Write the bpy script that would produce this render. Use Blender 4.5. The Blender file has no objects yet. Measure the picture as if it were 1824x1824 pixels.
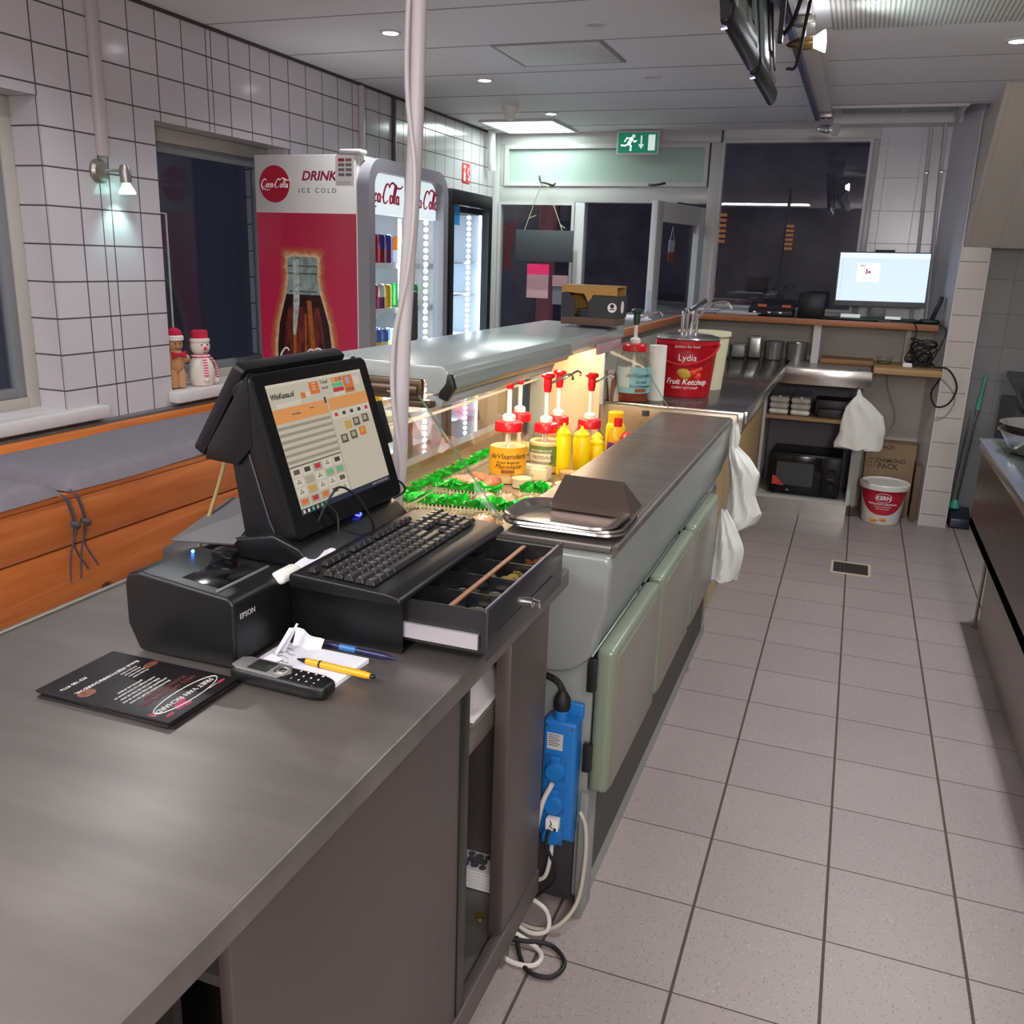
import bpy, bmesh, math, random
from mathutils import Matrix, Vector, noise
R = random.Random(7)
PI = math.pi
SC = bpy.context.scene
COL = SC.collection

# ------------------------------------------------------------------ camera, world, exposure, fill lights
cam = bpy.data.cameras.new('camera'); camo = bpy.data.objects.new('camera', cam); COL.objects.link(camo)
cam.sensor_fit = 'HORIZONTAL'; cam.sensor_width = 36; cam.lens = 1618.6/1824*36; cam.clip_start = .02
_y, _p, _r = -.348917, .27073, .0337543
_f = Vector((math.sin(_y)*math.cos(_p), math.cos(_y)*math.cos(_p), -math.sin(_p)))
_a = Vector((math.cos(_y), -math.sin(_y), 0)); _u = _a.cross(_f)
_x = math.cos(_r)*_a + math.sin(_r)*_u; _v = -math.sin(_r)*_a + math.cos(_r)*_u
camo.matrix_world = Matrix(((_x.x, _v.x, -_f.x, 0), (_x.y, _v.y, -_f.y, 0), (_x.z, _v.z, -_f.z, 1.52), (0, 0, 0, 1)))
SC.camera = camo
w = bpy.data.worlds.new('night'); SC.world = w; w.use_nodes = True
w.node_tree.nodes['Background'].inputs[0].default_value = (.23, .24, .31, 1)
w.node_tree.nodes['Background'].inputs[1].default_value = 1
vs = SC.view_settings; vs.view_transform = 'Standard'; vs.look = 'None'; vs.gamma = 1; vs.use_curve_mapping = False
vs.exposure = 0.0
def area(name, loc, sx, sy, power, color, rot=(0, 0, 0), spread=PI):
    l = bpy.data.lights.new(name, 'AREA'); l.shape = 'RECTANGLE'; l.size = sx; l.size_y = sy; l.energy = power; l.color = color
    l.spread = spread
    o = bpy.data.objects.new(name, l); o.location = loc; o.rotation_euler = rot; COL.objects.link(o); return o
area('fill_light', (-1.5, -.4, 2.37), 1.4, .5, 62, (1, .95, .93))  # unseen area light added behind the camera for overall brightness
area('fill_light', (.7, .3, 2.37), .5, 1.2, 16, (1, .93, .9))  # second added fill light, out of view overhead
pl = bpy.data.lights.new('ceiling_fill_light', 'POINT'); pl.energy = 150; pl.color = (1, .95, .94); pl.shadow_soft_size = .22  # unseen point light added to brighten the ceiling from below
plo = bpy.data.objects.new('ceiling_fill_light', pl); plo.location = (.5, -1.0, 1.85); COL.objects.link(plo)
def spot(loc, power, color, tgt, size=2.2, blend=.8, r=.03):
    l = bpy.data.lights.new('lamp_beam', 'SPOT'); l.energy = power; l.color = color; l.spot_size = size; l.spot_blend = blend
    l.shadow_soft_size = r
    o = bpy.data.objects.new('lamp_beam', l); o.location = loc
    o.rotation_euler = (Vector(tgt)-Vector(loc)).to_track_quat('-Z', 'Y').to_euler(); COL.objects.link(o); return o

# ------------------------------------------------------------------ materials
def rgb(h):
    if not isinstance(h, str): return (h[0], h[1], h[2], 1)
    c = [int(h[i:i+2], 16)/255 for i in (0, 2, 4)]
    return tuple((x/12.92 if x <= .04045 else ((x+.055)/1.055)**2.4) for x in c)+(1,)
MATS = {}
def mat(name, color='808080', rough=.5, metal=0., emit=0., var=0., vscale=8., bump=0., bscale=60., spec=.5, alpha=1., stretch=None, ecol=None, coat=0.):
    if name in MATS: return MATS[name]
    m = bpy.data.materials.new(name); m.use_nodes = True; nt = m.node_tree; N = nt.nodes; L = nt.links
    b = N['Principled BSDF']; c = rgb(color)
    b.inputs['Base Color'].default_value = c; b.inputs['Roughness'].default_value = rough; b.inputs['Metallic'].default_value = metal
    b.inputs['Specular IOR Level'].default_value = spec; b.inputs['Coat Weight'].default_value = coat
    if emit:
        b.inputs['Emission Color'].default_value = rgb(ecol) if ecol else c; b.inputs['Emission Strength'].default_value = emit
    if alpha < 1: b.inputs['Alpha'].default_value = alpha
    if var or bump:
        tc = N.new('ShaderNodeNewGeometry'); mp = N.new('ShaderNodeMapping'); L.new(tc.outputs['Position'], mp.inputs[0])
        if stretch: mp.inputs['Scale'].default_value = stretch
    if var:
        n = N.new('ShaderNodeTexNoise'); n.inputs['Scale'].default_value = vscale; n.inputs['Detail'].default_value = 6; L.new(mp.outputs[0], n.inputs[0])
        r = N.new('ShaderNodeMapRange'); r.inputs[1].default_value = .3; r.inputs[2].default_value = .7; r.inputs[3].default_value = 1-var; r.inputs[4].default_value = 1+var
        L.new(n.outputs[0], r.inputs[0])
        mx = N.new('ShaderNodeVectorMath'); mx.operation = 'SCALE'; mx.inputs[0].default_value = c[:3]; L.new(r.outputs[0], mx.inputs['Scale']); L.new(mx.outputs[0], b.inputs['Base Color'])
        r2 = N.new('ShaderNodeMapRange'); r2.inputs[1].default_value = .3; r2.inputs[2].default_value = .7; r2.inputs[3].default_value = rough*(1+var*.6); r2.inputs[4].default_value = rough*(1-var*.6)
        L.new(n.outputs[0], r2.inputs[0]); L.new(r2.outputs[0], b.inputs['Roughness'])
    if bump:
        n = N.new('ShaderNodeTexNoise'); n.inputs['Scale'].default_value = bscale; n.inputs['Detail'].default_value = 4; L.new(mp.outputs[0], n.inputs[0])
        bp = N.new('ShaderNodeBump'); bp.inputs['Strength'].default_value = bump; bp.inputs['Distance'].default_value = .002; L.new(n.outputs[0], bp.inputs['Height']); L.new(bp.outputs[0], b.inputs['Normal'])
    MATS[name] = m; return m
def glass(name, tint=(1, 1, 1), rough=0., ior=1.5, refl=1.):
    if name in MATS: return MATS[name]
    m = bpy.data.materials.new(name); m.use_nodes = True; nt = m.node_tree; N = nt.nodes; L = nt.links; N.clear()
    o = N.new('ShaderNodeOutputMaterial'); t = N.new('ShaderNodeBsdfTransparent'); g = N.new('ShaderNodeBsdfGlossy'); x = N.new('ShaderNodeMixShader'); ge = N.new('ShaderNodeNewGeometry'); dt = N.new('ShaderNodeVectorMath'); dt.operation = 'DOT_PRODUCT'; L.new(ge.outputs['Normal'], dt.inputs[0]); L.new(ge.outputs['Incoming'], dt.inputs[1])
    t.inputs[0].default_value = (*tint, 1); g.inputs['Roughness'].default_value = rough
    def M(op, a, v):
        n = N.new('ShaderNodeMath'); n.operation = op
        for i, q in enumerate((a, v)):
            if q is None: continue
            if hasattr(q, 'links'): L.new(q, n.inputs[i])
            else: n.inputs[i].default_value = q
        return n.outputs[0]
    f0 = ((ior-1)/(ior+1))**2; fr = M('ADD', M('MULTIPLY', M('POWER', M('SUBTRACT', 1., M('ABSOLUTE', dt.outputs['Value'], None)), 5.), 1-f0), f0)
    s = N.new('ShaderNodeMath'); s.operation = 'MULTIPLY'; s.inputs[1].default_value = refl; L.new(fr, s.inputs[0])
    L.new(s.outputs[0], x.inputs[0]); L.new(t.outputs[0], x.inputs[1]); L.new(g.outputs[0], x.inputs[2]); L.new(x.outputs[0], o.inputs[0])
    MATS[name] = m; return m
def tiles(name, color, grout, lines, rough=.2, var=.04, bump=.4, spec=.5, speck=0, wear=0., glossvar=0.):
    """lines: (axis, pitch, offset, width) grout lines across world axis; extra single lines with pitch 0"""
    m = bpy.data.materials.new(name); m.use_nodes = True; nt = m.node_tree; N = nt.nodes; L = nt.links; b = N['Principled BSDF']
    g = N.new('ShaderNodeNewGeometry'); sp = N.new('ShaderNodeSeparateXYZ'); L.new(g.outputs['Position'], sp.inputs[0])
    sn = N.new('ShaderNodeSeparateXYZ'); L.new(g.outputs['True Normal'], sn.inputs[0])
    def M(op, a, bb=None):
        n = N.new('ShaderNodeMath'); n.operation = op
        for i, v in enumerate((a, bb)):
            if v is None: continue
            if hasattr(v, 'links'): L.new(v, n.inputs[i])
            else: n.inputs[i].default_value = v
        return n.outputs[0]
    tot = None; idx = None
    for ax, pitch, off, wd in lines:
        p = sp.outputs[ax]
        if pitch:
            q = M('DIVIDE', M('SUBTRACT', p, off), pitch); fr = M('FRACT', q); d = M('SUBTRACT', .5, M('ABSOLUTE', M('SUBTRACT', fr, .5)))
            ln = M('LESS_THAN', d, wd/pitch/2); fl = M('FLOOR', q); k = M('MULTIPLY', fl, 7.13+ax*3.7)
            idx = k if idx is None else M('ADD', idx, k)
        else: ln = M('LESS_THAN', M('ABSOLUTE', M('SUBTRACT', p, off)), wd/2)
        ln = M('MULTIPLY', ln, M('LESS_THAN', M('ABSOLUTE', sn.outputs[ax]), .5))
        tot = ln if tot is None else M('MAXIMUM', tot, ln)
    wn = N.new('ShaderNodeTexWhiteNoise'); wn.noise_dimensions = '1D'; L.new(idx, wn.inputs['W'])
    r = N.new('ShaderNodeMapRange'); r.inputs[3].default_value = 1-var; r.inputs[4].default_value = 1+var; L.new(wn.outputs[0], r.inputs[0])
    val = r.outputs[0]
    if wear:
        nz = N.new('ShaderNodeTexNoise'); nz.inputs['Scale'].default_value = 1.4; nz.inputs['Detail'].default_value = 5; L.new(g.outputs['Position'], nz.inputs[0])
        r3 = N.new('ShaderNodeMapRange'); r3.inputs[1].default_value = .3; r3.inputs[2].default_value = .7; r3.inputs[3].default_value = 1-wear; r3.inputs[4].default_value = 1+wear; L.new(nz.outputs[0], r3.inputs[0]); val = M('MULTIPLY', val, r3.outputs[0])
    if speck:
        for sc, lo, hi, k in ((150, .0, .3, .62), (105, .0, .2, 1.4), (230, .0, .35, .8)):
            v = N.new('ShaderNodeTexVoronoi'); v.inputs['Scale'].default_value = sc; L.new(g.outputs['Position'], v.inputs[0])
            pick = N.new('ShaderNodeSeparateColor'); L.new(v.outputs['Color'], pick.inputs[0])
            s_ = M('MULTIPLY', M('LESS_THAN', v.outputs['Distance'], hi), M('LESS_THAN', pick.outputs[0], .2 if k < 1 else .25))
            val = M('MULTIPLY', val, M('ADD', 1, M('MULTIPLY', s_, k-1)))
    vm = N.new('ShaderNodeVectorMath'); vm.operation = 'SCALE'; vm.inputs[0].default_value = rgb(color)[:3]; L.new(val, vm.inputs['Scale'])
    mx = N.new('ShaderNodeMix'); mx.data_type = 'RGBA'; L.new(tot, mx.inputs[0]); L.new(vm.outputs[0], mx.inputs[6]); mx.inputs[7].default_value = rgb(grout)
    L.new(mx.outputs[2], b.inputs['Base Color'])
    L.new(M('ADD', rough, M('MULTIPLY', tot, .6-rough*.5)), b.inputs['Roughness']); b.inputs['Specular IOR Level'].default_value = spec
    bp = N.new('ShaderNodeBump'); bp.inputs['Strength'].default_value = bump; bp.inputs['Distance'].default_value = .003; bp.invert = True; L.new(tot, bp.inputs['Height']); L.new(bp.outputs[0], b.inputs['Normal'])
    MATS[name] = m; return m
def wood(name, c1, c2, rough=.4, axis=1, knots=True, scale=1.):
    m = bpy.data.materials.new(name); m.use_nodes = True; nt = m.node_tree; N = nt.nodes; L = nt.links; b = N['Principled BSDF']
    g = N.new('ShaderNodeNewGeometry'); mp = N.new('ShaderNodeMapping'); s = [14*scale]*3; s[axis] = 1.2*scale; mp.inputs['Scale'].default_value = s; L.new(g.outputs['Position'], mp.inputs[0])
    n = N.new('ShaderNodeTexNoise'); n.inputs['Scale'].default_value = 1.6; n.inputs['Detail'].default_value = 8; n.inputs['Distortion'].default_value = .8; L.new(mp.outputs[0], n.inputs[0])
    cr = N.new('ShaderNodeValToRGB'); cr.color_ramp.elements[0].position = .3; cr.color_ramp.elements[1].position = .7; cr.color_ramp.elements[0].color = rgb(c1); cr.color_ramp.elements[1].color = rgb(c2)
    L.new(n.outputs[0], cr.inputs[0]); out = cr.outputs[0]
    if knots:
        mp2 = N.new('ShaderNodeMapping'); s = [6.5]*3; s[axis] = 3.5; mp2.inputs['Scale'].default_value = s; L.new(g.outputs['Position'], mp2.inputs[0])
        v = N.new('ShaderNodeTexVoronoi'); v.inputs['Scale'].default_value = 1.; L.new(mp2.outputs[0], v.inputs[0])
        r = N.new('ShaderNodeMapRange'); r.inputs[1].default_value = .05; r.inputs[2].default_value = .1; L.new(v.outputs['Distance'], r.inputs[0])
        mx = N.new('ShaderNodeMix'); mx.data_type = 'RGBA'; L.new(r.outputs[0], mx.inputs[0]); mx.inputs[6].default_value = rgb('5a2410'); L.new(out, mx.inputs[7]); out = mx.outputs[2]
    L.new(out, b.inputs['Base Color']); b.inputs['Roughness'].default_value = rough
    MATS[name] = m; return m
def holes(name, color, pitch, frac, axes, metal=.6, rough=.4):
    """perforated sheet: dark round holes on a grid"""
    m = bpy.data.materials.new(name); m.use_nodes = True; nt = m.node_tree; N = nt.nodes; L = nt.links; b = N['Principled BSDF']
    g = N.new('ShaderNodeNewGeometry'); sp = N.new('ShaderNodeSeparateXYZ'); L.new(g.outputs['Position'], sp.inputs[0]); o = []
    for a in axes:
        d = N.new('ShaderNodeMath'); d.operation = 'DIVIDE'; L.new(sp.outputs[a], d.inputs[0]); d.inputs[1].default_value = pitch
        f = N.new('ShaderNodeMath'); f.operation = 'FRACT'; L.new(d.outputs[0], f.inputs[0])
        s = N.new('ShaderNodeMath'); s.operation = 'SUBTRACT'; L.new(f.outputs[0], s.inputs[0]); s.inputs[1].default_value = .5
        q = N.new('ShaderNodeMath'); q.operation = 'MULTIPLY'; L.new(s.outputs[0], q.inputs[0]); L.new(s.outputs[0], q.inputs[1]); o.append(q.outputs[0])
    ad = N.new('ShaderNodeMath'); ad.operation = 'ADD'; L.new(o[0], ad.inputs[0]); L.new(o[1], ad.inputs[1])
    lt = N.new('ShaderNodeMath'); lt.operation = 'LESS_THAN'; L.new(ad.outputs[0], lt.inputs[0]); lt.inputs[1].default_value = frac*frac
    mx = N.new('ShaderNodeMix'); mx.data_type = 'RGBA'; L.new(lt.outputs[0], mx.inputs[0]); mx.inputs[6].default_value = rgb(color); mx.inputs[7].default_value = (.02, .02, .02, 1)
    L.new(mx.outputs[2], b.inputs['Base Color']); b.inputs['Metallic'].default_value = metal; b.inputs['Roughness'].default_value = rough
    MATS[name] = m; return m

WHITE = mat('white_paint', 'c9c4c4', .35); CEIL = mat('ceiling_paint', 'dcd9dc', .6, var=.02, vscale=1.5)
STEEL = mat('stainless_steel', 'a09a94', .36, .85, var=.12, vscale=5, bump=.08, bscale=220, stretch=(6, .6, 6))
STEELD = mat('worn_steel_top', '7f7975', .38, .7, var=.16, vscale=2.6, bump=.1, bscale=260, stretch=(1, 5, 1))
STEELB = mat('brushed_steel_bright', 'c8c4c0', .22, .95, var=.08, vscale=9)
CHROME = mat('chrome', 'dcdcdc', .08, 1.)
BLACK = mat('black_plastic', '101113', .36, bump=.15, bscale=500, spec=.35); BLACKG = mat('black_gloss', '0c0d10', .12); BLKM = mat('black_metal_paint', '1b1c1e', .35)
DARK = mat('dark_void', '0a0a0b', .8); GREY = mat('grey_plastic', '6f7074', .4); RUBBER = mat('black_rubber', '141414', .6)
CLEAR = glass('clear_glass', (.96, .98, .97), refl=.7); PANE = glass('window_glass', (.85, .87, .9), ior=1.5, refl=1.1); PLAST = glass('clear_plastic', (.93, .93, .92), rough=.15, ior=1.5, refl=1.5)
JARM = glass('jar_plastic', (.97, .95, .92), rough=.05, ior=1.35, refl=1.2)
RED = mat('red_plastic', 'c40d1c', .3); WPLAS = mat('white_plastic', 'e4e0da', .35); YELLOW = mat('yellow_plastic', 'f2cf00', .35)
PAPER = mat('white_paper', 'dcdde6', .7); INK = mat('black_ink', '15151a', .6); WINK = mat('white_print', 'e6e4e2', .5); COKE = mat('cola_red', 'b0102c', .3)

# ------------------------------------------------------------------ mesh builder
def frame(o, xd, yd):
    x = Vector(xd).normalized(); y = Vector(yd).normalized(); z = x.cross(y).normalized(); y = z.cross(x); o = Vector(o)
    return Matrix(((x.x, y.x, z.x, o.x), (x.y, y.y, z.y, o.y), (x.z, y.z, z.z, o.z), (0, 0, 0, 1)))
def smooth_path(pts, k=6):
    P = [Vector(p) for p in pts]
    if len(P) < 3: return P
    out = []; Q = [2*P[0]-P[1]]+P+[2*P[-1]-P[-2]]
    for i in range(1, len(Q)-2):
        for j in range(k):
            t = j/k; a, b, c, d = Q[i-1:i+3]
            out.append(.5*((2*b)+(-a+c)*t+(2*a-5*b+4*c-d)*t*t+(-a+3*b-3*c+d)*t**3))
    out.append(P[-1]); return out
class B:
    def __init__(s, M=None): s.bm = bmesh.new(); s.M = M; s.mats = []; s.mi = 0
    def use(s, m):
        if m not in s.mats: s.mats.append(m)
        s.mi = s.mats.index(m); return s
    def add(s, t, M=None):
        if M is not None: t.transform(M)
        if s.M is not None: t.transform(s.M)
        for f in t.faces: f.material_index = s.mi
        me = bpy.data.meshes.new('t'); t.to_mesh(me); t.free(); s.bm.from_mesh(me); bpy.data.meshes.remove(me); return s
    def box(s, x0, x1, y0, y1, z0, z1, bev=0., seg=2, M=None):
        t = bmesh.new(); bmesh.ops.create_cube(t, size=1)
        t.transform(Matrix.Translation(((x0+x1)/2, (y0+y1)/2, (z0+z1)/2)) @ Matrix.Diagonal((abs(x1-x0), abs(y1-y0), abs(z1-z0), 1)))
        if bev: bmesh.ops.bevel(t, geom=t.edges[:], offset=min(bev, .49*min(abs(x1-x0), abs(y1-y0), abs(z1-z0))), segments=seg, affect='EDGES', profile=.5)
        return s.add(t, M)
    def cyl(s, a, b, r0, r1=None, n=20, cap=True):
        a = Vector(a); b = Vector(b); r1 = r0 if r1 is None else r1; t = bmesh.new(); d = b-a
        bmesh.ops.create_cone(t, cap_ends=cap, segments=n, radius1=r0, radius2=max(r1, 1e-5), depth=d.length)
        return s.add(t, Matrix.Translation((a+b)/2) @ d.to_track_quat('Z', 'Y').to_matrix().to_4x4())
    def lathe(s, c, prof, n=28, M=None, sx=1., sy=1., sq=0.):
        t = bmesh.new(); rings = []
        for r, z in prof:
            if r < 1e-5: rings.append([t.verts.new((0, 0, z))]); continue
            ring = []
            for i in range(n):
                a = 2*PI*i/n; ca, sa = math.cos(a), math.sin(a)
                k = 1.
                if sq: k = 1/((abs(ca)**(2+sq*6)+abs(sa)**(2+sq*6))**(1/(2+sq*6)))
                ring.append(t.verts.new((r*ca*sx*k, r*sa*sy*k, z)))
            rings.append(ring)
        for a, b in zip(rings, rings[1:]):
            if len(a) == 1 and len(b) == 1: continue
            for i in range(n):
                j = (i+1) % n
                if len(a) == 1: t.faces.new((a[0], b[j], b[i]))
                elif len(b) == 1: t.faces.new((a[i], a[j], b[0]))
                else: t.faces.new((a[i], a[j], b[j], b[i]))
        bmesh.ops.recalc_face_normals(t, faces=t.faces[:])
        return s.add(t, Matrix.Translation(c) @ (M or Matrix()))
    def sph(s, c, rx, ry=None, rz=None, n=16, M=None):
        t = bmesh.new(); bmesh.ops.create_uvsphere(t, u_segments=n, v_segments=max(6, n*2//3), radius=1)
        return s.add(t, Matrix.Translation(c) @ (M or Matrix()) @ Matrix.Diagonal((rx, ry or rx, rz or rx, 1)))
    def tube(s, pts, r, n=8, sm=5, rx=None):
        P = smooth_path(pts, sm) if sm else [Vector(p) for p in pts]
        t = bmesh.new(); rings = []; up = Vector((0, 0, 1)); prev = None
        for i, p in enumerate(P):
            d = (P[min(i+1, len(P)-1)]-P[max(i-1, 0)]).normalized()
            if prev is None: u = d.cross(up) if abs(d.z) < .9 else d.cross(Vector((1, 0, 0)))
            else: u = prev-d*prev.dot(d)
            u.normalize(); prev = u; v = d.cross(u); rr = r(i/(len(P)-1)) if callable(r) else r
            rings.append([t.verts.new(p+(u*math.cos(2*PI*k/n)*rr+v*math.sin(2*PI*k/n)*(rr if rx is None else rx))) for k in range(n)])
        for a, b in zip(rings, rings[1:]):
            for k in range(n): t.faces.new((a[k], a[(k+1) % n], b[(k+1) % n], b[k]))
        t.faces.new(rings[0][::-1]); t.faces.new(rings[-1]); bmesh.ops.recalc_face_normals(t, faces=t.faces[:])
        return s.add(t)
    def prism(s, pts, axis, a, b, bev=0., seg=2, M=None):
        t = bmesh.new()
        def P(p, h): return {0: (h, p[0], p[1]), 1: (p[0], h, p[1]), 2: (p[0], p[1], h)}[axis]
        A = [t.verts.new(P(p, a)) for p in pts]; Bv = [t.verts.new(P(p, b)) for p in pts]
        t.faces.new(A); t.faces.new(Bv[::-1])
        for i in range(len(pts)): j = (i+1) % len(pts); t.faces.new((A[i], Bv[i], Bv[j], A[j]))
        bmesh.ops.recalc_face_normals(t, faces=t.faces[:])
        if bev: bmesh.ops.bevel(t, geom=t.edges[:], offset=bev, segments=seg, affect='EDGES', profile=.5)
        return s.add(t, M)
    def slab(s, pts, th):
        """flat polygon of 3-D points given real thickness th"""
        P = [Vector(p) for p in pts]; n = (P[1]-P[0]).cross(P[2]-P[0]).normalized()*th; t = bmesh.new()
        A = [t.verts.new(p-n/2) for p in P]; Bv = [t.verts.new(p+n/2) for p in P]; t.faces.new(A[::-1]); t.faces.new(Bv)
        for i in range(len(P)): j = (i+1) % len(P); t.faces.new((A[i], A[j], Bv[j], Bv[i]))
        return s.add(t)
    def grid(s, f, nu, nv, th=0., closed=False):
        t = bmesh.new(); V = [[t.verts.new(f(i/nu, j/nv)) for j in range(nv+1)] for i in range(nu+1)]
        for i in range(nu):
            for j in range(nv): t.faces.new((V[i][j], V[i+1][j], V[i+1][j+1], V[i][j+1]))
        if closed: bmesh.ops.remove_doubles(t, verts=t.verts[:], dist=1e-5)
        if th:
            bmesh.ops.recalc_face_normals(t, faces=t.faces[:]); bmesh.ops.solidify(t, geom=t.faces[:], thickness=th)
        return s.add(t)
    def text(s, txt, size, M, ext=.0004, shear=0., al='CENTER', wrap=None, sx=1., bold=0.):
        c = bpy.data.curves.new('txt', 'FONT'); c.body = txt; c.size = size; c.align_x = al; c.align_y = 'CENTER'; c.extrude = ext; c.shear = shear; c.resolution_u = 3; c.offset = bold
        o = bpy.data.objects.new('txt', c); COL.objects.link(o); dg = bpy.context.evaluated_depsgraph_get(); dg.update()
        me = bpy.data.meshes.new_from_object(o.evaluated_get(dg)); t = bmesh.new(); t.from_mesh(me)
        bpy.data.objects.remove(o); bpy.data.curves.remove(c); bpy.data.meshes.remove(me)
        if sx != 1: t.transform(Matrix.Diagonal((sx, 1, 1, 1)))
        if wrap:  # wrap = (radius, heading): text laid round a vertical cylinder
            r, h = wrap
            for v in t.verts: a = h+v.co.x/r; q = r+v.co.z; v.co = Vector((q*math.cos(a), q*math.sin(a), v.co.y))
        return s.add(t, M)
def cola(b, M, h, r=.045):
    S = []
    def C(x): S.append([(x+.62, .78), (x+.50, .95), (x+.30, .92), (x+.12, .62), (x+.05, .30), (x+.13, .04), (x+.32, .0), (x+.52, .14)])
    def o(x, w_=.13): S.append([(x+w_*math.cos(a*PI/4), .22+.2*math.sin(a*PI/4)) for a in range(9)])
    C(0); S.append([(.13, .04), (.22, -.2), (.55, -.2), (.85, -.3), (1.2, -.2)]); o(.80); S.append([(1.20, .36), (1.10, .42), (.99, .25), (1.04, .04), (1.2, .08)]); o(1.40); S.append([(1.54, .42), (1.51, .1), (1.6, .03)])
    S.append([(1.66, .27), (1.78, .30)]); C(1.78); S.append([(2.40, .78), (2.5, .98), (2.75, 1.05), (3.1, .86), (3.5, .84), (3.75, 1.0)]); o(2.62); S.append([(2.82, .03), (2.84, .5), (2.98, .95), (3.07, .82), (2.95, .35), (2.96, .05), (3.06, .05)]); o(3.26); S.append([(3.40, .42), (3.37, .1), (3.5, .02)])
    for s_ in S: b.tube([M @ Vector(((x+.12*y-1.85)*1.1*h, (y-.4)*h, 0)) for x, y in s_], lambda t, r=r: h*r*(.7+.6*math.sin(t*PI)), n=6, sm=4)
    return b
def rrect(x0, x1, y0, y1, r, n=5):
    out = []
    for cx, cy, a0 in ((x1-r, y1-r, 0), (x0+r, y1-r, PI/2), (x0+r, y0+r, PI), (x1-r, y0+r, 1.5*PI)):
        for i in range(n+1): a = a0+PI/2*i/n; out.append((cx+r*math.cos(a), cy+r*math.sin(a)))
    return out
def ring_frame(b, x0, x1, y0, y1, r, wd, axis, a, c, n=5):
    """rounded frame: outer rounded rectangle with a rounded hole"""
    o = rrect(x0, x1, y0, y1, r, n); i = rrect(x0+wd, x1-wd, y0+wd, y1-wd, max(r-wd, .004), n); t = bmesh.new()
    def P(p, h): return {0: (h, p[0], p[1]), 1: (p[0], h, p[1]), 2: (p[0], p[1], h)}[axis]
    V = [[t.verts.new(P(p, h)) for p in l] for h in (a, c) for l in (o, i)]
    m = len(o)
    for k in range(m):
        j = (k+1) % m
        t.faces.new((V[0][k], V[0][j], V[1][j], V[1][k])); t.faces.new((V[2][k], V[3][k], V[3][j], V[2][j]))
        t.faces.new((V[0][k], V[2][k], V[2][j], V[0][j])); t.faces.new((V[1][k], V[1][j], V[3][j], V[3][k]))
    bmesh.ops.recalc_face_normals(t, faces=t.faces[:]); return b.add(t)
def link(name, b, m=None, smooth=35):
    me = bpy.data.meshes.new(name); b.bm.normal_update(); b.bm.to_mesh(me); b.bm.free()
    for x in (b.mats or [m]): me.materials.append(x)
    if smooth:
        me.shade_smooth(); me.set_sharp_from_angle(angle=math.radians(smooth))
    o = bpy.data.objects.new(name, me); COL.objects.link(o); return o
def part(name, b, m=None, parent=None, label=None, smooth=35, kind=None):
    if parent is not None:
        root = parent; T = Matrix()
        while root is not None: T = root.matrix_basis @ T; root = root.parent
        b.bm.transform(T.inverted())
    o = link(name, b, m, smooth); o.parent = parent
    if label: o['label'] = label
    if kind: o['kind'] = kind
    return o
def tag(o, label, cat, group=None, kind=None):
    o['label'] = label; o['category'] = cat
    if group: o['group'] = group
    if kind: o['kind'] = kind
    return o
def thing(name, label, cat, loc=(0, 0, 0), rotz=0., group=None):
    o = bpy.data.objects.new(name, None); o.empty_display_size = .05; COL.objects.link(o); o.location = loc; o.rotation_euler = (0, 0, rotz)
    o.matrix_basis = Matrix.Translation(loc) @ Matrix.Rotation(rotz, 4, 'Z'); return tag(o, label, cat, group)
def single(name, b, m, label, cat, loc=None, group=None, smooth=35):
    if loc is not None: b.bm.transform(Matrix.Translation(loc).inverted())
    o = link(name, b, m, smooth)
    if loc is not None: o.location = loc
    return tag(o, label, cat, group)
def struct(name, b, m, parent=None, smooth=0):
    o = link(name, b, m, smooth)
    if parent: o.parent = parent
    o['kind'] = 'structure'; return o
def dup(root, loc, rotz=0., label=None, group=None):
    r = root.copy(); COL.objects.link(r); r.matrix_basis = Matrix.Translation(loc) @ Matrix.Rotation(rotz, 4, 'Z')
    if label: r['label'] = label
    if group: r['group'] = group
    for ch in list(root.children):
        c = ch.copy(); COL.objects.link(c); c.parent = r
        for g in list(ch.children): d = g.copy(); COL.objects.link(d); d.parent = c
    return r
ORD = ['first', 'second', 'third', 'fourth', 'fifth', 'sixth', 'seventh', 'eighth', 'ninth', 'tenth', 'eleventh', 'twelfth']

# ================================================================== SETTING
XW, YB, ZC, XR = -2.64, 6.6, 2.4, 2.3
T_FLOOR = tiles('floor_tile', '978b88', '4c3d38', [(0, .306, .107, .0072), (1, .295, .182, .0036)], rough=.46, var=.035, speck=1, wear=.06, bump=.3)
T_WALL = tiles('wall_tile', 'bdb6bc', '4a3f40', [(1, .1475, .148, .0055), (2, .1275, .1175, .0055), (0, .1475, -2.50, .004), (1, 0, 2.755, .005), (1, 0, 3.425, .005)], rough=.13, var=.03, bump=.5)
T_PILLAR = tiles('pillar_tile', 'c6bdb8', '6b5f58', [(2, .152, .075, .0035), (0, .152, .518, .002), (1, .15, .05, .003)], rough=.2, var=.03)
T_BEIGE = tiles('beige_tile', 'c9c3b9', 'b3aca2', [(2, .152, .09, .003), (0, .152, .55, .003)], rough=.35, var=.02, bump=.2)
T_DARK = tiles('dark_tile', '858585', '6c6c6c', [(2, .2, .1, .003), (0, .3, .55, .003)], rough=.4, var=.05, bump=.2)
T_BACK = tiles('pale_tile', 'd3d1d8', 'bcbac1', [(2, .2, .1, .003), (0, .2, .05, .003), (1, .2, .0, .003)], rough=.22, var=.02, bump=.2)
PLASTER = mat('cream_plaster', 'b9b3a8', .6, var=.04)

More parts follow.
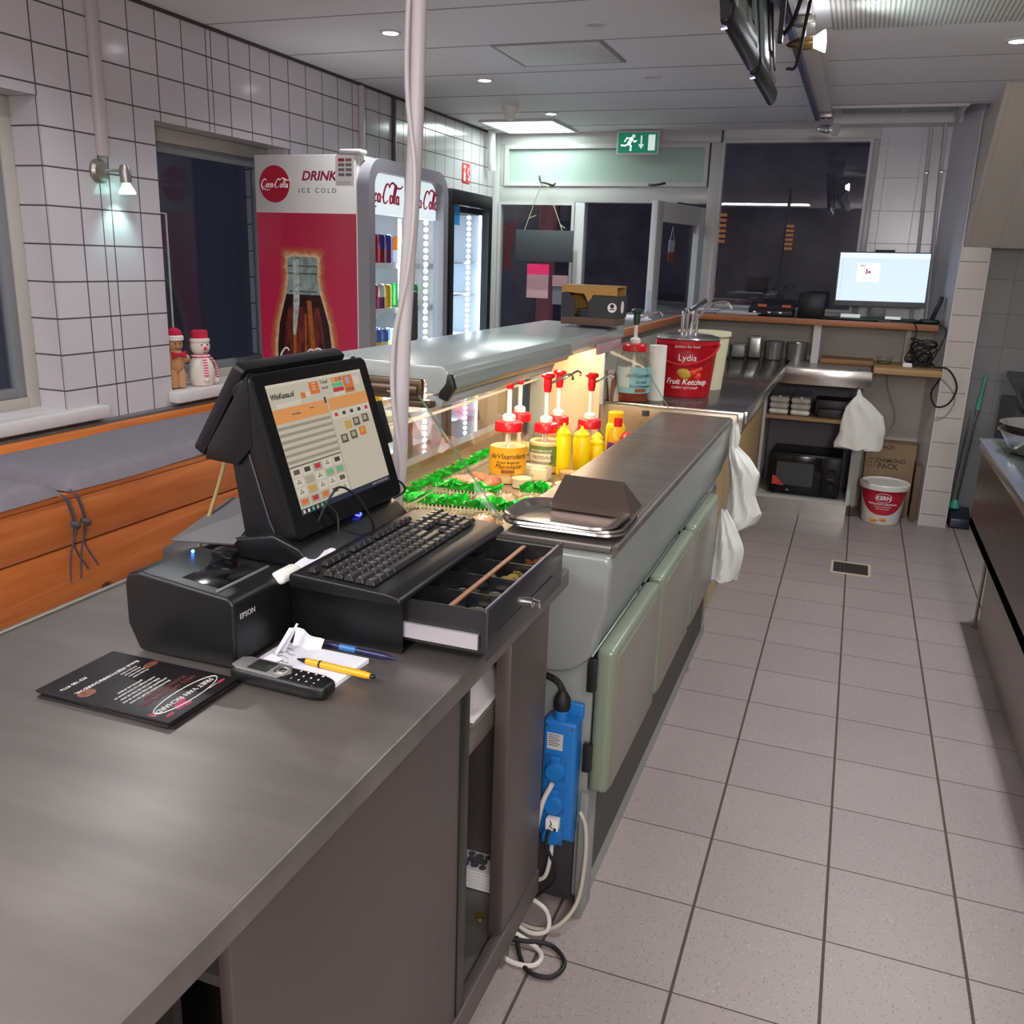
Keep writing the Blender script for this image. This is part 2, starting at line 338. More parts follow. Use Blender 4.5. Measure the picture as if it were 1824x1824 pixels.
struct('floor', B().box(-3, XR, -1.6, 8.2, -.1, 0), T_FLOOR)
b = B()
b.use(CEIL).box(-3, -.33, -1.6, YB+.3, ZC, ZC+.1).box(-.33, XR, -1.6, 5.76, ZC, ZC+.1).box(-.33, XR, 5.76, YB+.3, ZC+.07, ZC+.17).box(-.33, -.29, 5.76, YB, ZC, ZC+.07).box(-.29, .45, 6.42, YB, ZC, ZC+.07)
struct('ceiling', b, CEIL)
# joints between the ceiling boards (narrow dark strips with their own thickness)
b = B()
SEAM = mat('ceiling_joint_grey', '8d888b', .8)
for k in range(12):
    y = .48+.58*k
    if y < 6.5: b.box(-2.64, -.36, y-.0025, y+.0025, ZC-.002, ZC+.004)
    if y < 5.7: b.box(-.26, .6, y-.0025, y+.0025, ZC-.002, ZC+.004)
struct('trim_1', b, SEAM)
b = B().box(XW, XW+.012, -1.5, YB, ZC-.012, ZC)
struct('trim_2', b, mat('ceiling_edge_dark_strip', '3b3130', .7))  # dark brown strip along the top of the left wall
# left wall with two window openings
b = B(); W0 = XW-.26
b.box(W0, XW, -1.6, 1.35, 0, ZC)
for y0, y1 in ((1.35, 2.51), (3.06, 3.98)): b.box(W0, XW, y0, y1, 0, .90); b.box(W0, XW, y0, y1, 1.995, ZC)
b.box(W0, XW, 2.51, 3.06, 0, ZC); b.box(W0, XW, 3.98, YB+.2, 0, ZC)
struct('wall_left', b, T_WALL)
FRAMEM = mat('window_frame_paint', 'aca79f', .35); FRAMED = mat('window_frame_grey', '77797c', .4)
for i, (y0, y1) in enumerate(((1.35, 2.51), (3.06, 3.98))):
    b = B(); X0, X1 = -2.82, -2.765
    b.use(FRAMEM)
    for a in ((y0, y0+.05, .94, 1.995), (y1-.05, y1, .94, 1.995), (y0+.05, y1-.05, .94, .985), (y0+.05, y1-.05, 1.94, 1.995)): b.box(X0, X1, *a, bev=.004)
    b.use(FRAMED)
    for a in ((y0+.05, y0+.09, .985, 1.94), (y1-.09, y1-.05, .985, 1.94), (y0+.09, y1-.09, .985, 1.02), (y0+.09, y1-.09, 1.9, 1.94)): b.box(X0+.01, X1-.008, *a, bev=.003)
    wnd = struct('window_%d' % (i+1), b, None, smooth=35)
    b = B().box(-2.80, -2.794, y0+.08, y1-.08, 1.0, 1.92); g = struct('glass', b, PANE, wnd)
    sy0, sy1 = ((1.25, 2.655), (3.035, 3.98))[i]
    b = B().box(-2.80, XW-.0002, max(sy0, y0)+.0005, min(sy1, y1)-.0005, .9005, .945).box(XW+.0002, -2.585, sy0, sy1, .90, .945, bev=.004)
    struct('sill', b, WHITE, wnd, smooth=35)
# dark outside wall seen beyond the side windows
b = B().box(-4.1, -4.0, -2, 8, 0, 3.2); struct('wall_neighbour', b, mat('night_wall', '6a6c78', .9))
# closing walls behind the camera and on the right
struct('wall_behind', B().box(-3, XR, -1.7, -1.6, 0, ZC), mat('rear_wall_grey', '5a5552', .6))
struct('wall_right', B().box(XR, XR+.1, -1.7, 7, 0, ZC), T_BEIGE)

# back wall: white timber shop front
FR = mat('shopfront_paint', 'c3c2c2', .3)
b = B(); Y0, Y1 = YB, YB+.09
def fr(x0, x1, z0, z1, y0=Y0, y1=Y1, bev=.005): b.box(x0, x1, y0, y1, z0, z1, bev=bev)
fr(-2.64, -2.585, 0, ZC); fr(-2.0, -1.925, 0, 1.93); fr(-2.585, -1.06, 1.93, 2.04); fr(-2.585, -1.0, 2.32, ZC+.02)
fr(-1.06, -.985, 0, 2.32, y0=Y0-.01); fr(-2.585, -2.545, 2.04, 2.32); fr(-2.585, -2.0, 0, .32)
fr(-.985, 0, 0, 1.25); fr(-.985, 0, 2.33, ZC+.06); fr(-.05, .0, 1.25, 2.33)
struct('wall_back', b, FR, smooth=35)
b = B().box(0, .9, YB, YB+.1, 0, ZC+.08); struct('wall_back_tiles', b, T_BACK)
b = B(); ring_frame(b, -2.545, -1.07, 2.04, 2.32, .004, .028, 1, YB-.015, YB+.06, n=2); b1 = struct('window_3', b, FR, smooth=35)
struct('frosted_glass', B().box(-2.52, -1.095, YB+.02, YB+.028, 2.065, 2.295), mat('frosted_glass', 'a3b5ad', .32, spec=.6), b1)
b = B(); ring_frame(b, -2.585, -2.0, .32, 1.93, .004, .02, 1, YB-.01, YB+.05, n=2); b1 = struct('window_4', b, FR, smooth=35)
struct('glass', B().box(-2.57, -2.015, YB+.02, YB+.026, .33, 1.92), PANE, b1)
b = B(); ring_frame(b, -.985, -.04, 1.25, 2.335, .004, .018, 1, YB-.015, YB+.05, n=2); b1 = struct('window_5', b, FR, smooth=35)
struct('glass', B().box(-.97, -.055, YB+.02, YB+.026, 1.262, 2.32), PANE, b1)
# door leaf, open into the shop, hinged on the right
h = Vector((-1.075, 6.56)); e = Vector((-1.25, 5.82)); d = (e-h).normalized()
M = frame((h.x, h.y, 0), (d.x, d.y, 0), (0, 0, 1)); b = B(M)
for a in ((0, .09, 0, 1.9), (.67, .76, 0, 1.9), (.09, .67, 1.78, 1.9), (.09, .67, 0, .9), (.09, .67, .9, 1.0)): b.box(a[0], a[1], a[2], a[3], -.022, .022, bev=.004)
dr = struct('door_1', b, FR, smooth=35)
struct('glass', B(M).box(.08, .68, .99, 1.79, -.003, .003), PANE, dr)
struct('door_closer', B(M).box(-.02, .14, 1.76, 1.83, .024, .07, bev=.012).box(.0, .35, 1.905, 1.915, .02, .04), BLKM, dr, smooth=35)
struct('lock_plate', B(M).box(.7605, .7625, 1.22, 1.36, -.012, .012), STEELB, dr)
struct('handle', B(M).cyl((.71, 1.1, -.06), (.71, 1.1, .06), .009).box(.6, .72, 1.09, 1.11, .05, .065, bev=.005), STEELB, dr, smooth=35)

# right-hand partition, pillar, sloped breast, dark alcove wall
b = B().prism([(.52, 6.05), (.667, 6.05), (.667, 6.7), (.40, 6.7), (.41, 6.6)], 2, 0, ZC+.07); struct('wall_partition', b, T_BACK)
b = B().box(.518, .667, 6.035, 6.052, 0, 1.67); struct('wall_pillar', b, T_PILLAR)
b = B().box(.512, .520, 6.028, 6.06, 0, ZC).box(.664, .672, 6.028, 6.06, 0, 1.67); struct('trim_3', b, WHITE)
b = B().box(.40, .66, YB-.19, YB-.185, 0, .01); b = B()
b.prism([(5.2, ZC), (6.05, 1.675), (6.30, 1.675), (6.30, ZC)], 0, .525, XR); struct('wall_breast', b, T_BEIGE)
b = B().box(.667, XR, 6.3, 6.4, 0, ZC); struct('wall_alcove', b, T_DARK)
b = B().box(.40, .42, 5.76, 6.42, ZC, ZC+.07).box(-.29, .42, 5.745, 5.765, ZC-.012, ZC+.075); struct('trim_4', b, WHITE)
b = B().box(-.24, .1, 6.1, 6.4, ZC+.055, ZC+.069).box(.12, .38, 6.1, 6.4, ZC+.055, ZC+.069); struct('trim_5', b, mat('recess_panel_grey', '8f9798', .4))
# long boxed beam along the ceiling
b = B().use(WHITE).box(-.345, -.275, -1.5, 5.9, ZC-.035, ZC, bev=.003).use(mat('blue_grey_profile', '6f7a96', .3, .4)).box(-.372, -.345, -1.5, 5.95, ZC-.045, ZC, bev=.002)
struct('trim_6', b, None)

# outside, seen through the shop front
b = B().box(-4, 3, 9.6, 9.7, 0, 3.4); struct('wall_opposite', b, mat('night_brick', '55525a', .9, var=.3, vscale=3))
b = B().box(-4, 3, 8.2, 9.6, -.1, 0.0); struct('floor_street', b, mat('night_paving', '252528', .8, var=.2))
single('awning_post', B().cyl((-2.53, 7.6, 0), (-2.53, 7.6, 2.9), .075, n=24), mat('pink_lit_post', 'b3626a', .5, emit=.07), 'round pinkish post standing outside the left shop-front pane', 'post', (-2.53, 7.6, 0))
t = thing('red_flag', 'red cloth flag on a pole outside the leftmost shop-front pane', 'flag', (-2.86, 7.3, 0))
part('cloth', B().grid(lambda u, v: Vector((-2.855+.13*u+.02*math.sin(v*6)*u, 7.3+.02*math.sin(u*9+v*4), 1.84-.40*v-.10*(1-u)*(1-v))), 8, 14, th=.003), mat('red_flag_cloth', 'a01c30', .7, emit=.06), t)
part('pole', B().cyl((-2.86, 7.3, 0), (-2.86, 7.3, 1.9), .009), mat('flag_pole', '8a6a60', .5), t)
# lit windows across the street, small
for i, (x, z, wd, hh) in enumerate(((-1.55, 1.75, .22, .3), (-.75, 1.7, .07, .25), (-1.5, 1.25, .12, .08))):
    b = B()
    for k in range(6): b.box(x, x+wd, 9.56, 9.59, z+hh*k/6, z+hh*(k+.55)/6)
    o = single('lit_blind', b, mat('amber_blind', 'b8733f', .6, emit=.35), ['amber slatted blind glowing across the street', 'narrow amber blind right of the wide glowing one', 'low small amber slats near the street level'][i], 'blind')

# ================================================================== ceiling fittings
LED = mat('led_white', 'f4fff8', .5, emit=5.5, ecol='e9fff4'); LEDS = mat('led_spot', 'ffffff', .5, emit=30, ecol='f4f8ff')
t = thing('ceiling_panel_light', 'square glowing light panel in the ceiling by the exit', 'ceiling light', (-2.24, 6.25, ZC-.012))
b = B(); ring_frame(b, -2.5, -1.98, 5.97, 6.53, .004, .018, 2, ZC-.014, ZC, n=2); part('frame', b, WHITE, t)
part('diffuser', B().box(-2.482, -1.998, 5.988, 6.512, ZC-.010, ZC-.003), LED, t)
area('panel_light_glow', (-2.24, 6.25, ZC-.02), .46, .5, 6, (.84, 1, .93))
def downlight(x, y, lit, label):
    t = thing('downlight', label, 'downlight', (x, y, ZC), group='recessed ceiling downlights')
    part('trim_ring', B().lathe((x, y, ZC), [(.031, 0), (.033, -.006), (.045, -.005), (.048, 0)], n=28), WHITE, t)
    part('lens', B().lathe((x, y, ZC), [(0, -.003), (.031, -.002), (.031, 0), (0, 0)], n=24), LEDS if lit else mat('unlit_lens', 'b9b6b4', .3), t)
    if lit: spot((x, y, ZC-.012), lit*6, (.93, .97, 1), (x, y, 0), size=2.5, r=.03)
downlight(-1.93, 3.66, 7, 'lit downlight nearest the white hose, above the red drinks fridge')
downlight(-1.93, 4.68, 7, 'lit downlight, middle of the row along the tiled wall')
downlight(-1.93, 5.77, 7, 'lit downlight beside the smoke detector')
downlight(-1.93, 2.2, 7, 'lit downlight over the padded bench')
downlight(-1.93, .7, 7, 'lit downlight over the customer side behind the camera')
downlight(.45, 4.3, 17, 'lit downlight right of the ceiling beam')
downlight(.50, 2.6, 17, 'lit downlight above the right-hand steel counter')
downlight(-1.08, 3.72, 0, 'unlit downlight next to the access hatch')
downlight(-1.08, 4.75, 0, 'unlit downlight further from the access hatch')
t = thing('access_hatch', 'white square access hatch in the ceiling', 'hatch', (-1.36, 4.17, ZC))
part('panel', B().box(-1.595, -1.135, 3.97, 4.37, ZC-.007, ZC-.001, bev=.002), mat('hatch_panel', 'cdc9c9', .45), t)
b = B(); ring_frame(b, -1.61, -1.12, 3.955, 4.385, .003, .013, 2, ZC-.006, ZC, n=2); part('frame', b, mat('hatch_frame', '8d8987', .5), t)
t = thing('smoke_detector', 'white conical smoke detector on the ceiling', 'smoke detector', (-2.1, 5.5, ZC))
part('body', B().lathe((-2.1, 5.5, ZC), [(0, -.075), (.022, -.073), (.032, -.06), (.05, -.012), (.052, 0), (0, 0)]), WPLAS, t)
# perforated panel and spot lights
t = thing('perforated_panel', 'perforated metal ceiling panel at the upper right', 'panel', (.2, 3.3, ZC))
part('sheet', B().box(-.22, .75, 2.6, 3.96, ZC-.008, ZC-.002), holes('perforated_metal', 'd0cdc6', .016, .26, (0, 1), metal=.2), t)
def ceiling_spot(x, y, lit, label, tgt):
    t = thing('ceiling_spotlight', label, 'spotlight', (x, y, ZC-.035), group='metal spotlights under the ceiling beam')
    BRASS = mat('brass_brushed', '9a8058', .3, .9); z = ZC-.035
    part('base', B().box(x-.035, x+.035, y-.03, y+.03, z-.03, z, bev=.006), STEEL, t)
    part('arm', B().cyl((x, y, z-.03), (x, y, z-.09), .007), STEEL, t)
    c = Vector((x, y, z-.085)); d = (Vector(tgt)-c).normalized(); M = frame(c, d.cross(Vector((0, 0, 1))), d.cross(Vector((0, 0, 1))).cross(d)) ; q = d.to_track_quat('Z', 'Y').to_matrix().to_4x4()
    part('head', B().lathe(c, [(0, -.06), (.008, -.05), (.02, -.02), (.023, .02), (.022, .035), (0, .035)], M=q, n=20), BRASS if lit else STEELB, t)
    part('bulb', B().lathe(c, [(0, .036), (.018, .036), (.036, .07), (.036, .074), (0, .078)], M=q, n=20), LEDS if lit else mat('bulb_glass', 'cfd6d4', .1, .3), t)
    if lit: spot(c+d*.085, lit, (.8, 1, .92), c+d, size=2.0, r=.03)
ceiling_spot(-.295, 3.62, 10, 'lit brass spotlight beside the hanging screens', (.7, 3.62, 2.34))
ceiling_spot(-.30, 5.72, 0, 'unlit steel spotlight at the far end of the beam', (-.1, 5.6, 2.25))

# screens hanging over the counter, seen from behind and below
def screen(y0, y1, label):
    t = thing('menu_screen', label, 'screen', (-.38, (y0+y1)/2, 2.25), group='screens hung over the counter'); ti = math.radians(8); w = y1-y0
    M = Matrix.Translation((-.385, (y0+y1)/2, 2.095)) @ Matrix.Rotation(-ti, 4, 'Y')
    b = B(M); b.prism(rrect(-.012, .012, 0, .34, .005, 3), 1, -w/2, w/2); part('housing', b, BLACK, t)
    b = B(M); b.prism([(.012, .02), (.026, .05), (.026, .26), (.012, .31)], 1, -w*.36, w*.36, bev=.006); part('back_cover', b, mat('screen_back', '6c7773', .35, .1), t)
    b = B(M)
    b.prism([(-.014, -.010), (.004, -.010), (.018, .006), (.024, .036), (.012, .045), (-.014, .03)], 1, -w/2+.005, w/2-.005, bev=.008, seg=3); part('speaker_bar', b, BLACK, t)
    part('display_face', B(M).box(-.0135, -.0122, -w/2+.012, w/2-.012, .03, .33), BLACKG, t)
    b = B(M).box(-.016, -.002, -w/2+.035, -w/2+.043, -.0135, -.0115); part('status_light', b, mat('led_lilac', 'b9a8ff', .4, emit=8), t)
    b = B(M).box(.026, .034, -.06, .06, .1, .25, bev=.002).box(.034, .04, -.02, .02, .05, .25, bev=.002)
    part('bracket', b, BLKM, t); return t
screen(2.44, 3.03, 'black screen hanging nearest the camera over the counter'); screen(3.07, 3.65, 'black screen hanging farther from the camera over the counter')
b = B().box(-.42, -.32, 2.9, 3.2, ZC-.012, ZC).box(-.395, -.345, 2.95, 2.99, 2.34, ZC-.01).box(-.395, -.345, 3.11, 3.15, 2.34, ZC-.01).box(-.335, -.325, 2.5, 3.6, 2.33, 2.39)
b.box(-.34, -.325, 3.20, 3.23, 2.2, 2.36); single('ceiling_bracket', b, BLKM, 'black steel ceiling bracket carrying the two hanging screens', 'bracket')
single('screen_cable', B().tube([(-.34, 3.25, 2.22), (-.30, 3.2, 2.25), (-.255, 3.05, 2.33), (-.22, 2.95, ZC)], .0065),
       RUBBER, 'shorter black cable from the middle of the hanging screens to the beam', 'cable')
single('screen_cable', B().tube([(-.34, 3.62, 2.2), (-.30, 3.5, 2.19), (-.262, 3.25, 2.28), (-.215, 2.95, ZC)], .0055),
       RUBBER, 'longer black cable looping from the far hanging screen to the beam', 'cable')

# ================================================================== things on the left wall
def wallpipe(y, z0, z1, r, m, label, name='wall_conduit'):
    return single(name, B().box(XW, XW+r*1.6, y-r, y+r, z0, z1, bev=r*.4), m, label, 'conduit')
wallpipe(2.765, 1.83, ZC-.012, .019, mat('conduit_white', 'b8adaf', .4), 'white conduit running up the tiled wall from the small wall spotlight')
wallpipe(4.65, 1.9, ZC-.012, .016, mat('conduit_white', 'b8adaf', .4), 'white conduit on the tiled wall left of the dark one')
wallpipe(5.03, 1.9, ZC-.012, .012, mat('conduit_dark', '4e4d52', .4), 'dark conduit on the tiled wall above the drinks fridge')
single('drain_pipe', B().tube([(-2.585, 6.42, ZC), (-2.585, 6.43, 2.2), (-2.58, 6.44, 2.13)], .028, n=14), WHITE, 'white round pipe in the corner by the shop front', 'pipe')
t = thing('wall_spotlight', 'small steel wall spotlight on the tiles between the windows', 'wall light', (XW, 2.75, 1.78))
q = Matrix.Rotation(PI/2, 4, 'Y')
part('base', B().lathe((XW, 2.75, 1.78), [(.042, 0), (.042, .012), (.034, .022), (0, .026)], M=q), STEEL, t)
part('arm', B().tube([(XW+.02, 2.76, 1.782), (XW+.04, 2.79, 1.785), (XW+.055, 2.815, 1.785)], .006), STEEL, t)
d = Vector((-.02, .08, -1)).normalized(); qq = d.to_track_quat('Z', 'Y').to_matrix().to_4x4(); c = Vector((XW+.06, 2.82, 1.775))
part('head', B().lathe(c, [(0, -.035), (.014, -.033), (.02, -.02), (.02, .028), (0, .03)], M=qq), STEEL, t)
part('bulb', B().lathe(c, [(0, .03), (.012, .03), (.03, .062), (.03, .068), (0, .07)], M=qq), mat('led_teal', 'c8fff4', .4, emit=6, ecol='b8ffee'), t)
spot(c+d*.08, 2.2, (.55, 1, .93), c+d*.08+Vector((-.35, -.08, -1)), size=1.6, r=.02)
t = thing('fire_sign', 'red and white fire extinguisher sign on the tiled wall', 'sign', (XW, 6.1, 2.08))
part('plate', B().box(XW, XW+.004, 6.035, 6.165, 2.015, 2.145, bev=.001), mat('sign_red', 'c4242a', .4), t)
b = B(); x = XW+.0045
b.box(x-.0005, x+.0005, 6.055, 6.085, 2.03, 2.085).box(x-.0005, x+.0005, 6.063, 6.077, 2.09, 2.1).box(x-.0005, x+.0005, 6.055, 6.09, 2.11, 2.13)
b.tube([(x, 6.11, 2.05), (x, 6.13, 2.035), (x, 6.145, 2.06), (x, 6.12, 2.08), (x, 6.14, 2.12)], .005, n=6); part('pictogram', b, WINK, t)
b = B(); ring_frame(b, 3.09, 3.2, .96, 1.66, .006, .004, 0, -2.735, -2.728, n=3); t = thing('acrylic_sheet', 'clear acrylic sheet leaning in the left window niche', 'sheet', (-2.73, 3.15, .945))
part('edge', b, mat('acrylic_edge', 'b9bcbc', .2), t); part('pane', B().box(-2.733, -2.731, 3.094, 3.196, .946, 1.656), CLEAR, t)

# two plush toys on the sill
PL = mat('plush_brown', 'b98a62', .95, bump=.6, bscale=700); PW = mat('plush_white', 'ddd2c8', .95, bump=.7, bscale=600); PR = mat('plush_red', 'b8163c', .9, bump=.4, bscale=500)
def stripes(name, c1, c2, pitch, axis):
    m = bpy.data.materials.new(name); m.use_nodes = True; nt = m.node_tree; N = nt.nodes; L = nt.links; b_ = N['Principled BSDF']
    g = N.new('ShaderNodeNewGeometry'); sp = N.new('ShaderNodeSeparateXYZ'); L.new(g.outputs['Position'], sp.inputs[0])
    dv = N.new('ShaderNodeMath'); dv.operation = 'DIVIDE'; L.new(sp.outputs[axis], dv.inputs[0]); dv.inputs[1].default_value = pitch
    f = N.new('ShaderNodeMath'); f.operation = 'FRACT'; L.new(dv.outputs[0], f.inputs[0]); s = N.new('ShaderNodeMath'); s.operation = 'GREATER_THAN'; L.new(f.outputs[0], s.inputs[0]); s.inputs[1].default_value = .5
    mx = N.new('ShaderNodeMix'); mx.data_type = 'RGBA'; L.new(s.outputs[0], mx.inputs[0]); mx.inputs[6].default_value = rgb(c1); mx.inputs[7].default_value = rgb(c2); L.new(mx.outputs[2], b_.inputs['Base Color']); b_.inputs['Roughness'].default_value = .9
    return m
c = Vector((-2.675, 3.135, .945)); t = thing('gingerbread_plush', 'brown gingerbread man plush with red bow tie and red hat on the sill', 'plush toy', c)
b = B(frame(c, (.35, 1, 0), (-1, .35, 0)))
b.sph((0, 0, .185), .034, .024, .034).sph((0, 0, .11), .037, .026, .05).sph((-.04, 0, .125), .026, .018, .02).sph((.04, 0, .125), .026, .018, .02)
b.lathe((-.019, 0, 0), [(0, .002), (.02, .006), (.022, .03), (.019, .07), (.012, .09)], sy=1.0).lathe((.019, 0, 0), [(0, .002), (.02, .006), (.022, .03), (.019, .07), (.012, .09)]).sph((0, 0, .145), .03, .02, .03)
part('body', b, PL, t)
b = B(frame(c, (.35, 1, 0), (-1, .35, 0))); b.lathe((0, 0, .2), [(.031, 0), (.038, .004), (.038, .02), (.031, .024)], sy=.85); part('hat_brim', b, PW, t)
b = B(frame(c, (.35, 1, 0), (-1, .35, 0))); b.lathe((0, 0, .222), [(.032, 0), (.03, .02), (.012, .032), (0, .034)], sy=.8); part('hat', b, PR, t)
b = B(frame(c, (.35, 1, 0), (-1, .35, 0))); b.prism([(-.032, .16), (-.004, .151), (-.004, .141), (-.03, .128)], 1, -.034, -.022, bev=.002).prism([(.032, .16), (.004, .151), (.004, .141), (.03, .128)], 1, -.034, -.022, bev=.002).sph((0, -.028, .146), .007); part('bow_tie', b, PR, t)
b = B(frame(c, (.35, 1, 0), (-1, .35, 0))); b.sph((-.011, -.024, .19), .0035).sph((.011, -.024, .19), .0035).tube([(-.012, -.023, .174), (0, -.026, .169), (.012, -.023, .174)], .0012, n=5); part('face', b, mat('thread_dark', '4a2c1c', .8), t)
c = Vector((-2.66, 3.275, .945)); t = thing('snowman_plush', 'white snowman plush with red hat and pink striped scarf on the sill', 'plush toy', c)
M = frame(c, (.35, 1, 0), (-1, .35, 0))
part('body', B(M).lathe((0, 0, 0), [(0, .0), (.045, .002), (.056, .03), (.056, .07), (.045, .11), (.025, .13), (0, .135)]).sph((0, 0, .168), .043, .038, .044).sph((.058, -.02, .022), .016).sph((-.01, -.05, .03), .014), PW, t)
part('hat', B(M).lathe((0, 0, .198), [(.039, 0), (.036, .004), (.037, .035), (.03, .04), (0, .041)], sy=.85), PR, t)
part('hat_brim', B(M).lathe((0, 0, .186), [(.036, 0), (.043, .003), (.043, .014), (.036, .018)], sy=.9), PW, t)
SCF = stripes('scarf_stripes', 'c2185a', 'ecd3d8', .011, 2)
part('scarf', B(M).lathe((0, 0, .122), [(.034, 0), (.041, .006), (.036, .014)], sy=.9).tube([(-.01, -.042, .125), (-.012, -.055, .1), (-.012, -.06, .045)], .009, n=8, rx=.004).tube([(.025, -.035, .125), (.05, -.035, .09), (.06, -.03, .035)], .009, n=8, rx=.004), SCF, t)
b = B(M).sph((0, -.041, .162), .006, .012, .009); part('nose', b, mat('pink_felt', 'd8486a', .8), t)
part('face', B(M).sph((-.014, -.037, .178), .0035).sph((.014, -.037, .178), .0035).tube([(-.01, -.038, .147), (0, -.04, .144), (.01, -.038, .147)], .0011, n=5), mat('thread_dark', '4a2c1c', .8), t)

# ================================================================== padded bench along the wall
PINE = wood('orange_pine', 'b05c2c', 'd07c42', .32, 1); PINEB = wood('orange_pine_rail', 'b0612f', 'd07c3c', .35, 1, knots=False)
t = thing('pine_bench', 'long orange pine bench box along the tiled wall', 'bench', (-2.35, 2.2, 0))
for z0, z1 in ((.01, .28), (.285, .472), (.477, .657), (.662, .80)):
    part('front_plank', B().box(-2.118, -2.1, .3, 3.62, z0, z1, bev=.004), PINE, t)
part('seat_board', B().box(-2.60, -2.098, .3, 3.62, .802, .82, bev=.003), PINE, t)
part('end_board', B().box(-2.60, -2.12, 3.60, 3.62, 0, .80).box(-2.60, -2.12, .3, .32, 0, .80), PINE, t)
part('back_rail', B().box(-2.60, -2.575, .3, 3.62, .822, .875, bev=.003).box(-2.585, -2.56, .3, 3.62, .822, .85, bev=.003), PINEB, t)
single('vent_grille', B().box(-2.638, -2.602, .3, 3.62, .80, .885, bev=.002), holes('grille_holes', '8c8a8c', .008, .3, (1, 0), rough=.5), 'long perforated grey grille between the bench and the tiled wall', 'grille')
CUSH = mat('grey_cushion_cloth', '6a646c', .85, var=.05, vscale=30, bump=.5, bscale=350)
def cushion(y0, y1, label, tie):
    t = thing('bench_cushion', label, 'cushion', (-2.33, (y0+y1)/2, .822), group='thin grey cushions on the pine bench')
    def f(u, v):
        e = min(u, 1-u, .12)/.12; g = min(v, 1-v, .05)/.05; k = math.sin(min(e, g)*PI/2)**.6
        x = -2.555+.47*u; y = y0+(y1-y0)*v
        return Vector((x+.01*math.sin(v*9), y, .826+.042*k+.004*noise.noise(Vector((x*6, y*3, 0)))))
    b = B().grid(f, 20, 50); b.box(-2.55, -2.092, y0+.006, y1-.006, .822, .832, bev=.004); part('pad', b, CUSH, t)
    b = B()
    for yy, s in tie:
        b.tube([(-2.09, yy, .832), (-2.078, yy+.01*s, .81), (-2.078, yy+.03*s, .74), (-2.082, yy+.03*s, .66), (-2.08, yy+.07*s, .58)], .0045, n=6, rx=.0025)
        b.tube([(-2.09, yy, .832), (-2.076, yy+.02*s, .80), (-2.076, yy+.035*s, .72), (-2.08, yy+.01*s, .64), (-2.08, yy-.0*s, .56)], .0045, n=6, rx=.0025)
        b.tube([(-2.078, yy+.02*s, .735), (-2.072, yy+.035*s, .728), (-2.078, yy+.045*s, .72)], .009, n=6)
    part('tie', b, mat('cushion_tie', '4b4650', .85), t)
cushion(.5, 1.93, 'grey bench cushion nearest the camera, at the left edge', [(1.925, 1)])
cushion(1.96, 3.3, 'long grey bench cushion below the plush toys', [(1.965, 1)])
b = B().grid(lambda u, v: Vector((-2.52+.3*u, 3.33+.22*v, .862+.03*math.sin(u*PI)*math.sin(v*PI)+.012*math.sin(u*14+v*6))), 18, 14, th=.02)
b.tube([(-2.5, 3.3, .868), (-2.4, 3.36, .905), (-2.25, 3.31, .87)], .007); b.bm.transform(Matrix.Translation((0, 0, -.012)))
single('folded_cushion', b, CUSH, 'bunched grey cushion end lying on the bench beside the red fridge', 'cushion')

# ================================================================== drinks fridges
FW = mat('fridge_white', 'c9c6c4', .3); FG = mat('fridge_grey', '85848a', .35); FI = mat('fridge_inside', 'e4ecf5', .5); FLED = mat('fridge_led', 'ffffff', .5, emit=9, ecol='e4eeff')
SHELF = mat('wire_shelf_white', 'dfe6ee', .4)
CANH = .115
def can(m1, m2, x, y, z, label, group, r=.026, h=CANH):
    t = B().use(m1).lathe((x, y, z), [(0, .001), (r*.78, .001), (r, .008), (r, h*.5)], n=16).use(m2).lathe((x, y, z), [(r, h*.5), (r, h-.012), (r*.8, h-.001)], n=16)
    t.use(CHROME).lathe((x, y, z), [(r*.8, h-.001), (r*.76, h), (r*.74, h-.004), (0, h-.004)], n=16)
    return single('drink_can', t, None, label, 'can', (x, y, z), group)
CM = {k: mat('can_'+k, v, .25, .3) for k, v in dict(red='c3151f', darkred='8d1226', violet='4a2f8a', plum='6b2260', pink='c31f5a', green='2f9a48', orange='e9771a', yellow='e0b81e', blue='2455b8', white='d6d8da', silver='b4b8bd', brown='593a2a').items()}
X0, X1, Y0, Y1, ZT = -2.625, -2.10, 3.67, 4.50, 1.935
t = thing('drinks_fridge', 'large white and red drinks fridge with bottle picture on its side', 'fridge', (-2.36, 4.08, 0))
b = B().use(FW).box(X0, X1, Y0, Y0+.03, .02, ZT, bev=.004).box(X0, X1, Y1-.03, Y1, .02, ZT).box(X0, X1, Y0+.03, Y1-.03, 1.88, ZT).box(X0, X1, Y0+.03, Y1-.03, .02, .30)
b.use(FI).box(X0, X0+.03, Y0+.03, Y1-.03, .3, 1.88); part('cabinet', b, None, t)
part('top_ridge', B().box(X1-.09, X1+.02, Y0-.004, Y0+.06, ZT, ZT+.022, bev=.008), FW, t)
b = B(); ring_frame(b, Y0-.002, Y1, .28, ZT-.005, .12, .055, 0, X1+.001, X1+.058, n=8); part('door_frame', b, FG, t, label='rounded grey door frame')
b = B(); b.box(X1+.005, X1+.03, 4.095, 4.155, .3, 1.88); part('door_stile', b, FG, t)
part('door_glass', B().box(X1+.036, X1+.040, Y0+.05, Y1-.05, .33, 1.88), CLEAR, t)
part('door_handle', B().box(X1+.05, X1+.09, 4.02, 4.10, 1.12, 1.36, bev=.016), mat('handle_dark', '3c3a40', .4), t, label='dark rounded door handle')
b = B().box(X1-.03, X1+.012, Y0+.045, Y1-.045, 1.70, 1.885); part('header_light', b, mat('header_glow', 'f5fbff', .5, emit=.85, ecol='eaf5ff'), t, label='glowing white header with red script')
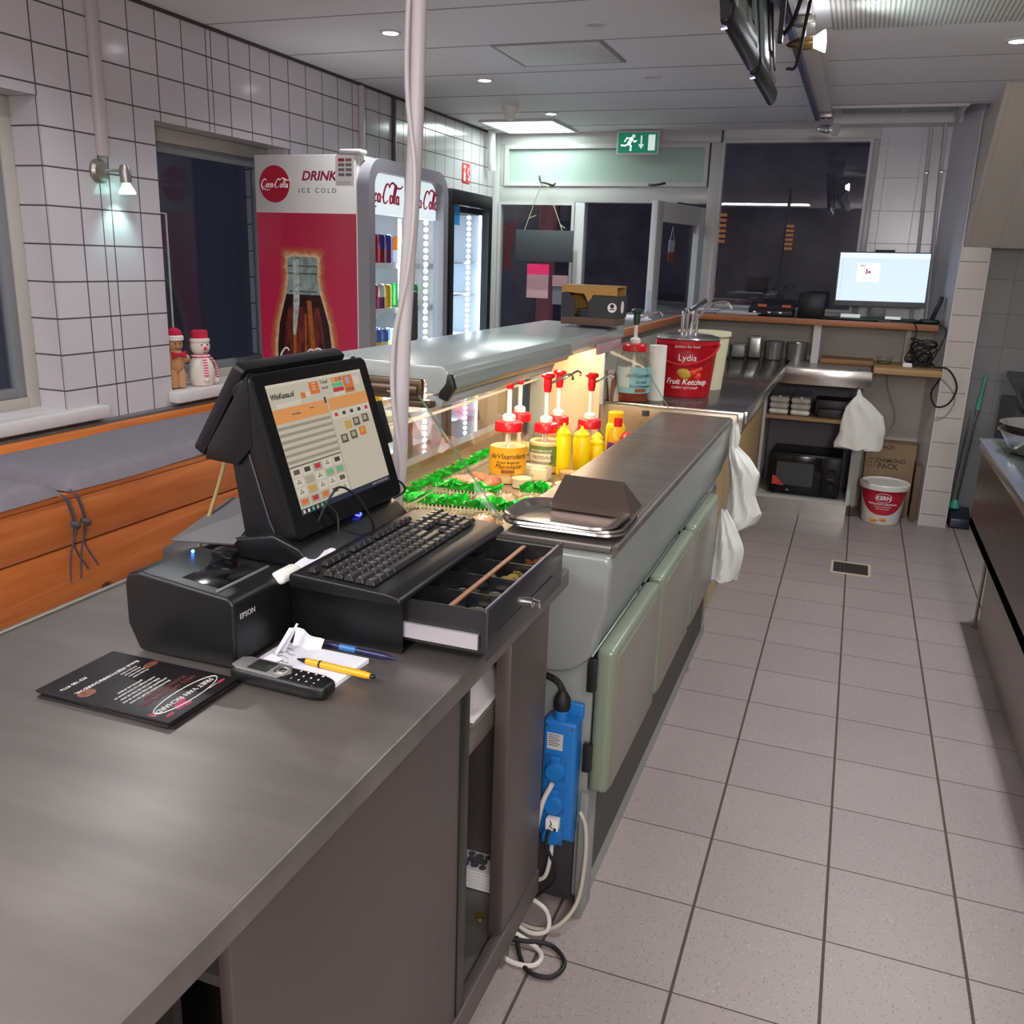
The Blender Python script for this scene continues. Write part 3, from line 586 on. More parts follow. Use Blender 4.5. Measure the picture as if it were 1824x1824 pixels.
LOGO = mat('logo_red', 'd02a58', .5)
b = B()
for yc in (3.88, 4.30):
    M = frame((X1+.0135, yc, 1.785), (0, 1, 0), (0, 0, 1)); cola(b, M, .088)
part('header_lettering', b, LOGO, t)
part('round_sticker', B().cyl((X1+.0405, 4.055, 1.69), (X1+.0425, 4.055, 1.69), .026), mat('sticker_green', '3aa35a', .5), t, label='round green sticker')
for z in (.55, .83, 1.06, 1.27, 1.48):
    part('shelf', B().box(X0+.03, X1-.02, Y0+.035, Y1-.035, z-.012, z-.002).box(X1-.022, X1-.012, Y0+.035, Y1-.035, z-.02, z+.006), SHELF, t)
b = B(); [b.sph((X1-.012, Y1-.118, .36+.034*k), .011, .017, .012, n=10) for k in range(40)]
part('led_strip', b, FLED, t, label='bright vertical light strip')
b = B(); b.box(X1-.012, X1, 4.075, 4.09, .34, 1.69); part('led_strip', b, mat('fridge_led_soft', 'ffffff', .5, emit=5, ecol='dce9ff'), t)
area('fridge_glow', (X1-.03, 4.06, 1.1), 1.2, .05, 8, (.7, .85, 1), rot=(0, PI/2, 0))
# side graphic
GX = lambda x: x
b = B().box(X0+.004, X1-.006, Y0-.002, Y0, .05, 1.69); part('side_print', b, mat('print_red', 'b8264a', .28), t, label='red printed side panel')
M = frame((-2.52, Y0-.0022, 1.812), (1, 0, 0), (0, 0, 1))
part('round_logo', B(M).cyl((0, 0, -.001), (0, 0, .0005), .079, n=40), mat('disc_red', 'b01a3a', .4), t)
b = B(M); cola(b, Matrix.Translation((.004, 0, .0008)), .037, .06)
part('round_logo_lettering', b, WINK, t)
b = B(frame((-2.292, Y0-.001, 1.845), (1, 0, 0), (0, 0, 1))); b.text('DRINK', .055, Matrix(), shear=.25, sx=1.05, bold=.0016); part('side_lettering', b, mat('print_pink', 'a3284c', .5), t)
b = B(frame((-2.30, Y0-.001, 1.785), (1, 0, 0), (0, 0, 1))); b.text('I C E   C O L D', .028, Matrix(), sx=1.08); part('side_lettering', b, mat('print_grey', '55525a', .5), t)
b = B().use(WINK).box(-2.205, -2.112, Y0-.003, Y0-.0005, 1.805, 1.93)
b.use(mat('label_grey', '77747a', .6))
for k in range(4):
    for j in range(2): b.box(-2.19+.036*j, -2.16+.036*j, Y0-.0036, Y0-.003, 1.905-.02*k, 1.918-.02*k)
for k in range(3): b.box(-2.20, -2.13, Y0-.0036, Y0-.003, 1.822-.006*k, 1.8235-.006*k)
b.use(COKE).box(-2.19, -2.16, Y0-.0038, Y0-.003, 1.905, 1.918); part('energy_label', b, None, t, label='small white information label')
# printed bottle picture: halo, glass neck, brown drink
def silhouette(pts, k=1., dx=0.):
    L_ = [(-r*k, z) for r, z in pts]; return L_+[(r*k, z) for r, z in reversed(pts)]
prof = [(.150, .12), (.152, .6), (.148, .95), (.145, 1.10), (.132, 1.20), (.108, 1.28), (.09, 1.335), (.078, 1.40), (.073, 1.43), (.079, 1.435), (.080, 1.46), (.074, 1.465), (.079, 1.475), (.079, 1.492), (.062, 1.502)]
def halo():
    m = bpy.data.materials.new('halo_print'); m.use_nodes = True; nt = m.node_tree; N = nt.nodes; L = nt.links; bb = N['Principled BSDF']
    g = N.new('ShaderNodeNewGeometry'); n = N.new('ShaderNodeTexNoise'); n.inputs['Scale'].default_value = 45; L.new(g.outputs['Position'], n.inputs[0])
    at_ = N.new('ShaderNodeAttribute'); at_.attribute_name = 'fade'; ad = N.new('ShaderNodeMath'); ad.operation = 'ADD'; L.new(at_.outputs['Fac'], ad.inputs[0])
    m2 = N.new('ShaderNodeMapRange'); m2.inputs[3].default_value = -.35; m2.inputs[4].default_value = .35; L.new(n.outputs[0], m2.inputs[0]); L.new(m2.outputs[0], ad.inputs[1])
    cr = N.new('ShaderNodeValToRGB'); e = cr.color_ramp.elements; e[0].position = 0; e[0].color = rgb('b8264a'); e[1].position = 1; e[1].color = rgb('d8c39a'); x = e.new(.5); x.color = rgb('b8603f'); L.new(ad.outputs[0], cr.inputs[0]); L.new(cr.outputs[0], bb.inputs['Base Color']); bb.inputs['Roughness'].default_value = .3
    return m
yb = Y0-.0028; bx = -2.385
b = B(); bm = b.bm; lay = bm.verts.layers.float.new('fade'); inn = silhouette(prof); out = []
cx = [(0, 1)]
for x, z in inn: s = 1 if x > 0 else -1; out.append((x+s*.045, z+(.045 if z > 1.46 else 0)))
vi = [bm.verts.new((bx+x, yb, z)) for x, z in inn]; vo = [bm.verts.new((bx+x, yb, z)) for x, z in out]
for v in vi: v[lay] = 1
for v in vo: v[lay] = 0
for i in range(len(vi)-1): bm.faces.new((vo[i], vi[i], vi[i+1], vo[i+1]))
part('bottle_halo_print', b, halo(), t, smooth=0)
b = B().prism([(bx+x, z) for x, z in silhouette([p for p in prof if p[1] >= 1.335])], 1, yb-.0006, yb); part('bottle_neck_print', b, mat('print_glass_grey', '8a9a98', .3, var=.35, vscale=40, stretch=(1, 1, .6)), t)
b = B().prism([(bx+x, z) for x, z in silhouette([p for p in prof if p[1] <= 1.335])], 1, yb-.0006, yb); part('bottle_body_print', b, mat('print_cola_dark', '2b1416', .3, var=.8, vscale=30), t)
b = B().prism([(bx+x, z) for x, z in silhouette([p for p in prof if p[1] <= 1.31], .74)], 1, yb-.0009, yb-.0006); part('bottle_body_print', b, mat('print_cola', '5e261e', .3, var=.95, vscale=22, stretch=(2.2, 1, .7)), t)
b = B(); [b.box(bx-.078, bx+.078, yb-.001, yb-.0004, z_, z_+.006) for z_ in (1.425, 1.458)]; b.box(bx-.074, bx+.074, yb-.001, yb-.0004, 1.345, 1.352); part('bottle_ring_print', b, mat('print_ring_dark', '4c5c5a', .3, var=.4, vscale=50), t)
b = B(); b.prism([(bx-.05, 1.49), (bx-.02, 1.49), (bx-.02, 1.30), (bx-.045, 1.15), (bx-.06, 1.15), (bx-.052, 1.36)], 1, yb-.0012, yb-.0009); part('bottle_highlight_print', b, mat('print_highlight', 'a9b4b0', .3, var=.5, vscale=60), t)
b = B()
for x0, z0, x1, z1, wd in ((-.045, 1.32, -.06, .8, .008), (.03, 1.31, .06, .9, .012), (.01, 1.25, .0, .85, .004)): b.prism([(bx+x0-wd, z0), (bx+x0+wd, z0), (bx+x1+wd, z1), (bx+x1-wd, z1)], 1, yb-.001, yb-.0006)
part('bottle_shine_print', b, mat('print_amber', '9c5a28', .3, var=.3, vscale=30), t)
b = B(frame((bx, yb-.0012, 1.05), (1, 0, 0), (0, 0, 1))); cola(b, Matrix(), .068, .055); part('bottle_lettering_print', b, WINK, t)
# cans
rows = [(1.48, 'top', [('red', 'red')]*2+[('violet', 'darkred'), ('violet', 'plum')], 3.835), (1.48, 'top', [('orange', 'white')], 4.295), (1.27, 'second', [('silver', 'red'), ('pink', 'pink'), ('white', 'plum'), ('yellow', 'yellow')], 3.83), (1.27, 'second', [('green', 'green')]*2, 4.255), (1.06, 'third', [('orange', 'yellow'), ('blue', 'green'), ('blue', 'yellow'), ('blue', 'white'), ('blue', 'yellow')], 3.80)]
CN = dict(red='red', violet='violet and dark red', orange='orange and white', silver='silver and red', pink='pink', white='white and plum', yellow='yellow', green='green', blue='blue and yellow')
for z, sn, kinds, ys in rows:
    for k, (a, c) in enumerate(kinds):
        tall = .135 if z == 1.48 else CANH
        can(CM[c], CM[a], X1-.055, ys+.066*k, z, '%s can, %s on the %s shelf, %s half of the big fridge' % (CN[a], ORD[k], sn, 'right' if ys > 4.1 else 'left'), 'drink cans in the red and white fridge', h=tall, r=.029)
        can(CM[c], CM[a], X1-.125, ys+.066*k, z, '%s can behind the %s one, %s shelf, %s half' % (CN[a], ORD[k], sn, 'right' if ys > 4.1 else 'left'), 'drink cans in the red and white fridge', h=tall, r=.029)
# second, black fridge
X0, X1, Y0, Y1, ZT = -2.62, -2.11, 4.58, 5.17, 1.865
t = thing('black_fridge', 'narrower black framed glass fridge next to the shop front', 'fridge', (-2.36, 4.87, 0))
b = B().use(BLKM).box(X0, X1, Y0, Y0+.03, .02, ZT, bev=.004).box(X0, X1, Y1-.03, Y1, .02, ZT).box(X0, X1, Y0+.03, Y1-.03, 1.76, ZT).box(X0, X1, Y0+.03, Y1-.03, .02, .30)
b.use(FI).box(X0, X0+.03, Y0+.03, Y1-.03, .3, 1.76).box(X0+.03, X1-.002, Y1-.034, Y1-.03, .3, 1.76).box(X0+.03, X1-.002, Y0+.03, Y0+.034, .3, 1.76); part('cabinet', b, None, t)
b = B(); ring_frame(b, Y0, Y1, .22, ZT, .02, .05, 0, X1+.001, X1+.045, n=4); b.box(X1+.002, X1+.05, Y0+.01, Y1-.01, 1.79, ZT+.005, bev=.01); part('door_frame', b, BLKM, t)
part('door_glass', B().box(X1+.03, X1+.034, Y0+.045, Y1-.045, .27, 1.80), CLEAR, t)
b = B(); [b.sph((X1-.010, Y1-.215, .36+.03*k), .010, .020, .0115, n=10) for k in range(47)]; part('led_strip', b, FLED, t)
part('led_strip', B().box(X1-.012, X1, Y1-.06, Y1-.05, .34, 1.76), mat('fridge_led_soft'), t)
for z in (.6, .85, 1.1, 1.325, 1.5): part('shelf', B().box(X0+.03, X1-.02, Y0+.035, Y1-.035, z-.012, z-.002), SHELF, t)
part('blue_sticker', B().box(X1+.0345, X1+.0355, Y0+.05, Y0+.14, 1.69, 1.79), mat('sticker_blue', '2f8fd0', .4), t, label='blue sticker at the top left of the glass')
area('fridge_glow', (X1-.03, 4.87, 1.1), 1.2, .05, 4, (.7, .85, 1), rot=(0, PI/2, 0))
for k, (z, a, c) in enumerate(((1.325, 'blue', 'brown'), (1.325, 'silver', 'green'), (1.1, 'green', 'silver'), (1.1, 'brown', 'blue'))):
    can(CM[a], CM[c], X1-.06, Y0+.09+.06*(k % 2), z, ['dark can, left one on the upper filled shelf of the black fridge', 'silver and green can, right one on the upper filled shelf of the black fridge', 'green can, left one on the lower filled shelf of the black fridge', 'brown can, right one on the lower filled shelf of the black fridge'][k], 'cans in the black fridge')

# ================================================================== on and around the shop front
single('hanging_board', B().box(-2.39, -1.955, 6.45, 6.462, 1.515, 1.73, bev=.002), mat('board_grey', '3c4043', .6), 'dark grey board hung on strings from the shop-front rail', 'board')
single('board_string', B().tube([(-2.325, 6.455, 1.73), (-2.23, 6.5, 2.04), (-2.19, 6.505, 2.05), (-2.04, 6.455, 1.73)], .003, sm=0).tube([(-2.045, 6.455, 1.75), (-2.06, 6.46, 1.77), (-2.02, 6.46, 1.745)], .003).tube([(-2.29, 6.45, 1.81), (-2.24, 6.45, 1.83)], .003),
       mat('string_beige', 'a8a184', .8), 'beige strings in an A shape holding the grey board', 'string')
single('hook_clamp', B().tube([(-2.26, 6.56, 2.08), (-2.25, 6.52, 2.10), (-2.235, 6.51, 2.06), (-2.20, 6.5, 2.055), (-2.15, 6.53, 2.04), (-2.14, 6.55, 2.055)], .007), mat('dark_hook', '3b3d3a', .4, .5), 'small dark metal clamp on the rail above the grey board', 'hook')
single('hook_clamp', B().tube([(-1.46, 6.56, 2.05), (-1.43, 6.53, 2.045), (-1.38, 6.53, 2.05), (-1.35, 6.56, 2.06)], .008), mat('dark_hook', '3b3d3a', .4, .5), 'small dark metal clamp on the rail below the exit sign', 'hook')
def lit_paper(x0, x1, z0, z1, m, label, y=6.615): single('window_notice', B().box(x0, x1, y-.002, y, z0, z1), m, label, 'notice')  # pink light on the notices is painted into their tint and glow
lit_paper(-2.35, -2.18, 1.25, 1.42, mat('notice_pink_lit', 'c29aa4', .6, emit=.10), 'large pale paper notice stuck on the shop-front pane below the board')
lit_paper(-2.35, -2.18, 1.42, 1.495, mat('notice_pink_light', 'd02a60', .6, emit=.5), 'pink light painted as a glowing strip at the top of the large paper notice')
lit_paper(-2.15, -2.03, 1.34, 1.42, mat('notice_pink_lit', 'c29aa4', .6), 'small pinkish paper notice at the right of the shop-front pane')
lit_paper(-2.145, -2.055, 1.21, 1.335, mat('notice_grey', '6f757d', .6), 'small grey rounded card under the small pink notice')
t = thing('exit_sign', 'green emergency exit sign with running man, arrow and door', 'sign', (-1.545, 6.5, 2.31))
part('housing', B().box(-1.695, -1.395, 6.50, 6.53, 2.235, 2.395, bev=.012), WHITE, t)
part('face', B().box(-1.68, -1.41, 6.497, 6.501, 2.25, 2.378), mat('exit_green', '1c8f72', .5, emit=.25), t)
M = frame((-1.545, 6.4965, 2.314), (1, 0, 0), (0, 0, 1)); b = B(M)
EW = mat('exit_white', 'f0fff8', .5, emit=.45); b.use(EW)
b.cyl((-.03, .042, -.0005), (-.03, .042, .0008), .0115)
def stroke(pts, r): b.tube([(x, y, 0) for x, y in pts], r, n=8, sm=0, rx=.0008) if 0 else [b.add_stroke(p, q, r) for p, q in zip(pts, pts[1:])]
def add_stroke(s, p, q, r):
    p = Vector((*p, 0)); q = Vector((*q, 0)); n = (q-p).normalized().cross(Vector((0, 0, 1)))*r; s.slab([p-n, q-n, q+n, p+n], .001); s.cyl(p-Vector((0, 0, .0005)), p+Vector((0, 0, .0005)), r, n=12); s.cyl(q-Vector((0, 0, .0005)), q+Vector((0, 0, .0005)), r, n=12); return s
B.add_stroke = add_stroke
stroke([(-.042, .026), (-.06, -.004)], .012); stroke([(-.06, -.004), (-.045, -.022), (-.047, -.048)], .006); stroke([(-.062, -.008), (-.085, -.018), (-.112, -.016)], .006); stroke([(-.045, .028), (-.075, .03), (-.09, .01)], .005); stroke([(-.04, .022), (-.022, .006), (-.01, .012)], .005)
b.slab([(.02, .045, 0), (.03, .045, 0), (.03, -.01, 0), (.02, -.01, 0)], .001).slab([(.004, -.01, 0), (.046, -.01, 0), (.025, -.04, 0)], .001).slab([(.073, .05, 0), (.12, .05, 0), (.12, -.05, 0), (.073, -.05, 0)], .001)
part('pictogram', b, None, t)
t = thing('door_hanger', 'white and orange card hanging from a string in the open door', 'card', (-1.2, 6.2, 1.6))
M = frame((-1.165, 6.14, 1.6), (-.23, -.97, 0), (0, 0, 1)); b = B(M); b.box(-.045, .045, .0, .075, .026, .029); part('upper_card', b, WINK, t)
part('lower_card', B(M).box(-.045, .045, -.065, 0, .026, .029), mat('card_orange', 'c0522a', .5), t, label='orange lower half')
part('string', B(M).tube([(-.03, .075, .027), (0, .16, .027), (.03, .075, .027)], .0012, sm=0), WINK, t)

# ================================================================== raised bar shelf, L-shaped, along the customer side and the back wall
BARW = wood('bar_edge_wood', 'a0603a', 'b87748', .4, 0, knots=False); BART = mat('bar_top_grey', '5c5b5c', .35, var=.08)
t = thing('bar_shelf', 'L-shaped raised shelf with orange wood edge along the back wall', 'shelf', (-.3, 6.3, 0))
b = B().box(-1.35, .46, 6.06, YB-.02, 1.197, 1.225).box(-1.35, -1.03, 3.92, 6.06, 1.197, 1.225); part('top', b, BART, t)
b = B().box(-1.0, .46, 6.045, 6.06, 1.19, 1.226, bev=.002).box(-1.03, -1.0, 3.92, 6.06, 1.19, 1.226, bev=.002); part('edge', b, BARW, t, label='orange wooden edge')
b = B().box(-1.30, -1.06, 3.92, 6.3, 0, 1.197).box(-1.06, .46, 6.36, 6.4, .0, 1.197); part('backing_wall', b, PLASTER, t)
part('shelf_post', B().box(-.245, -.20, 6.08, 6.14, .953, 1.19).box(.30, .335, 6.30, 6.36, .953, 1.19), WHITE, t)
# back counter with steel top
BC = mat('back_counter_top', '55504e', .14, .5, var=.1, vscale=4)
t = thing('back_counter', 'dark glossy steel-topped counter behind the ketchup bucket', 'counter', (-.72, 4.9, 0))
part('worktop', B().box(-1.058, -.385, 3.80, 6.355, .925, .95, bev=.003), BC, t)
b = B().box(-1.05, -.385, 3.78, 3.80, .868, .95, bev=.003).box(-.385, -.372, 3.80, 5.88, .90, .951, bev=.002); part('edge_strip', b, STEELB, t, label='bright steel front edge')
part('side_panel', B().box(-.505, -.485, 3.90, 5.86, .02, .925), wood('chipboard_side', 'a88b60', 'c2a678', .5, 2, knots=False), t, label='plain wooden side panel')
part('carcass', B().box(-1.05, -.506, 3.88, 6.3, .02, .92), mat('carcass_cream', 'a59f90', .6), t)
# microwave cabinet
CABW = mat('cabinet_pale', 'b3b0aa', .5)
t = thing('open_cabinet', 'open pale cabinet with wooden shelf holding the microwave', 'cabinet', (-.15, 6.1, 0))
part('side_panel', B().box(-.484, -.466, 5.89, 6.35, .11, .86), CABW, t); part('side_panel', B().box(.07, .092, 5.89, 6.35, .11, .66), CABW, t)
part('back_panel', B().box(-.484, .092, 6.335, 6.358, .1, .92), mat('cabinet_back_grey', '7b7880', .6), t)
part('bottom_board', B().box(-.484, .092, 5.885, 6.335, .105, .125), CABW, t)
part('plinth', B().box(-.484, .08, 5.90, 5.92, .0, .105), STEELB, t, label='metal plinth')
part('shelf', B().box(-.466, .07, 5.90, 6.335, .612, .632), wood('shelf_wood', '8a6a45', 'a07c52', .5, 0, knots=False), t, label='wooden middle shelf')
t = thing('drawer_unit', 'wide steel drawer front under the small worktop', 'drawer unit', (-.13, 5.8, .9))
part('front', B().box(-.395, .125, 5.76, 5.775, .852, .948, bev=.002), STEELB, t); part('body', B().box(-.37, .11, 5.776, 6.33, .862, .945), STEEL, t)
b = B(); b.box(-.37, .115, 5.77, 6.33, .9455, .952); part('top', b, mat('drawer_top_grey', '9b9a96', .3, .4), t)
single('board_worktop', B().box(.13, .505, 5.87, 6.355, .935, .972, bev=.003), wood('raw_wood', '9b7a4f', 'b8965f', .5, 0, knots=False), 'rough wooden worktop board right of the steel drawer', 'worktop')
single('cutting_board', B().box(-.19, .13, 6.12, 6.33, .953, .985, bev=.006), wood('board_brown', '8c6238', 'a67746', .5, 0, knots=False), 'brown wooden cutting board on the drawer unit against the back', 'cutting board')
single('knife', B().box(.04, .12, 5.84, 5.865, .9525, .9565, bev=.001), mat('knife_handle', '4a4d52', .4), 'small dark knife lying on the drawer unit', 'knife')
t = thing('food_tub', 'clear round tub on the board beside the tangled cables', 'tub', (.19, 6.15, .972)); part('body', B().lathe((.19, 6.15, .973), [(0, .001), (.04, .001), (.048, .045), (.05, .045)]), PLAST, t); part('contents', B().lathe((.19, 6.15, .975), [(0, .0), (.038, .0), (.041, .014), (0, .018)]), mat('herbs_green', '5c6a4c', .8), t)
# microwave
t = thing('microwave', 'black microwave with red corner sticker inside the open cabinet', 'microwave', (-.15, 6.0, .125))
x0, x1, yy, z0, z1 = -.405, .025, 5.93, .137, .395
part('body', B().box(x0, x1, yy, yy+.33, z0, z1, bev=.006), BLACK, t)
part('door', B().box(x0+.005, x0+.315, yy-.016, yy-.001, z0+.008, z1-.008, bev=.005), BLACKG, t); part('window', B().box(x0+.04, x0+.265, yy-.018, yy-.0162, z0+.055, z1-.055), mat('mw_window', '3c3d42', .2), t, label='grey door window')
part('red_sticker', B().prism([(x0+.02, z0+.055), (x0+.095, z0+.05), (x0+.04, z0+.108), (x0+.02, z0+.112)], 1, yy-.0195, yy-.0182), mat('sticker_red', 'c23a34', .4), t, label='red triangular sticker')
part('control_panel', B().box(x0+.32, x1-.004, yy-.014, yy-.001, z0+.008, z1-.008, bev=.003), BLACK, t)
for zz in (z0+.075, z0+.16): part('knob', B().cyl((x0+.375, yy-.014, zz), (x0+.375, yy-.034, zz), .021, .018), BLACK, t)
b = B(); [b.box(x0+.355+.01*k, x0+.36+.01*k, yy-.0148, yy-.014, z0+.115, z0+.118) for k in range(4)]; b.box(x0+.11, x0+.125, yy-.0168, yy-.016, z0+.022, z0+.026); part('dial_marks', b, WINK, t)
for xx in (x0+.03, x1-.03): part('foot', B().cyl((xx, yy+.03, .1255), (xx, yy+.03, .138), .012), RUBBER, t)
# stacks of foam boxes in clear bags
for k, x in enumerate((-.395, -.265)):
    t = thing('foam_box_pack', ['clear-wrapped white foam boxes, left pack on the cabinet shelf', 'clear-wrapped white foam boxes, right pack on the cabinet shelf'][k], 'foam boxes', (x, 6.0, .632), group='wrapped foam boxes')
    b = B(); [b.box(x-.06, x+.06, 5.935, 6.08, .634+.038*i, .671+.038*i, bev=.018, seg=4) for i in range(3)]; part('boxes', b, mat('foam_white', 'd8d5cd', .6), t)
    part('bag', B().grid(lambda u, v: Vector((x+(.062-.02*(v > .8)*(v-.8)*4)*math.cos(u*2*PI)*1.05, 6.012+(.078-.03*(v > .8)*(v-.8)*4)*math.sin(u*2*PI), .633+.155*v+.006*math.sin(u*20))), 24, 8), PLAST, t)
single('dark_carton', B().box(-.18, .05, 6.0, 6.2, .633, .74, bev=.01).box(-.16, .0, 5.95, 6.0, .633, .69, bev=.008), mat('dark_pack', '2e2a2d', .5, var=.3), 'dark wrapped carton at the right end of the cabinet shelf', 'carton')
# steel food containers standing at the back
def container(x, y, w_, d_, h_, label, round_=False, m=STEELB):
    b = B()
    if round_: b.lathe((x, y, .9515), [(0, .001), (w_*.42, .001), (w_/2*.98, h_-.004), (w_/2, h_), (w_/2*.95, h_-.004), (w_*.4, .006), (0, .006)])
    else:
        b.box(x-w_/2, x+w_/2, y-d_/2, y+d_/2, .952, .952+h_, bev=.012, seg=3); b.box(x-w_/2-.004, x+w_/2+.004, y-d_/2-.004, y+d_/2+.004, .952+h_-.006, .952+h_, bev=.002)
    single('steel_container', b, m, label, 'container', (x, y, .95), 'food containers on the back counter')
ALU = mat('alu_foil', 'b2b1ae', .28, .8)
container(-.80, 6.15, .09, .09, .085, 'leftmost low container, dull grey, on the back counter', m=mat('dull_alu', '8b8d88', .4, .5)); container(-.70, 6.17, .09, .09, .09, 'second container from the left, dented grey', m=mat('dull_alu')); container(-.60, 6.2, .08, .08, .14, 'tall narrow silver container, third from the left', m=ALU)
container(-.48, 6.2, .125, .1, .115, 'wide silver container, fourth from the left', True, ALU); container(-.335, 6.2, .14, .1, .115, 'ribbed silver container, rightmost beside the shelf post', True, ALU)
single('blue_cloth', B().grid(lambda u, v: Vector((-.90+.12*u, 6.02+.08*v, .956+.035*math.sin(u*PI)*math.sin(v*PI)*(1+.5*math.sin(u*17)))), 14, 10, th=.008), mat('blue_cloth', '24406c', .8), 'crumpled blue cloth on the back counter', 'cloth')

# things on the bar shelf
t = thing('computer_monitor', 'computer monitor with bright white screen on the bar shelf', 'monitor', (.125, 6.3, 1.225))
M = frame((.115, 6.28, 1.475), (1, .02, .012), (0, .03, 1)); part('bezel', B(M).box(-.268, .268, -.165, .165, -.018, .012, bev=.004), GREY, t)
SCRW = mat('monitor_white', 'c4d8ff', .4, emit=1.0); b = B(M).use(SCRW).box(-.26, .26, -.132, .158, .0122, .0135); b.use(mat('monitor_bar', 'cfe2ff', .4, emit=1.1)).box(-.26, .26, .13, .158, .0136, .0142)
b.use(mat('monitor_card', 'f0fbff', .4, emit=1.05)).box(-.15, -.02, -.015, .095, .0136, .0144); b.use(mat('monitor_ink', '20242c', .4)).box(-.138, -.105, .078, .082, .0145, .015).box(-.138, -.08, .088, .09, .0145, .015)
b.use(mat('monitor_pink', 'e05a6a', .4, emit=.4)).box(-.10, -.09, .03, .062, .0145, .015).box(-.088, -.07, .036, .05, .0145, .015); b.use(mat('monitor_grey', 'b8c4d8', .4, emit=.5)).box(-.145, -.03, .005, .008, .0145, .015).box(-.24, -.238, -.1, .12, .0136, .014)
part('display', b, None, t, label='bright white display'); part('webcam_bar', B(M).box(-.06, .055, .166, .178, -.01, .01, bev=.003), BLACK, t)
part('stand', B(M).box(-.045, .045, -.23, -.165, -.014, -.002, bev=.003), GREY, t); part('foot', B().box(.02, .21, 6.2, 6.36, 1.226, 1.236, bev=.003), GREY, t)
def paper_pile(x, y, w_, d_, n, rot, label, m=PAPER, z=1.226, name='paper_pile'):
    b = B(Matrix.Translation((x, y, z)) @ Matrix.Rotation(rot, 4, 'Z'))
    for k in range(n): a = R.uniform(-.2, .2); b.box(-w_/2, w_/2, -d_/2, d_/2, .0006+k*.0035, .003+k*.0035, M=Matrix.Rotation(a, 4, 'Z') @ Matrix.Translation((R.uniform(-.01, .01), R.uniform(-.01, .01), 0)))
    single(name, b, m, label, 'papers')
paper_pile(-.72, 6.2, .26, .2, 5, .1, 'loose white paper pile on the bar shelf left of the black devices'); paper_pile(-.95, 6.22, .2, .18, 7, .5, 'thicker paper pile in the corner of the bar shelf'); paper_pile(-1.15, 5.0, .16, .3, 5, .2, 'papers lying on the bar shelf behind the green pump')
t = thing('pin_terminal', 'black card reader with orange top on the bar shelf', 'card reader', (-.52, 6.2, 1.226))
b = B(); part('body', b.prism([(6.12, 1.2265), (6.28, 1.2265), (6.28, 1.31), (6.12, 1.262)], 0, -.66, -.385, bev=.004), BLACK, t)
b = B(); [b.box(x, x+.055, 6.18, 6.22, 1.281, 1.297) for x in (-.61, -.46)]; part('orange_tabs', b, mat('orange_plastic', 'd25a34', .4), t); b = B()
for x in (-.62, -.53, -.46): b.sph((x, 6.119, 1.248), .012, .005, .011)
part('reflective_button', b, CHROME, t)
single('black_box', B().box(-.36, -.20, 6.16, 6.33, 1.2265, 1.375, bev=.006), BLACK, 'black square device box left of the monitor', 'device')
single('bar_keyboard', B().box(-.22, .12, 6.09, 6.18, 1.2265, 1.24, bev=.003), BLACK, 'black keyboard lying flat in front of the monitor', 'keyboard')
single('green_folder', B().box(-.1, .34, 6.19, 6.30, 1.237, 1.244, bev=.001).box(-.1, -.02, 6.185, 6.19, 1.2275, 1.24), mat('folder_green', '24503c', .5), 'dark green folder under the monitor', 'folder')
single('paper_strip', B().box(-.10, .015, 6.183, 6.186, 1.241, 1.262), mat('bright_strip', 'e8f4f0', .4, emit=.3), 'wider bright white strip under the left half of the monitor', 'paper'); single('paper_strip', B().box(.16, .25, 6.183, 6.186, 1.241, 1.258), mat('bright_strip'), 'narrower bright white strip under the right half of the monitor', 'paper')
t = thing('desk_phone', 'black cordless phone standing in its cradle at the right of the monitor', 'telephone', (.44, 6.2, 1.226))
part('cradle', B().box(.36, .47, 6.14, 6.26, 1.2265, 1.25, bev=.008), BLACK, t)
M = Matrix.Translation((.425, 6.2, 1.245)) @ Matrix.Rotation(.28, 4, 'Y'); part('handset', B(M).box(-.012, .012, -.024, .024, 0, .15, bev=.008), BLACK, t); part('display', B(M).box(-.0135, -.012, -.014, .014, .09, .12), mat('lcd_grey', '7d8588', .3), t)
single('computer_mouse', B().sph((.34, 6.11, 1.237), .032, .02, .0115), BLACK, 'black computer mouse at the right end of the bar shelf', 'mouse')
b = B(); b.tube([(.2, 6.12, 1.235), (.3, 6.06, 1.24), (.34, 6.03, 1.2), (.33, 6.03, 1.1), (.3, 6.05, 1.02), (.33, 6.1, .99)], .004)
for k in range(11):
    a = k*1.3; pts = [(.39+.085*math.cos(a+i*1.25)*(.5+.5*R.random()), 6.02+.05*math.sin(a+i*1.3)*.9, .985+(.17*math.sin(i*PI/6)*(.55+.45*math.sin(a*1.7)))) for i in range(7)]; b.tube(pts, .0042, n=6)
b.tube([(.44, 6.2, 1.24), (.5, 6.02, 1.2), (.48, 6.0, 1.1), (.45, 6.02, 1.02)], .004); single('cable_tangle', b, RUBBER, 'tangle of black cables heaped on the wooden board', 'cables')
b = B(); b.tube([(.46, 5.98, .985), (.54, 5.93, .98), (.60, 5.95, .88), (.57, 5.95, .78), (.50, 5.94, .76), (.465, 5.93, .84), (.50, 5.9, .93), (.50, 5.92, .978)], .0055); single('hanging_cable', b, RUBBER, 'single black cable hanging in a loop in front of the pillar', 'cable')
single('adapter_plug', B().box(.29, .345, 5.98, 6.03, .973, 1.0, bev=.006), WPLAS, 'white power adapter on the wooden board beside the cables', 'plug')
single('adapter_plug', B().box(.31, .35, 6.04, 6.08, .973, 1.035, bev=.006), BLACK, 'black power adapter standing behind the white one', 'plug')
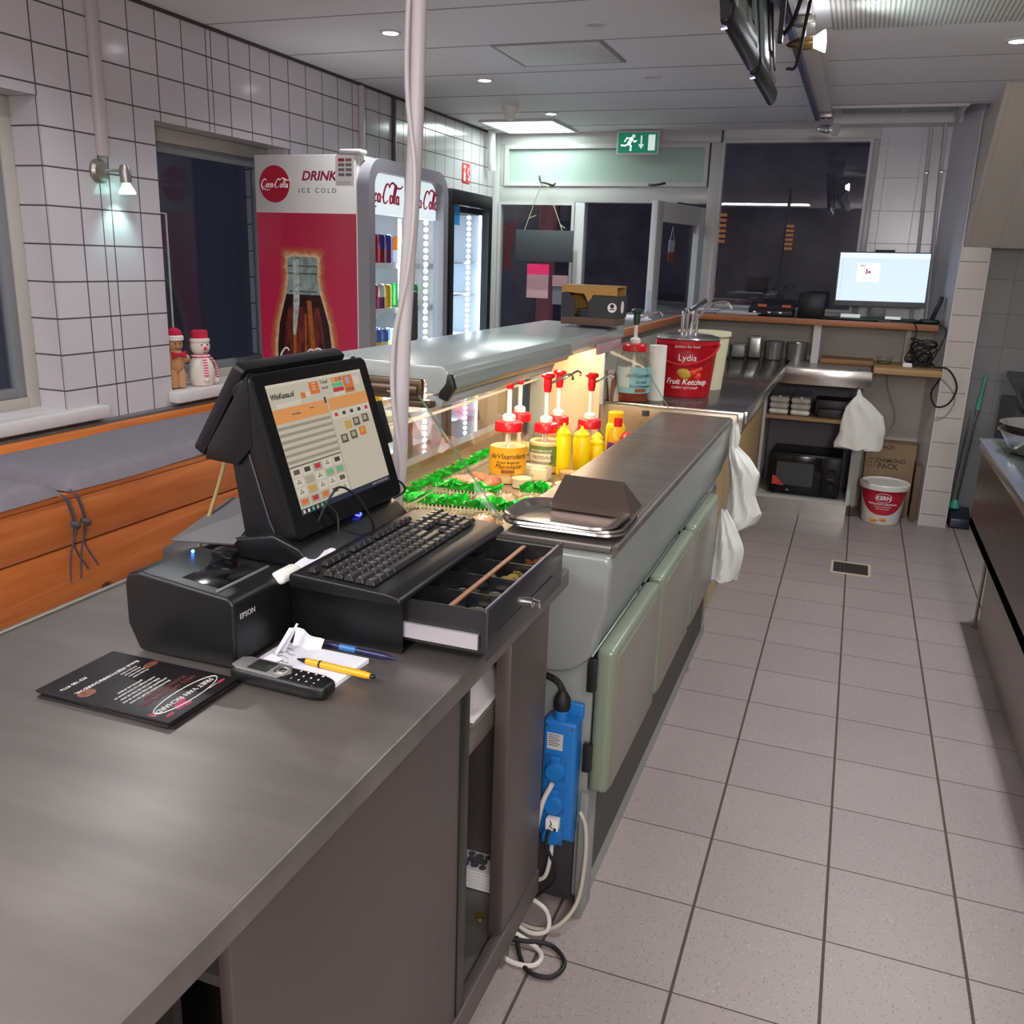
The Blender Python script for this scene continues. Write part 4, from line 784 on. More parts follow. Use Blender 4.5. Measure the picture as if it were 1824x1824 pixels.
single('white_wire', B().tube([(.22, 6.34, .93), (.24, 6.33, .8), (.30, 6.32, .66), (.30, 6.32, .56), (.24, 6.31, .50), (.16, 6.31, .52)], .004), mat('wire_grey', 'a8a49c', .5), 'pale wire hanging on the wall below the wooden board', 'wire')
single('thin_pipe', B().cyl((.33, YB-.03, 1.23), (.285, YB-.03, ZC), .011), WHITE, 'left one of two thin white pipes on the tiles above the monitor', 'pipe'); single('thin_pipe', B().cyl((.415, 6.52, 1.23), (.36, 6.50, ZC+.05), .009), WHITE, 'right one of two thin white pipes in the corner above the monitor', 'pipe')
for x, l in ((.295, 'left'), (.378, 'right')): single('pipe_clip', B().box(x-.016, x+.016, YB-.05 if l == 'left' else 6.485, YB-.03 if l == 'left' else 6.505, 2.12, 2.135, bev=.003), CHROME, 'chrome clip on the %s thin white pipe' % l, 'clip')

# hanging bag, boxes, bucket
def plastic_bag(name, pts, label, m, yc, dep, seed=0, nv=24, nu=36):
    """pts: list of (z, x_left, x_right) from knot to bottom"""
    def f(u, v):
        q = v*(len(pts)-1); i = min(int(q), len(pts)-2); s = q-i; z, l, r = [pts[i][k]*(1-s)+pts[i+1][k]*s for k in range(3)]
        a = u*2*PI; w_ = (r-l)/2; c = (l+r)/2; k = 1+.12*noise.noise(Vector((math.cos(a)*1.5, math.sin(a)*1.5+seed, z*14)))
        fold = 1+.18*math.sin(a*7+z*22+seed)*(1-.3*v)
        return Vector((c+w_*math.cos(a)*k, yc+dep*min(1, w_/.05)*math.sin(a)*fold*(.5+.6*v), z+.006*math.sin(a*5+seed)))
    b = B().grid(f, nu, nv, closed=True); return single(name, b, m, label, 'bag')
BAGM = mat('bag_white', 'cfcdc4', .45, bump=.5, bscale=70)
plastic_bag('plastic_bag', [(.85, .055, .068), (.81, .05, .085), (.775, .02, .13), (.74, -.005, .17), (.70, -.01, .215), (.6, -.015, .235), (.53, -.035, .23), (.505, -.03, .225), (.50, .05, .15)], 'full white plastic bag hanging from the steel drawer', BAGM, 5.715, .04, 1)
CARD = mat('cardboard', '8a7256', .8, var=.06)
t = thing('cardboard_box', 'tall brown cardboard box behind the white and red bucket', 'box', (.36, 6.27, 0))
part('box', B().box(.16, .455, 6.19, 6.345, .002, .47, bev=.003), CARD, t)
b = B(frame((.30, 6.1895, .34), (1, 0, 0), (0, 0, 1))); b.text('DIAMOND', .036, Matrix.Translation((.015, .018, 0)), bold=.0008); b.text('PACK', .048, Matrix.Translation((.0, -.02, 0)), bold=.0012); b.text('PACK', .036, Matrix.Translation((-.02, .105, 0)), bold=.0008)
b.tube([(-.10+.028*math.cos(a*.7), .0+.028*math.sin(a*.7), 0) for a in range(10)], .0014, n=5).tube([(-.128, 0, 0), (-.072, 0, 0)], .0012, n=5, sm=0).tube([(-.1, -.028, 0), (-.1, .028, 0)], .0012, n=5, sm=0); part('print', b, mat('box_print', '4a3a30', .7), t)
single('cardboard_box', B().box(.462, .50, 6.10, 6.345, .002, .36, bev=.003), mat('cardboard_dark', '6b5747', .8), 'narrow brown cardboard box against the pillar wall', 'box')
t = thing('fat_bucket', 'white plastic bucket with red label standing on the floor', 'bucket', (.29, 6.03, 0))
part('tub', B().lathe((.29, 6.03, .001), [(0, 0), (.108, 0), (.114, .01), (.134, .225), (.134, .23)], n=44), WPLAS, t)
part('lid', B().lathe((.29, 6.03, .222), [(.134, -.004), (.147, 0), (.15, .028), (.146, .034), (.138, .034), (.136, .026), (0, .026)], n=44), WPLAS, t)
KR = mat('kern_red', 'b41f34', .4)
def around(b, c, r0, z0, z1, a0, a1, off, r1=None, n=28, fz=None):
    r1 = r1 or r0
    return b.grid(lambda u, v: Vector((c[0]+(r0+(r1-r0)*v+off)*math.cos(a0+(a1-a0)*u), c[1]+(r0+(r1-r0)*v+off)*math.sin(a0+(a1-a0)*u), c[2]+((fz(u) if fz else z0)*(1-v)+z1*v))), n, 3, th=-.0006)
b = B(); b.grid(lambda u, v: Vector((.29+(.114+.02*(zz := (.218*v+(.065+.14*abs(2*u-1)**2.6)*(1-v)))/.225+.0012)*math.cos(-PI/2-1.35+2.7*u), 6.03+(.114+.02*zz/.225+.0012)*math.sin(-PI/2-1.35+2.7*u), zz)), 30, 6, th=-.0006); part('label', b, KR, t, label='red rounded label')
b = B(); T = Matrix.Translation((.29, 6.03, .175)); b.text('KERN', .034, T, wrap=(.1325, -PI/2), bold=.001); b.text('FRITUURVET-NEUTRAAL', .016, Matrix.Translation((.29, 6.03, .135)), wrap=(.129, -PI/2), bold=.0003); b.text('GRAISSE À FRIRE POUR', .010, Matrix.Translation((.29, 6.03, .118)), wrap=(.1272, -PI/2)); b.text('FRITURE NEUTRE', .010, Matrix.Translation((.29, 6.03, .104)), wrap=(.126, -PI/2))
b.tube([(.29+.135*math.cos(-PI/2+.36*math.cos(a*.45)), 6.03+.135*math.sin(-PI/2+.36*math.cos(a*.45)), .176+.028*math.sin(a*.45)) for a in range(15)], .0015, n=5); part('lettering', b, WINK, t)
b = B(); b.sph((.25, 5.918, .03), .026, .006, .012).sph((.30, 5.917, .036), .022, .006, .014); part('picture', b, mat('fries_orange', 'd78a3a', .5), t, label='orange food picture at the bottom')
t = thing('floor_drain', 'small rectangular metal drain grate in the floor tiles', 'drain', (.13, 4.92, 0))
b = B(); ring_frame(b, .03, .23, 4.815, 5.025, .003, .012, 2, .0, .004, n=1); part('rim', b, mat('drain_rim', 'cfc4ae', .4, .2), t); part('grate', B().box(.045, .215, 4.83, 5.01, .0002, .0015), holes('drain_grate', '4d443e', .02, .28, (0, 1), rough=.5), t)
# broom and dustpan
MINT = mat('mint_plastic', '4fae90', .4)
t = thing('lobby_dustpan', 'dark dustpan with long mint green handle by the pillar', 'dustpan', (.74, 6.15, 0))
part('pan', B().prism([(6.05, .002), (6.24, .002), (6.24, .09), (6.22, .11), (6.07, .06)], 0, .69, .81, bev=.012, seg=3), mat('dark_pan', '20242c', .4), t)
part('pole', B().cyl((.72, 6.2, .1), (.765, 6.24, .73), .006), STEELB, t); part('grip', B().lathe((.765, 6.24, .72), [(0, 0), (.014, .0), (.012, .06), (.008, .1), (.009, .2), (.006, .22), (0, .22)], M=Matrix.Rotation(.07, 4, 'Y')), MINT, t, label='mint green grip'); part('collar', B().lathe((.722, 6.195, .10), [(0, 0), (.03, 0), (.024, .03), (.01, .05), (0, .05)]), MINT, t)
t = thing('lobby_broom', 'thin broom standing behind the dustpan handle', 'broom', (.69, 6.25, 0)); part('pole', B().cyl((.695, 6.22, .13), (.735, 6.26, .71), .005), STEELB, t); part('brush', B().box(.678, .73, 6.19, 6.27, .002, .13, bev=.01), mat('bristle_green', '3a7f6c', .7), t)
# black and gold cardboard carrier standing on the canopy end
t = thing('bottle_carrier', 'black and gold cardboard carrier box standing on the canopy end', 'carrier box', (-.98, 3.56, 1.283))
z = 1.284; GOLD = mat('carrier_gold', 'a87f3a', .4, .2); BRN = mat('carrier_brown', '5c4638', .7)
b = B().use(BRN).box(-1.09, -.87, 3.48, 3.64, z, z+.03, bev=.002).use(mat('carrier_black', '1e2024', .4)).prism([(-1.09, z+.03), (-1.035, z+.03), (-1.035, z+.10), (-1.06, z+.12), (-1.09, z+.12)], 1, 3.478, 3.482).prism([(-.865, z+.03), (-.98, z+.03), (-.98, z+.09), (-.96, z+.112), (-.865, z+.112)], 1, 3.478, 3.482).box(-.872, -.866, 3.48, 3.64, z+.03, z+.112)
b.box(-1.035, -.98, 3.52, 3.60, z+.03, z+.06); part('black_flaps', b, None, t)
b = B().box(-1.092, -1.086, 3.484, 3.64, z+.03, z+.148).box(-1.086, -.872, 3.63, 3.637, z+.03, z+.148).prism([(-1.09, z+.15), (-1.09, z+.122), (-1.06, z+.122), (-1.0, z+.118), (-.985, z+.09), (-.975, z+.09), (-.965, z+.115), (-.87, z+.115), (-.87, z+.148)], 1, 3.483, 3.488).box(-1.09, -.87, 3.488, 3.63, z+.144, z+.15); part('gold_sleeve', b, GOLD, t, label='gold printed upper edge')
b = B().cyl((-.8655, 3.56, z+.07), (-.8645, 3.56, z+.07), .024, n=28).cyl((-.885, 3.4775, z+.07), (-.885, 3.4765, z+.07), .018, n=24); part('round_badge', b, WINK, t); b = B(); b.cyl((-.885, 3.4765, z+.076), (-.885, 3.476, z+.076), .008).box(-.895, -.875, 3.476, 3.4765, z+.062, z+.066); part('badge_print', b, INK, t)

# ================================================================== refrigerated display counter
SAGE = mat('sage_enamel', '878c89', .28, .15, var=.04, vscale=2); SAGED = mat('sage_door', '828c7a', .3, .1); TAUPE = mat('door_face_taupe', '8a847c', .35, .2); INOX = mat('liner_steel', '9a8c78', .3, .4)
t = thing('display_counter', 'long grey-green refrigerated display counter with a steel worktop', 'display counter', (-.9, 2.8, 0))
part('lower_body', B().box(-1.36, -.462, 1.83, 3.76, .03, .66, bev=.012, seg=3), SAGE, t)
part('end_panel', B().box(-1.3, -.478, 1.815, 1.829, .03, .24, bev=.002), mat('end_dark', '2c2c2f', .5), t, label='dark lower end panel')
part('end_panel', B().box(-1.34, -.452, 1.812, 1.829, .25, .66, bev=.003), SAGE, t)
# rounded tank body
b = B(); pr = [(-1.36, .64), (-.56, .64)]+[(-.44-.11*(1-math.sin(a*PI/12)), .64+.10*(1-math.cos(a*PI/12))) for a in range(1, 7)]+[(-.422, .80), (-.418, .90), (-.428, .926), (-.67, .926), (-.67, .90), (-.69, .90), (-.69, .79), (-1.30, .79), (-1.30, .86), (-1.36, .86)]
b.prism(pr, 1, 1.80, 3.72); part('tank', b, SAGE, t, smooth=50)
b = B(); b.prism([(-1.355, .638), (-.56, .638)]+[(-.438-.112*(1-math.sin(a*PI/12)), .638+.10*(1-math.cos(a*PI/12))) for a in range(1, 7)]+[(-.42, .80), (-.416, .9), (-.425, .9255), (-1.355, .9255)], 1, 1.772, 1.815, bev=.013, seg=4); part('end_cap', b, SAGE, t, smooth=60)
part('well_floor', B().box(-1.295, -.692, 1.83, 3.68, .791, .80), INOX, t); part('well_wall', B().box(-.692, -.672, 1.82, 3.68, .80, .926).box(-1.30, -.72, 1.81, 1.83, .79, .926).box(-1.31, -1.29, 1.83, 3.70, .79, .87), INOX, t)
b = B(); b.box(-.702, -.425, 1.79, 3.66, .926, .945, bev=.006, seg=3).cyl((-.425, 1.795, .933), (-.425, 3.655, .933), .0125, n=20).box(-1.3, -.72, 1.79, 1.845, .926, .942, bev=.004); part('worktop', b, STEELD, t, label='brushed steel worktop')
b = B(); b.box(-1.2, -.40, 3.70, 3.74, .80, .95, bev=.003); part('end_step', b, INOX, t, label='warm-lit steel step at the far end')
for k, (y0, y1) in enumerate(((1.80, 2.29), (2.335, 2.83), (2.875, 3.36))):
    d = part('door', B().box(-.448, -.402, y0, y1, .345, .705, bev=.016, seg=4), SAGED, t)
    part('face_panel', B().box(-.4025, -.3995, y0+.02, y1-.012, .357, .682, bev=.0012), TAUPE, d, label='taupe door face'); part('hinge', B().box(-.462, -.442, y0-.01, y0+.006, .60, .68, bev=.002).box(-.462, -.442, y0-.01, y0+.006, .40, .47, bev=.002), BLKM, d)
part('base_grille', B().box(-.462, -.452, 1.9, 3.6, .06, .33), holes('grille_dark', '5b5955', .016, .36, (1, 2), rough=.5), t)
part('kick_board', B().box(-.462, -.452, 1.83, 3.70, .0, .055).box(-.464, -.444, 1.80, 1.88, .0, .34, bev=.003), SAGE, t)
# glass canopy
t = thing('glass_canopy', 'grey metal and glass canopy over the display counter', 'canopy', (-1.1, 2.8, .93))
CAN = mat('canopy_grey', 'aab3b1', .2, .15); z = 1.27
b = B(); b.prism([(-1.25, z), (-1.25, z-.028), (-1.23, z-.034), (-.95, z-.034), (-.945, z-.065), (-.915, z-.065), (-.895, z-.04), (-.89, z-.012), (-.905, z+.002), (-1.235, z+.008)], 1, 1.97, 3.74, bev=.003); part('top_shelf', b, CAN, t)
b = B(); b.prism([(-.955, z-.06), (-.895, z-.068), (-.882, z-.046), (-.880, z-.022), (-.892, z-.012), (-.9, z-.012)], 1, 1.99, 2.95, bev=.002); b.box(-.885, -.875, 1.99, 2.95, z-.05, z-.044); part('lamp_fascia', b, mat('fascia_sage', 'a3aaa6', .3, .3), t)
part('fascia_end', B().prism([(-.915, z-.074), (-.893, z-.082), (-.874, z-.05), (-.884, z-.018), (-.905, z-.018)], 1, 1.972, 1.992, bev=.002), BLKM, t, label='black end cap')
part('strip_cover', B().prism([(-.95, z-.105), (-.915, z-.098), (-.905, z-.072), (-.945, z-.072)], 1, 1.99, 2.85, bev=.002), CAN, t)
part('lamp_tube', B().cyl((-1.05, 2.05, z-.052), (-1.05, 3.65, z-.052), .013), mat('warm_tube', 'ffe2b0', .4, emit=6, ecol='ffc888'), t, label='warm glowing lamp tube')
area('warm_lamp', (-1.03, 2.85, z-.07), .04, 1.6, 10, (1, .76, .50))
BSTEEL = mat('brown_steel', '6a5a4a', .35, .7)
b = B(); b.box(-1.23, -.96, 1.972, 1.99, z-.085, z-.034, bev=.004).cyl((-1.23, 1.98, z-.06), (-.97, 1.98, z-.06), .016).box(-1.0, -.93, 1.96, 2.0, z-.10, z-.085, bev=.002); part('end_bracket', b, BSTEEL, t, label='brownish metal end bracket')
part('column', B().box(-1.235, -1.205, 1.85, 1.89, .86, z-.034, bev=.003).box(-1.235, -1.205, 3.66, 3.70, .86, z-.034, bev=.003), CAN, t)
GE = mat('glass_edge', '6f8568', .15, alpha=.55)
b = B(); b.slab([(-1.205, 1.95, 1.235), (-.965, 1.95, 1.195), (-.70, 1.86, .947), (-1.255, 1.86, .947)], .005); part('end_glass', b, glass('end_glass', (.95, .97, .96), refl=.25), t)
b = B(); b.tube([(-.955, 1.95, 1.20), (-.70, 1.86, .947)], .0028, n=6, sm=0).tube([(-1.2, 1.95, 1.235), (-1.255, 1.86, .947)], .0028, n=6, sm=0).tube([(-.86, 3.70, 1.22), (-.665, 3.67, .947)], .0028, n=6, sm=0).tube([(-.93, 3.70, 1.22), (-.90, 3.70, 1.14)], .002, n=6, sm=0); part('glass_edge', b, GE, t)
b = B(); b.slab([(-1.205, 3.70, 1.235), (-.87, 3.70, 1.225), (-.67, 3.675, .947), (-1.255, 3.70, .947)], .005); part('end_glass', b, glass('end_glass'), t)
b = B(); b.grid(lambda u, v: Vector((-1.265-.06*math.sin(v*PI)*.6+.05*v, 1.86+1.82*u, .862+.375*v)), 2, 10, th=.005); part('front_glass', b, glass('curved_front_glass', (.95, .97, .96), ior=1.75, refl=2.2), t)
b = B(); b.box(-1.33, -1.22, 1.99, 3.66, 1.04, 1.046, bev=.002); part('glass_shelf', b, CLEAR, t); part('glass_shelf_edge', B().box(-1.222, -1.217, 1.99, 3.66, 1.039, 1.047), mat('shelf_edge_pale', 'a3b0a8', .2), t)
part('end_wall', B().box(-1.19, -.968, 3.683, 3.697, .802, 1.232), mat('cream_end_wall', 'cdb898', .5), t, label='cream end wall lit by the lamp'); part('end_post', B().box(-1.255, -1.19, 3.62, 3.68, .80, 1.232, bev=.003).box(-.964, -.948, 3.66, 3.69, .952, 1.232, bev=.002), CAN, t)
part('price_rail', B().box(-.905, -.895, 3.35, 3.70, z-.085, z-.045, bev=.001), mat('price_rail_clear', 'b08f94', .3), t)

# plastic grass dividers with little white fences
GRASS = mat('grass_plastic', '12b02a', .4, var=.35, vscale=60); FENCE = mat('fence_white', 'd9cfae', .5)
def grass(p, q, label, h=.05):
    p = Vector(p); q = Vector(q); d = q-p; L_ = d.length; d.normalize(); n = Vector((-d.y, d.x, 0))
    t = thing('grass_divider', label, 'grass divider', tuple(p), group='green plastic grass dividers in the display'); b = B(); k = int(L_/.012)
    for i in range(k+1): c = p+d*(L_*i/k); b.box(-.0028, .0028, -.0012, .0012, 0, h*.72, M=Matrix.Translation(c) @ Matrix.Rotation(math.atan2(d.y, d.x), 4, 'Z'))
    b.box(0, L_, -.001, .001, h*.15, h*.24, M=Matrix.Translation(p) @ Matrix.Rotation(math.atan2(d.y, d.x), 4, 'Z')); part('fence', b, FENCE, t, label='small cream picket fence')
    b = B(); r = random.Random(int(L_*1000))
    for q in range(5):
        ph = r.uniform(0, 6); off = r.uniform(-.004, .004); f1 = r.uniform(150, 210); f2 = r.uniform(60, 95); z0_ = h*r.uniform(.38, .5); hh = h*r.uniform(.5, .75)
        def rib(u, v, ph=ph, off=off, f1=f1, f2=f2, z0_=z0_, hh=hh, q=q):
            s_ = u*L_; A = (.004+.013*v); lat = off+A*math.sin(f1*s_+ph+1.5*math.sin(f2*s_))+(.012 if q % 2 else -.012)*v*v
            return p+d*(s_+.004*math.sin(f2*s_*1.7+ph)*v)+n*lat+Vector((0, 0, z0_+hh*v*(.8+.3*math.sin(f1*.37*s_+ph*2))-(.006*v*v)))
        b.grid(rib, max(20, int(L_/.0035)), 4)
    part('grass', b, GRASS, t, smooth=60)
grass((-1.21, 1.98, .801), (-1.21, 3.05, .801), 'long green grass strip along the sloping glass'); grass((-1.19, 2.53, .801), (-.96, 2.53, .801), 'green grass strip across the display in front of the mayonnaise jar'); grass((-.92, 2.60, .801), (-.76, 2.62, .801), 'short green grass strip across the display right of the mayonnaise jar')
grass((-1.20, 2.33, .801), (-.74, 2.40, .801), 'middle green grass strip between the meat packs'); grass((-1.20, 2.08, .801), (-.9, 2.06, .801), 'green grass strip nearest the camera beside the white hose')

# pump jars, bottles and tubs
def pump(t, x, y, z, h, head, head_m, spout=.1, a=.9, r=.008):
    part('pump_tube', B().lathe((x, y, z), [(0, 0), (.022, 0), (.022, .014), (.017, .02), (r, .022), (r, h), (0, h)]), WPLAS, t)
    part('pump_head', B().lathe((x, y, z+h), [(0, 0), (.012, 0), (.015, .02), (.014, .045), (.024, .052), (.025, .06), (.018, .066), (0, .067)]), head_m, t)
    d = Vector((math.cos(a), math.sin(a), 0)); p = Vector((x, y, z+h+.03))
    part('spout', B().tube([p+d*.012, p+d*spout*.4+Vector((0, 0, .008)), p+d*spout*.8+Vector((0, 0, .026)), p+d*spout+Vector((0, 0, .022)), p+d*(spout+.004)+Vector((0, 0, .008))], .0045), CHROME, t)
def jar(x, y, z, r, h, fill, fm, label, lid=RED, body=None, ph=.105, a=.9, head=None):
    t = thing('pump_jar', label, 'pump jar', (x, y, z), group='plastic pump jars')
    part('jar', B().lathe((x, y, z+.001), [(0, 0), (r*.9, 0), (r, .012), (r, h*.62), (r*.96, h*.72), (r*.78, h*.86), (r*.62, h*.92), (r*.62, h), (r*.6, h)], n=36), JARM, t)
    part('sauce', B().lathe((x, y, z+.003), [(0, 0), (r*.87, 0), (r*.965, .012), (r*.965, fill), (r*.9, fill+.004), (0, fill)], n=32), fm, t)
    part('lid', B().lathe((x, y, z+h-.012), [(r*.63, -.002), (r*.72, 0), (r*.72, .024), (r*.66, .03), (.022, .034), (0, .034)], n=36), lid, t)
    part('dip_tube', B().cyl((x, y, z+.02), (x, y, z+h), .008), WPLAS, t); pump(t, x, y, z+h+.022, ph, 0, head or RED, a=a); return t
def jlabel(t, x, y, z, r, z0, z1, a0, a1, m, texts):
    part('label', around(B(), (x, y, z), r, z0, z1, a0, a1, .0012), m, t, label='printed label')
    for tx, sz, zz, mm, shear, aa in texts: part('lettering', B().text(tx, sz, Matrix.Translation((x, y, z+zz)), wrap=(r+.002, aa), shear=shear, ext=.0003), mm, t)
MAYO = mat('mayonnaise', 'e6cf98', .4); CAMA = -1.2
LBY = mat('label_yellow', 'dc9c1c', .5); LBG = mat('label_green', '5f7a35', .5); BR = mat('print_brown', '3a2a18', .6)
t = jar(-1.04, 2.80, .80, .064, .185, .115, MAYO, 'yellow-labelled mayonnaise pump jar, nearest of the red pump jars'); jlabel(t, -1.04, 2.80, .80, .064, .035, .125, CAMA-1.25, CAMA+1.25, LBY, [('deVlaendere', .026, .096, BR, .3, CAMA), ('Streek Belgische', .012, .076, BR, .2, CAMA), ('Mayonaise', .022, .062, BR, .35, CAMA)])
part('picture', around(B(), (-1.04, 2.80, .80), .064, .040, .051, CAMA-.35, CAMA+.35, .0022), mat('picture_brown', '8a4a22', .5), t)
t = jar(-.975, 3.0, .80, .058, .155, .105, MAYO, 'green-labelled sauce pump jar beside the mayonnaise jar'); jlabel(t, -.975, 3.0, .80, .058, .03, .10, CAMA-1.2, CAMA+1.2, LBG, [('OOSTERHOUT', .012, .083, WINK, 0, CAMA-.3), ('FRITESAUS', .016, .06, BR, 0, CAMA-.2)])
part('label_patch', around(B(), (-.975, 3.0, .80), .058, .045, .075, CAMA-1.1, CAMA+.3, .002), mat('label_cream', 'd8cdb4', .5), t)
jar(-1.165, 3.25, .80, .062, .14, .03, mat('sauce_pale', 'd9b27a', .4), 'nearly empty pump jar behind the mayonnaise jar'); jar(-1.02, 3.28, .80, .058, .135, .07, mat('sauce_orange', 'c8823a', .4), 'pump jar at the rear, hidden behind the green-labelled jar', a=1.0)
jar(-.90, 3.30, .80, .062, .13, .05, mat('sauce_pink', 'd89a80', .4), 'rear pump jar behind the yellow squeeze bottles')
def squeeze(x, y, r, h, m, label, z=.80, kind='squeeze_bottle'):
    t = thing(kind, label, 'squeeze bottle', (x, y, z), group='plain coloured squeeze bottles')
    part('bottle', B().lathe((x, y, z+.001), [(0, 0), (r*.93, 0), (r, .006), (r, h*.78), (r*.86, h*.83), (0, h*.83)]), m, t)
    part('nozzle', B().lathe((x, y, z+h*.80), [(0, 0), (r*.93, 0), (r*.93, .014), (r*.75, .02), (r*.6, .024), (.008, .03), (.004, h*.2+.012), (0, h*.2+.013)]), m, t)
squeeze(-.905, 2.99, .027, .168, YELLOW, 'tallest yellow squeeze bottle, left one of the row'); squeeze(-.868, 3.09, .031, .145, YELLOW, 'second yellow squeeze bottle, middle of the row'); squeeze(-.822, 3.13, .024, .105, YELLOW, 'short yellow squeeze bottle at the right of the row'); squeeze(-.845, 3.22, .024, .105, YELLOW, 'short yellow squeeze bottle half hidden behind the others')
squeeze(-.905, 3.19, .018, .13, RED, 'small red squeeze bottle peeking out behind the yellow ones'); squeeze(-.765, 3.38, .03, .085, RED, 'low red squeeze bottle by the steel worktop'); squeeze(-.735, 3.46, .026, .08, RED, 'low red squeeze bottle half hidden behind the worktop edge'); squeeze(-.79, 3.44, .026, .07, RED, 'low red squeeze bottle behind the brown spread bottle')
t = thing('sauce_bottle', 'clear bottle with purple and orange label and red cap', 'bottle', (-.775, 3.24, .80)); x, y = -.775, 3.24
part('bottle', B().lathe((x, y, .801), [(0, 0), (.035, 0), (.038, .01), (.038, .085), (.034, .11), (.018, .135), (.014, .14), (.014, .145)]), JARM, t); part('sauce', B().lathe((x, y, .803), [(0, 0), (.034, 0), (.036, .01), (.036, .075), (0, .076)]), mat('sauce_red', '9c3520', .4), t); part('cap', B().lathe((x, y, .942), [(0, 0), (.0155, 0), (.0155, .03), (0, .03)]), RED, t)
part('label', around(B(), (x, y, .80), .038, .015, .085, CAMA-1.2, CAMA+1.2, .001), mat('label_purple', '4c2a6a', .5), t); part('label_patch', around(B(), (x, y, .80), .038, .05, .085, CAMA-.1, CAMA+.6, .0018), mat('label_orange', 'e8562a', .5), t); part('lettering', B().text('SNACK', .016, Matrix.Translation((x, y, .835)), wrap=(.0395, CAMA-.25), ext=.0003), WINK, t)
t = thing('mustard_bottle', 'bright yellow bottle with ribbed yellow cap behind the purple label bottle', 'bottle', (-.82, 3.48, .80)); x, y = -.835, 3.45
part('bottle', B().lathe((x, y, .801), [(0, 0), (.036, 0), (.038, .01), (.038, .10), (.03, .118), (.024, .122), (0, .122)]), YELLOW, t); part('cap', B().lathe((x, y, .92), [(0, 0), (.03, 0), (.031, .038), (.028, .042), (0, .042)]), mat('cap_yellow', 'f0b800', .35), t)
t = thing('clear_bottle', 'transparent bottle with dark cap by the far end of the worktop', 'bottle', (-.735, 3.56, .80)); x, y = -.745, 3.57
part('bottle', B().lathe((x, y, .801), [(0, 0), (.036, 0), (.038, .02), (.036, .07), (.02, .11), (.013, .13), (.013, .138)]), JARM, t); part('cap', B().lathe((x, y, .936), [(0, 0), (.015, 0), (.015, .02), (0, .02)]), mat('cap_dark', '3c3a38', .4), t)
def tub(x, y, r, h, label, fm, rect=False):
    t = thing('sauce_tub', label, 'tub', (x, y, .80), group='small clear tubs of sauce')
    if rect: b = B().box(x-r, x+r, y-r*.6, y+r*.6, .801, .80+h, bev=.008, seg=3); c = B().box(x-r*1.05, x+r*1.05, y-r*.65, y+r*.65, .80+h, .806+h, bev=.003); part('body', b, fm, t); part('lid', c, PLAST, t)
    else: part('body', B().lathe((x, y, .801), [(0, 0), (r*.88, 0), (r, h*.9), (r*1.04, h*.9), (r*1.04, h), (r*.98, h)]), PLAST, t); part('sauce', B().lathe((x, y, .803), [(0, 0), (r*.85, 0), (r*.93, h*.7), (0, h*.7)]), fm, t)
GARL = mat('garlic_sauce', 'e2d2ac', .45)
tub(-.965, 2.86, .054, .05, 'rectangular lidded tub of white sauce in front of the green label', GARL, True); tub(-.965, 2.735, .036, .042, 'round sauce tub, left of the three in front', GARL); tub(-.895, 2.74, .035, .024, 'low round sauce tub, middle of the three in front', GARL); tub(-.83, 2.79, .04, .02, 'low round sauce tub, right of the three in front', GARL); tub(-.86, 2.92, .035, .034, 'round sauce tub below the tall yellow bottle', mat('sauce_tan', 'c9a070', .4)); tub(-.79, 2.95, .04, .03, 'tub of pale green salad beside the worktop', mat('salad_green', 'a8ac6a', .7))
MEAT = mat('meat_brown', '9a5a3a', .45, var=.3, vscale=60); RAW = mat('meat_pink', 'c9937a', .4, var=.25, vscale=70)
def lump(name, x, y, rx, ry, rz, m, label, cat, seed, z=.80, group=None, bag=False):
    def f(u, v):
        a = u*2*PI; p = v*PI; d = Vector((math.cos(a)*math.sin(p), math.sin(a)*math.sin(p), math.cos(p))); k = 1+.16*noise.noise(d*2.3+Vector((seed, 0, 0)))
        return Vector((x+rx*d.x*k, y+ry*d.y*k, z+rz+max(-rz*.97, rz*d.z*k)))
    t = thing(name, label, cat, (x, y, z), group=group); part('meat', B().grid(f, 28, 16, closed=True), m, t)
    if bag: part('wrap', B().grid(lambda u, v: (lambda q: Vector((x+(q.x-x)*1.08, y+(q.y-y)*1.08, z+.001+(q.z-z)*1.1+.003*abs(noise.noise(Vector((u*30, v*18, seed)))))))(f(u, v)), 40, 22, closed=True), PLAST, t)
for k, (x, y, rx, ry, m, lb) in enumerate(((-1.09, 2.66, .055, .03, MEAT, 'brown browned meat roll, left of the pair behind the grass strip'), (-1.03, 2.63, .03, .05, MEAT, 'brown meat roll next to the mayonnaise jar'), (-1.11, 2.60, .06, .03, RAW, 'pale wrapped meat roll just behind the grass strip'))): lump('meat_roll', x, y, rx, ry, .026, m, lb, 'meat', k*3.1, bag=(k == 2))
for k, (x, y, lb) in enumerate(((-.98, 2.455, 'wrapped pink meat pack, left one between the grass strips'), (-.92, 2.47, 'wrapped pink meat pack, second between the grass strips'), (-.855, 2.475, 'wrapped pink meat pack, third between the grass strips'), (-.79, 2.49, 'wrapped pink meat pack, right one between the grass strips'), (-.90, 2.23, 'wrapped meat pack, left one behind the keyboard end'), (-.82, 2.26, 'wrapped meat pack, middle one behind the cash drawer'), (-.78, 2.15, 'wrapped meat pack closest to the steel trays'), (-.90, 2.12, 'wrapped meat pack nearest the glass end'))): lump('meat_pack', x, y, .034, .045, .02, RAW, lb, 'meat pack', 7+k*2.3, bag=True, group='wrapped meat packs')
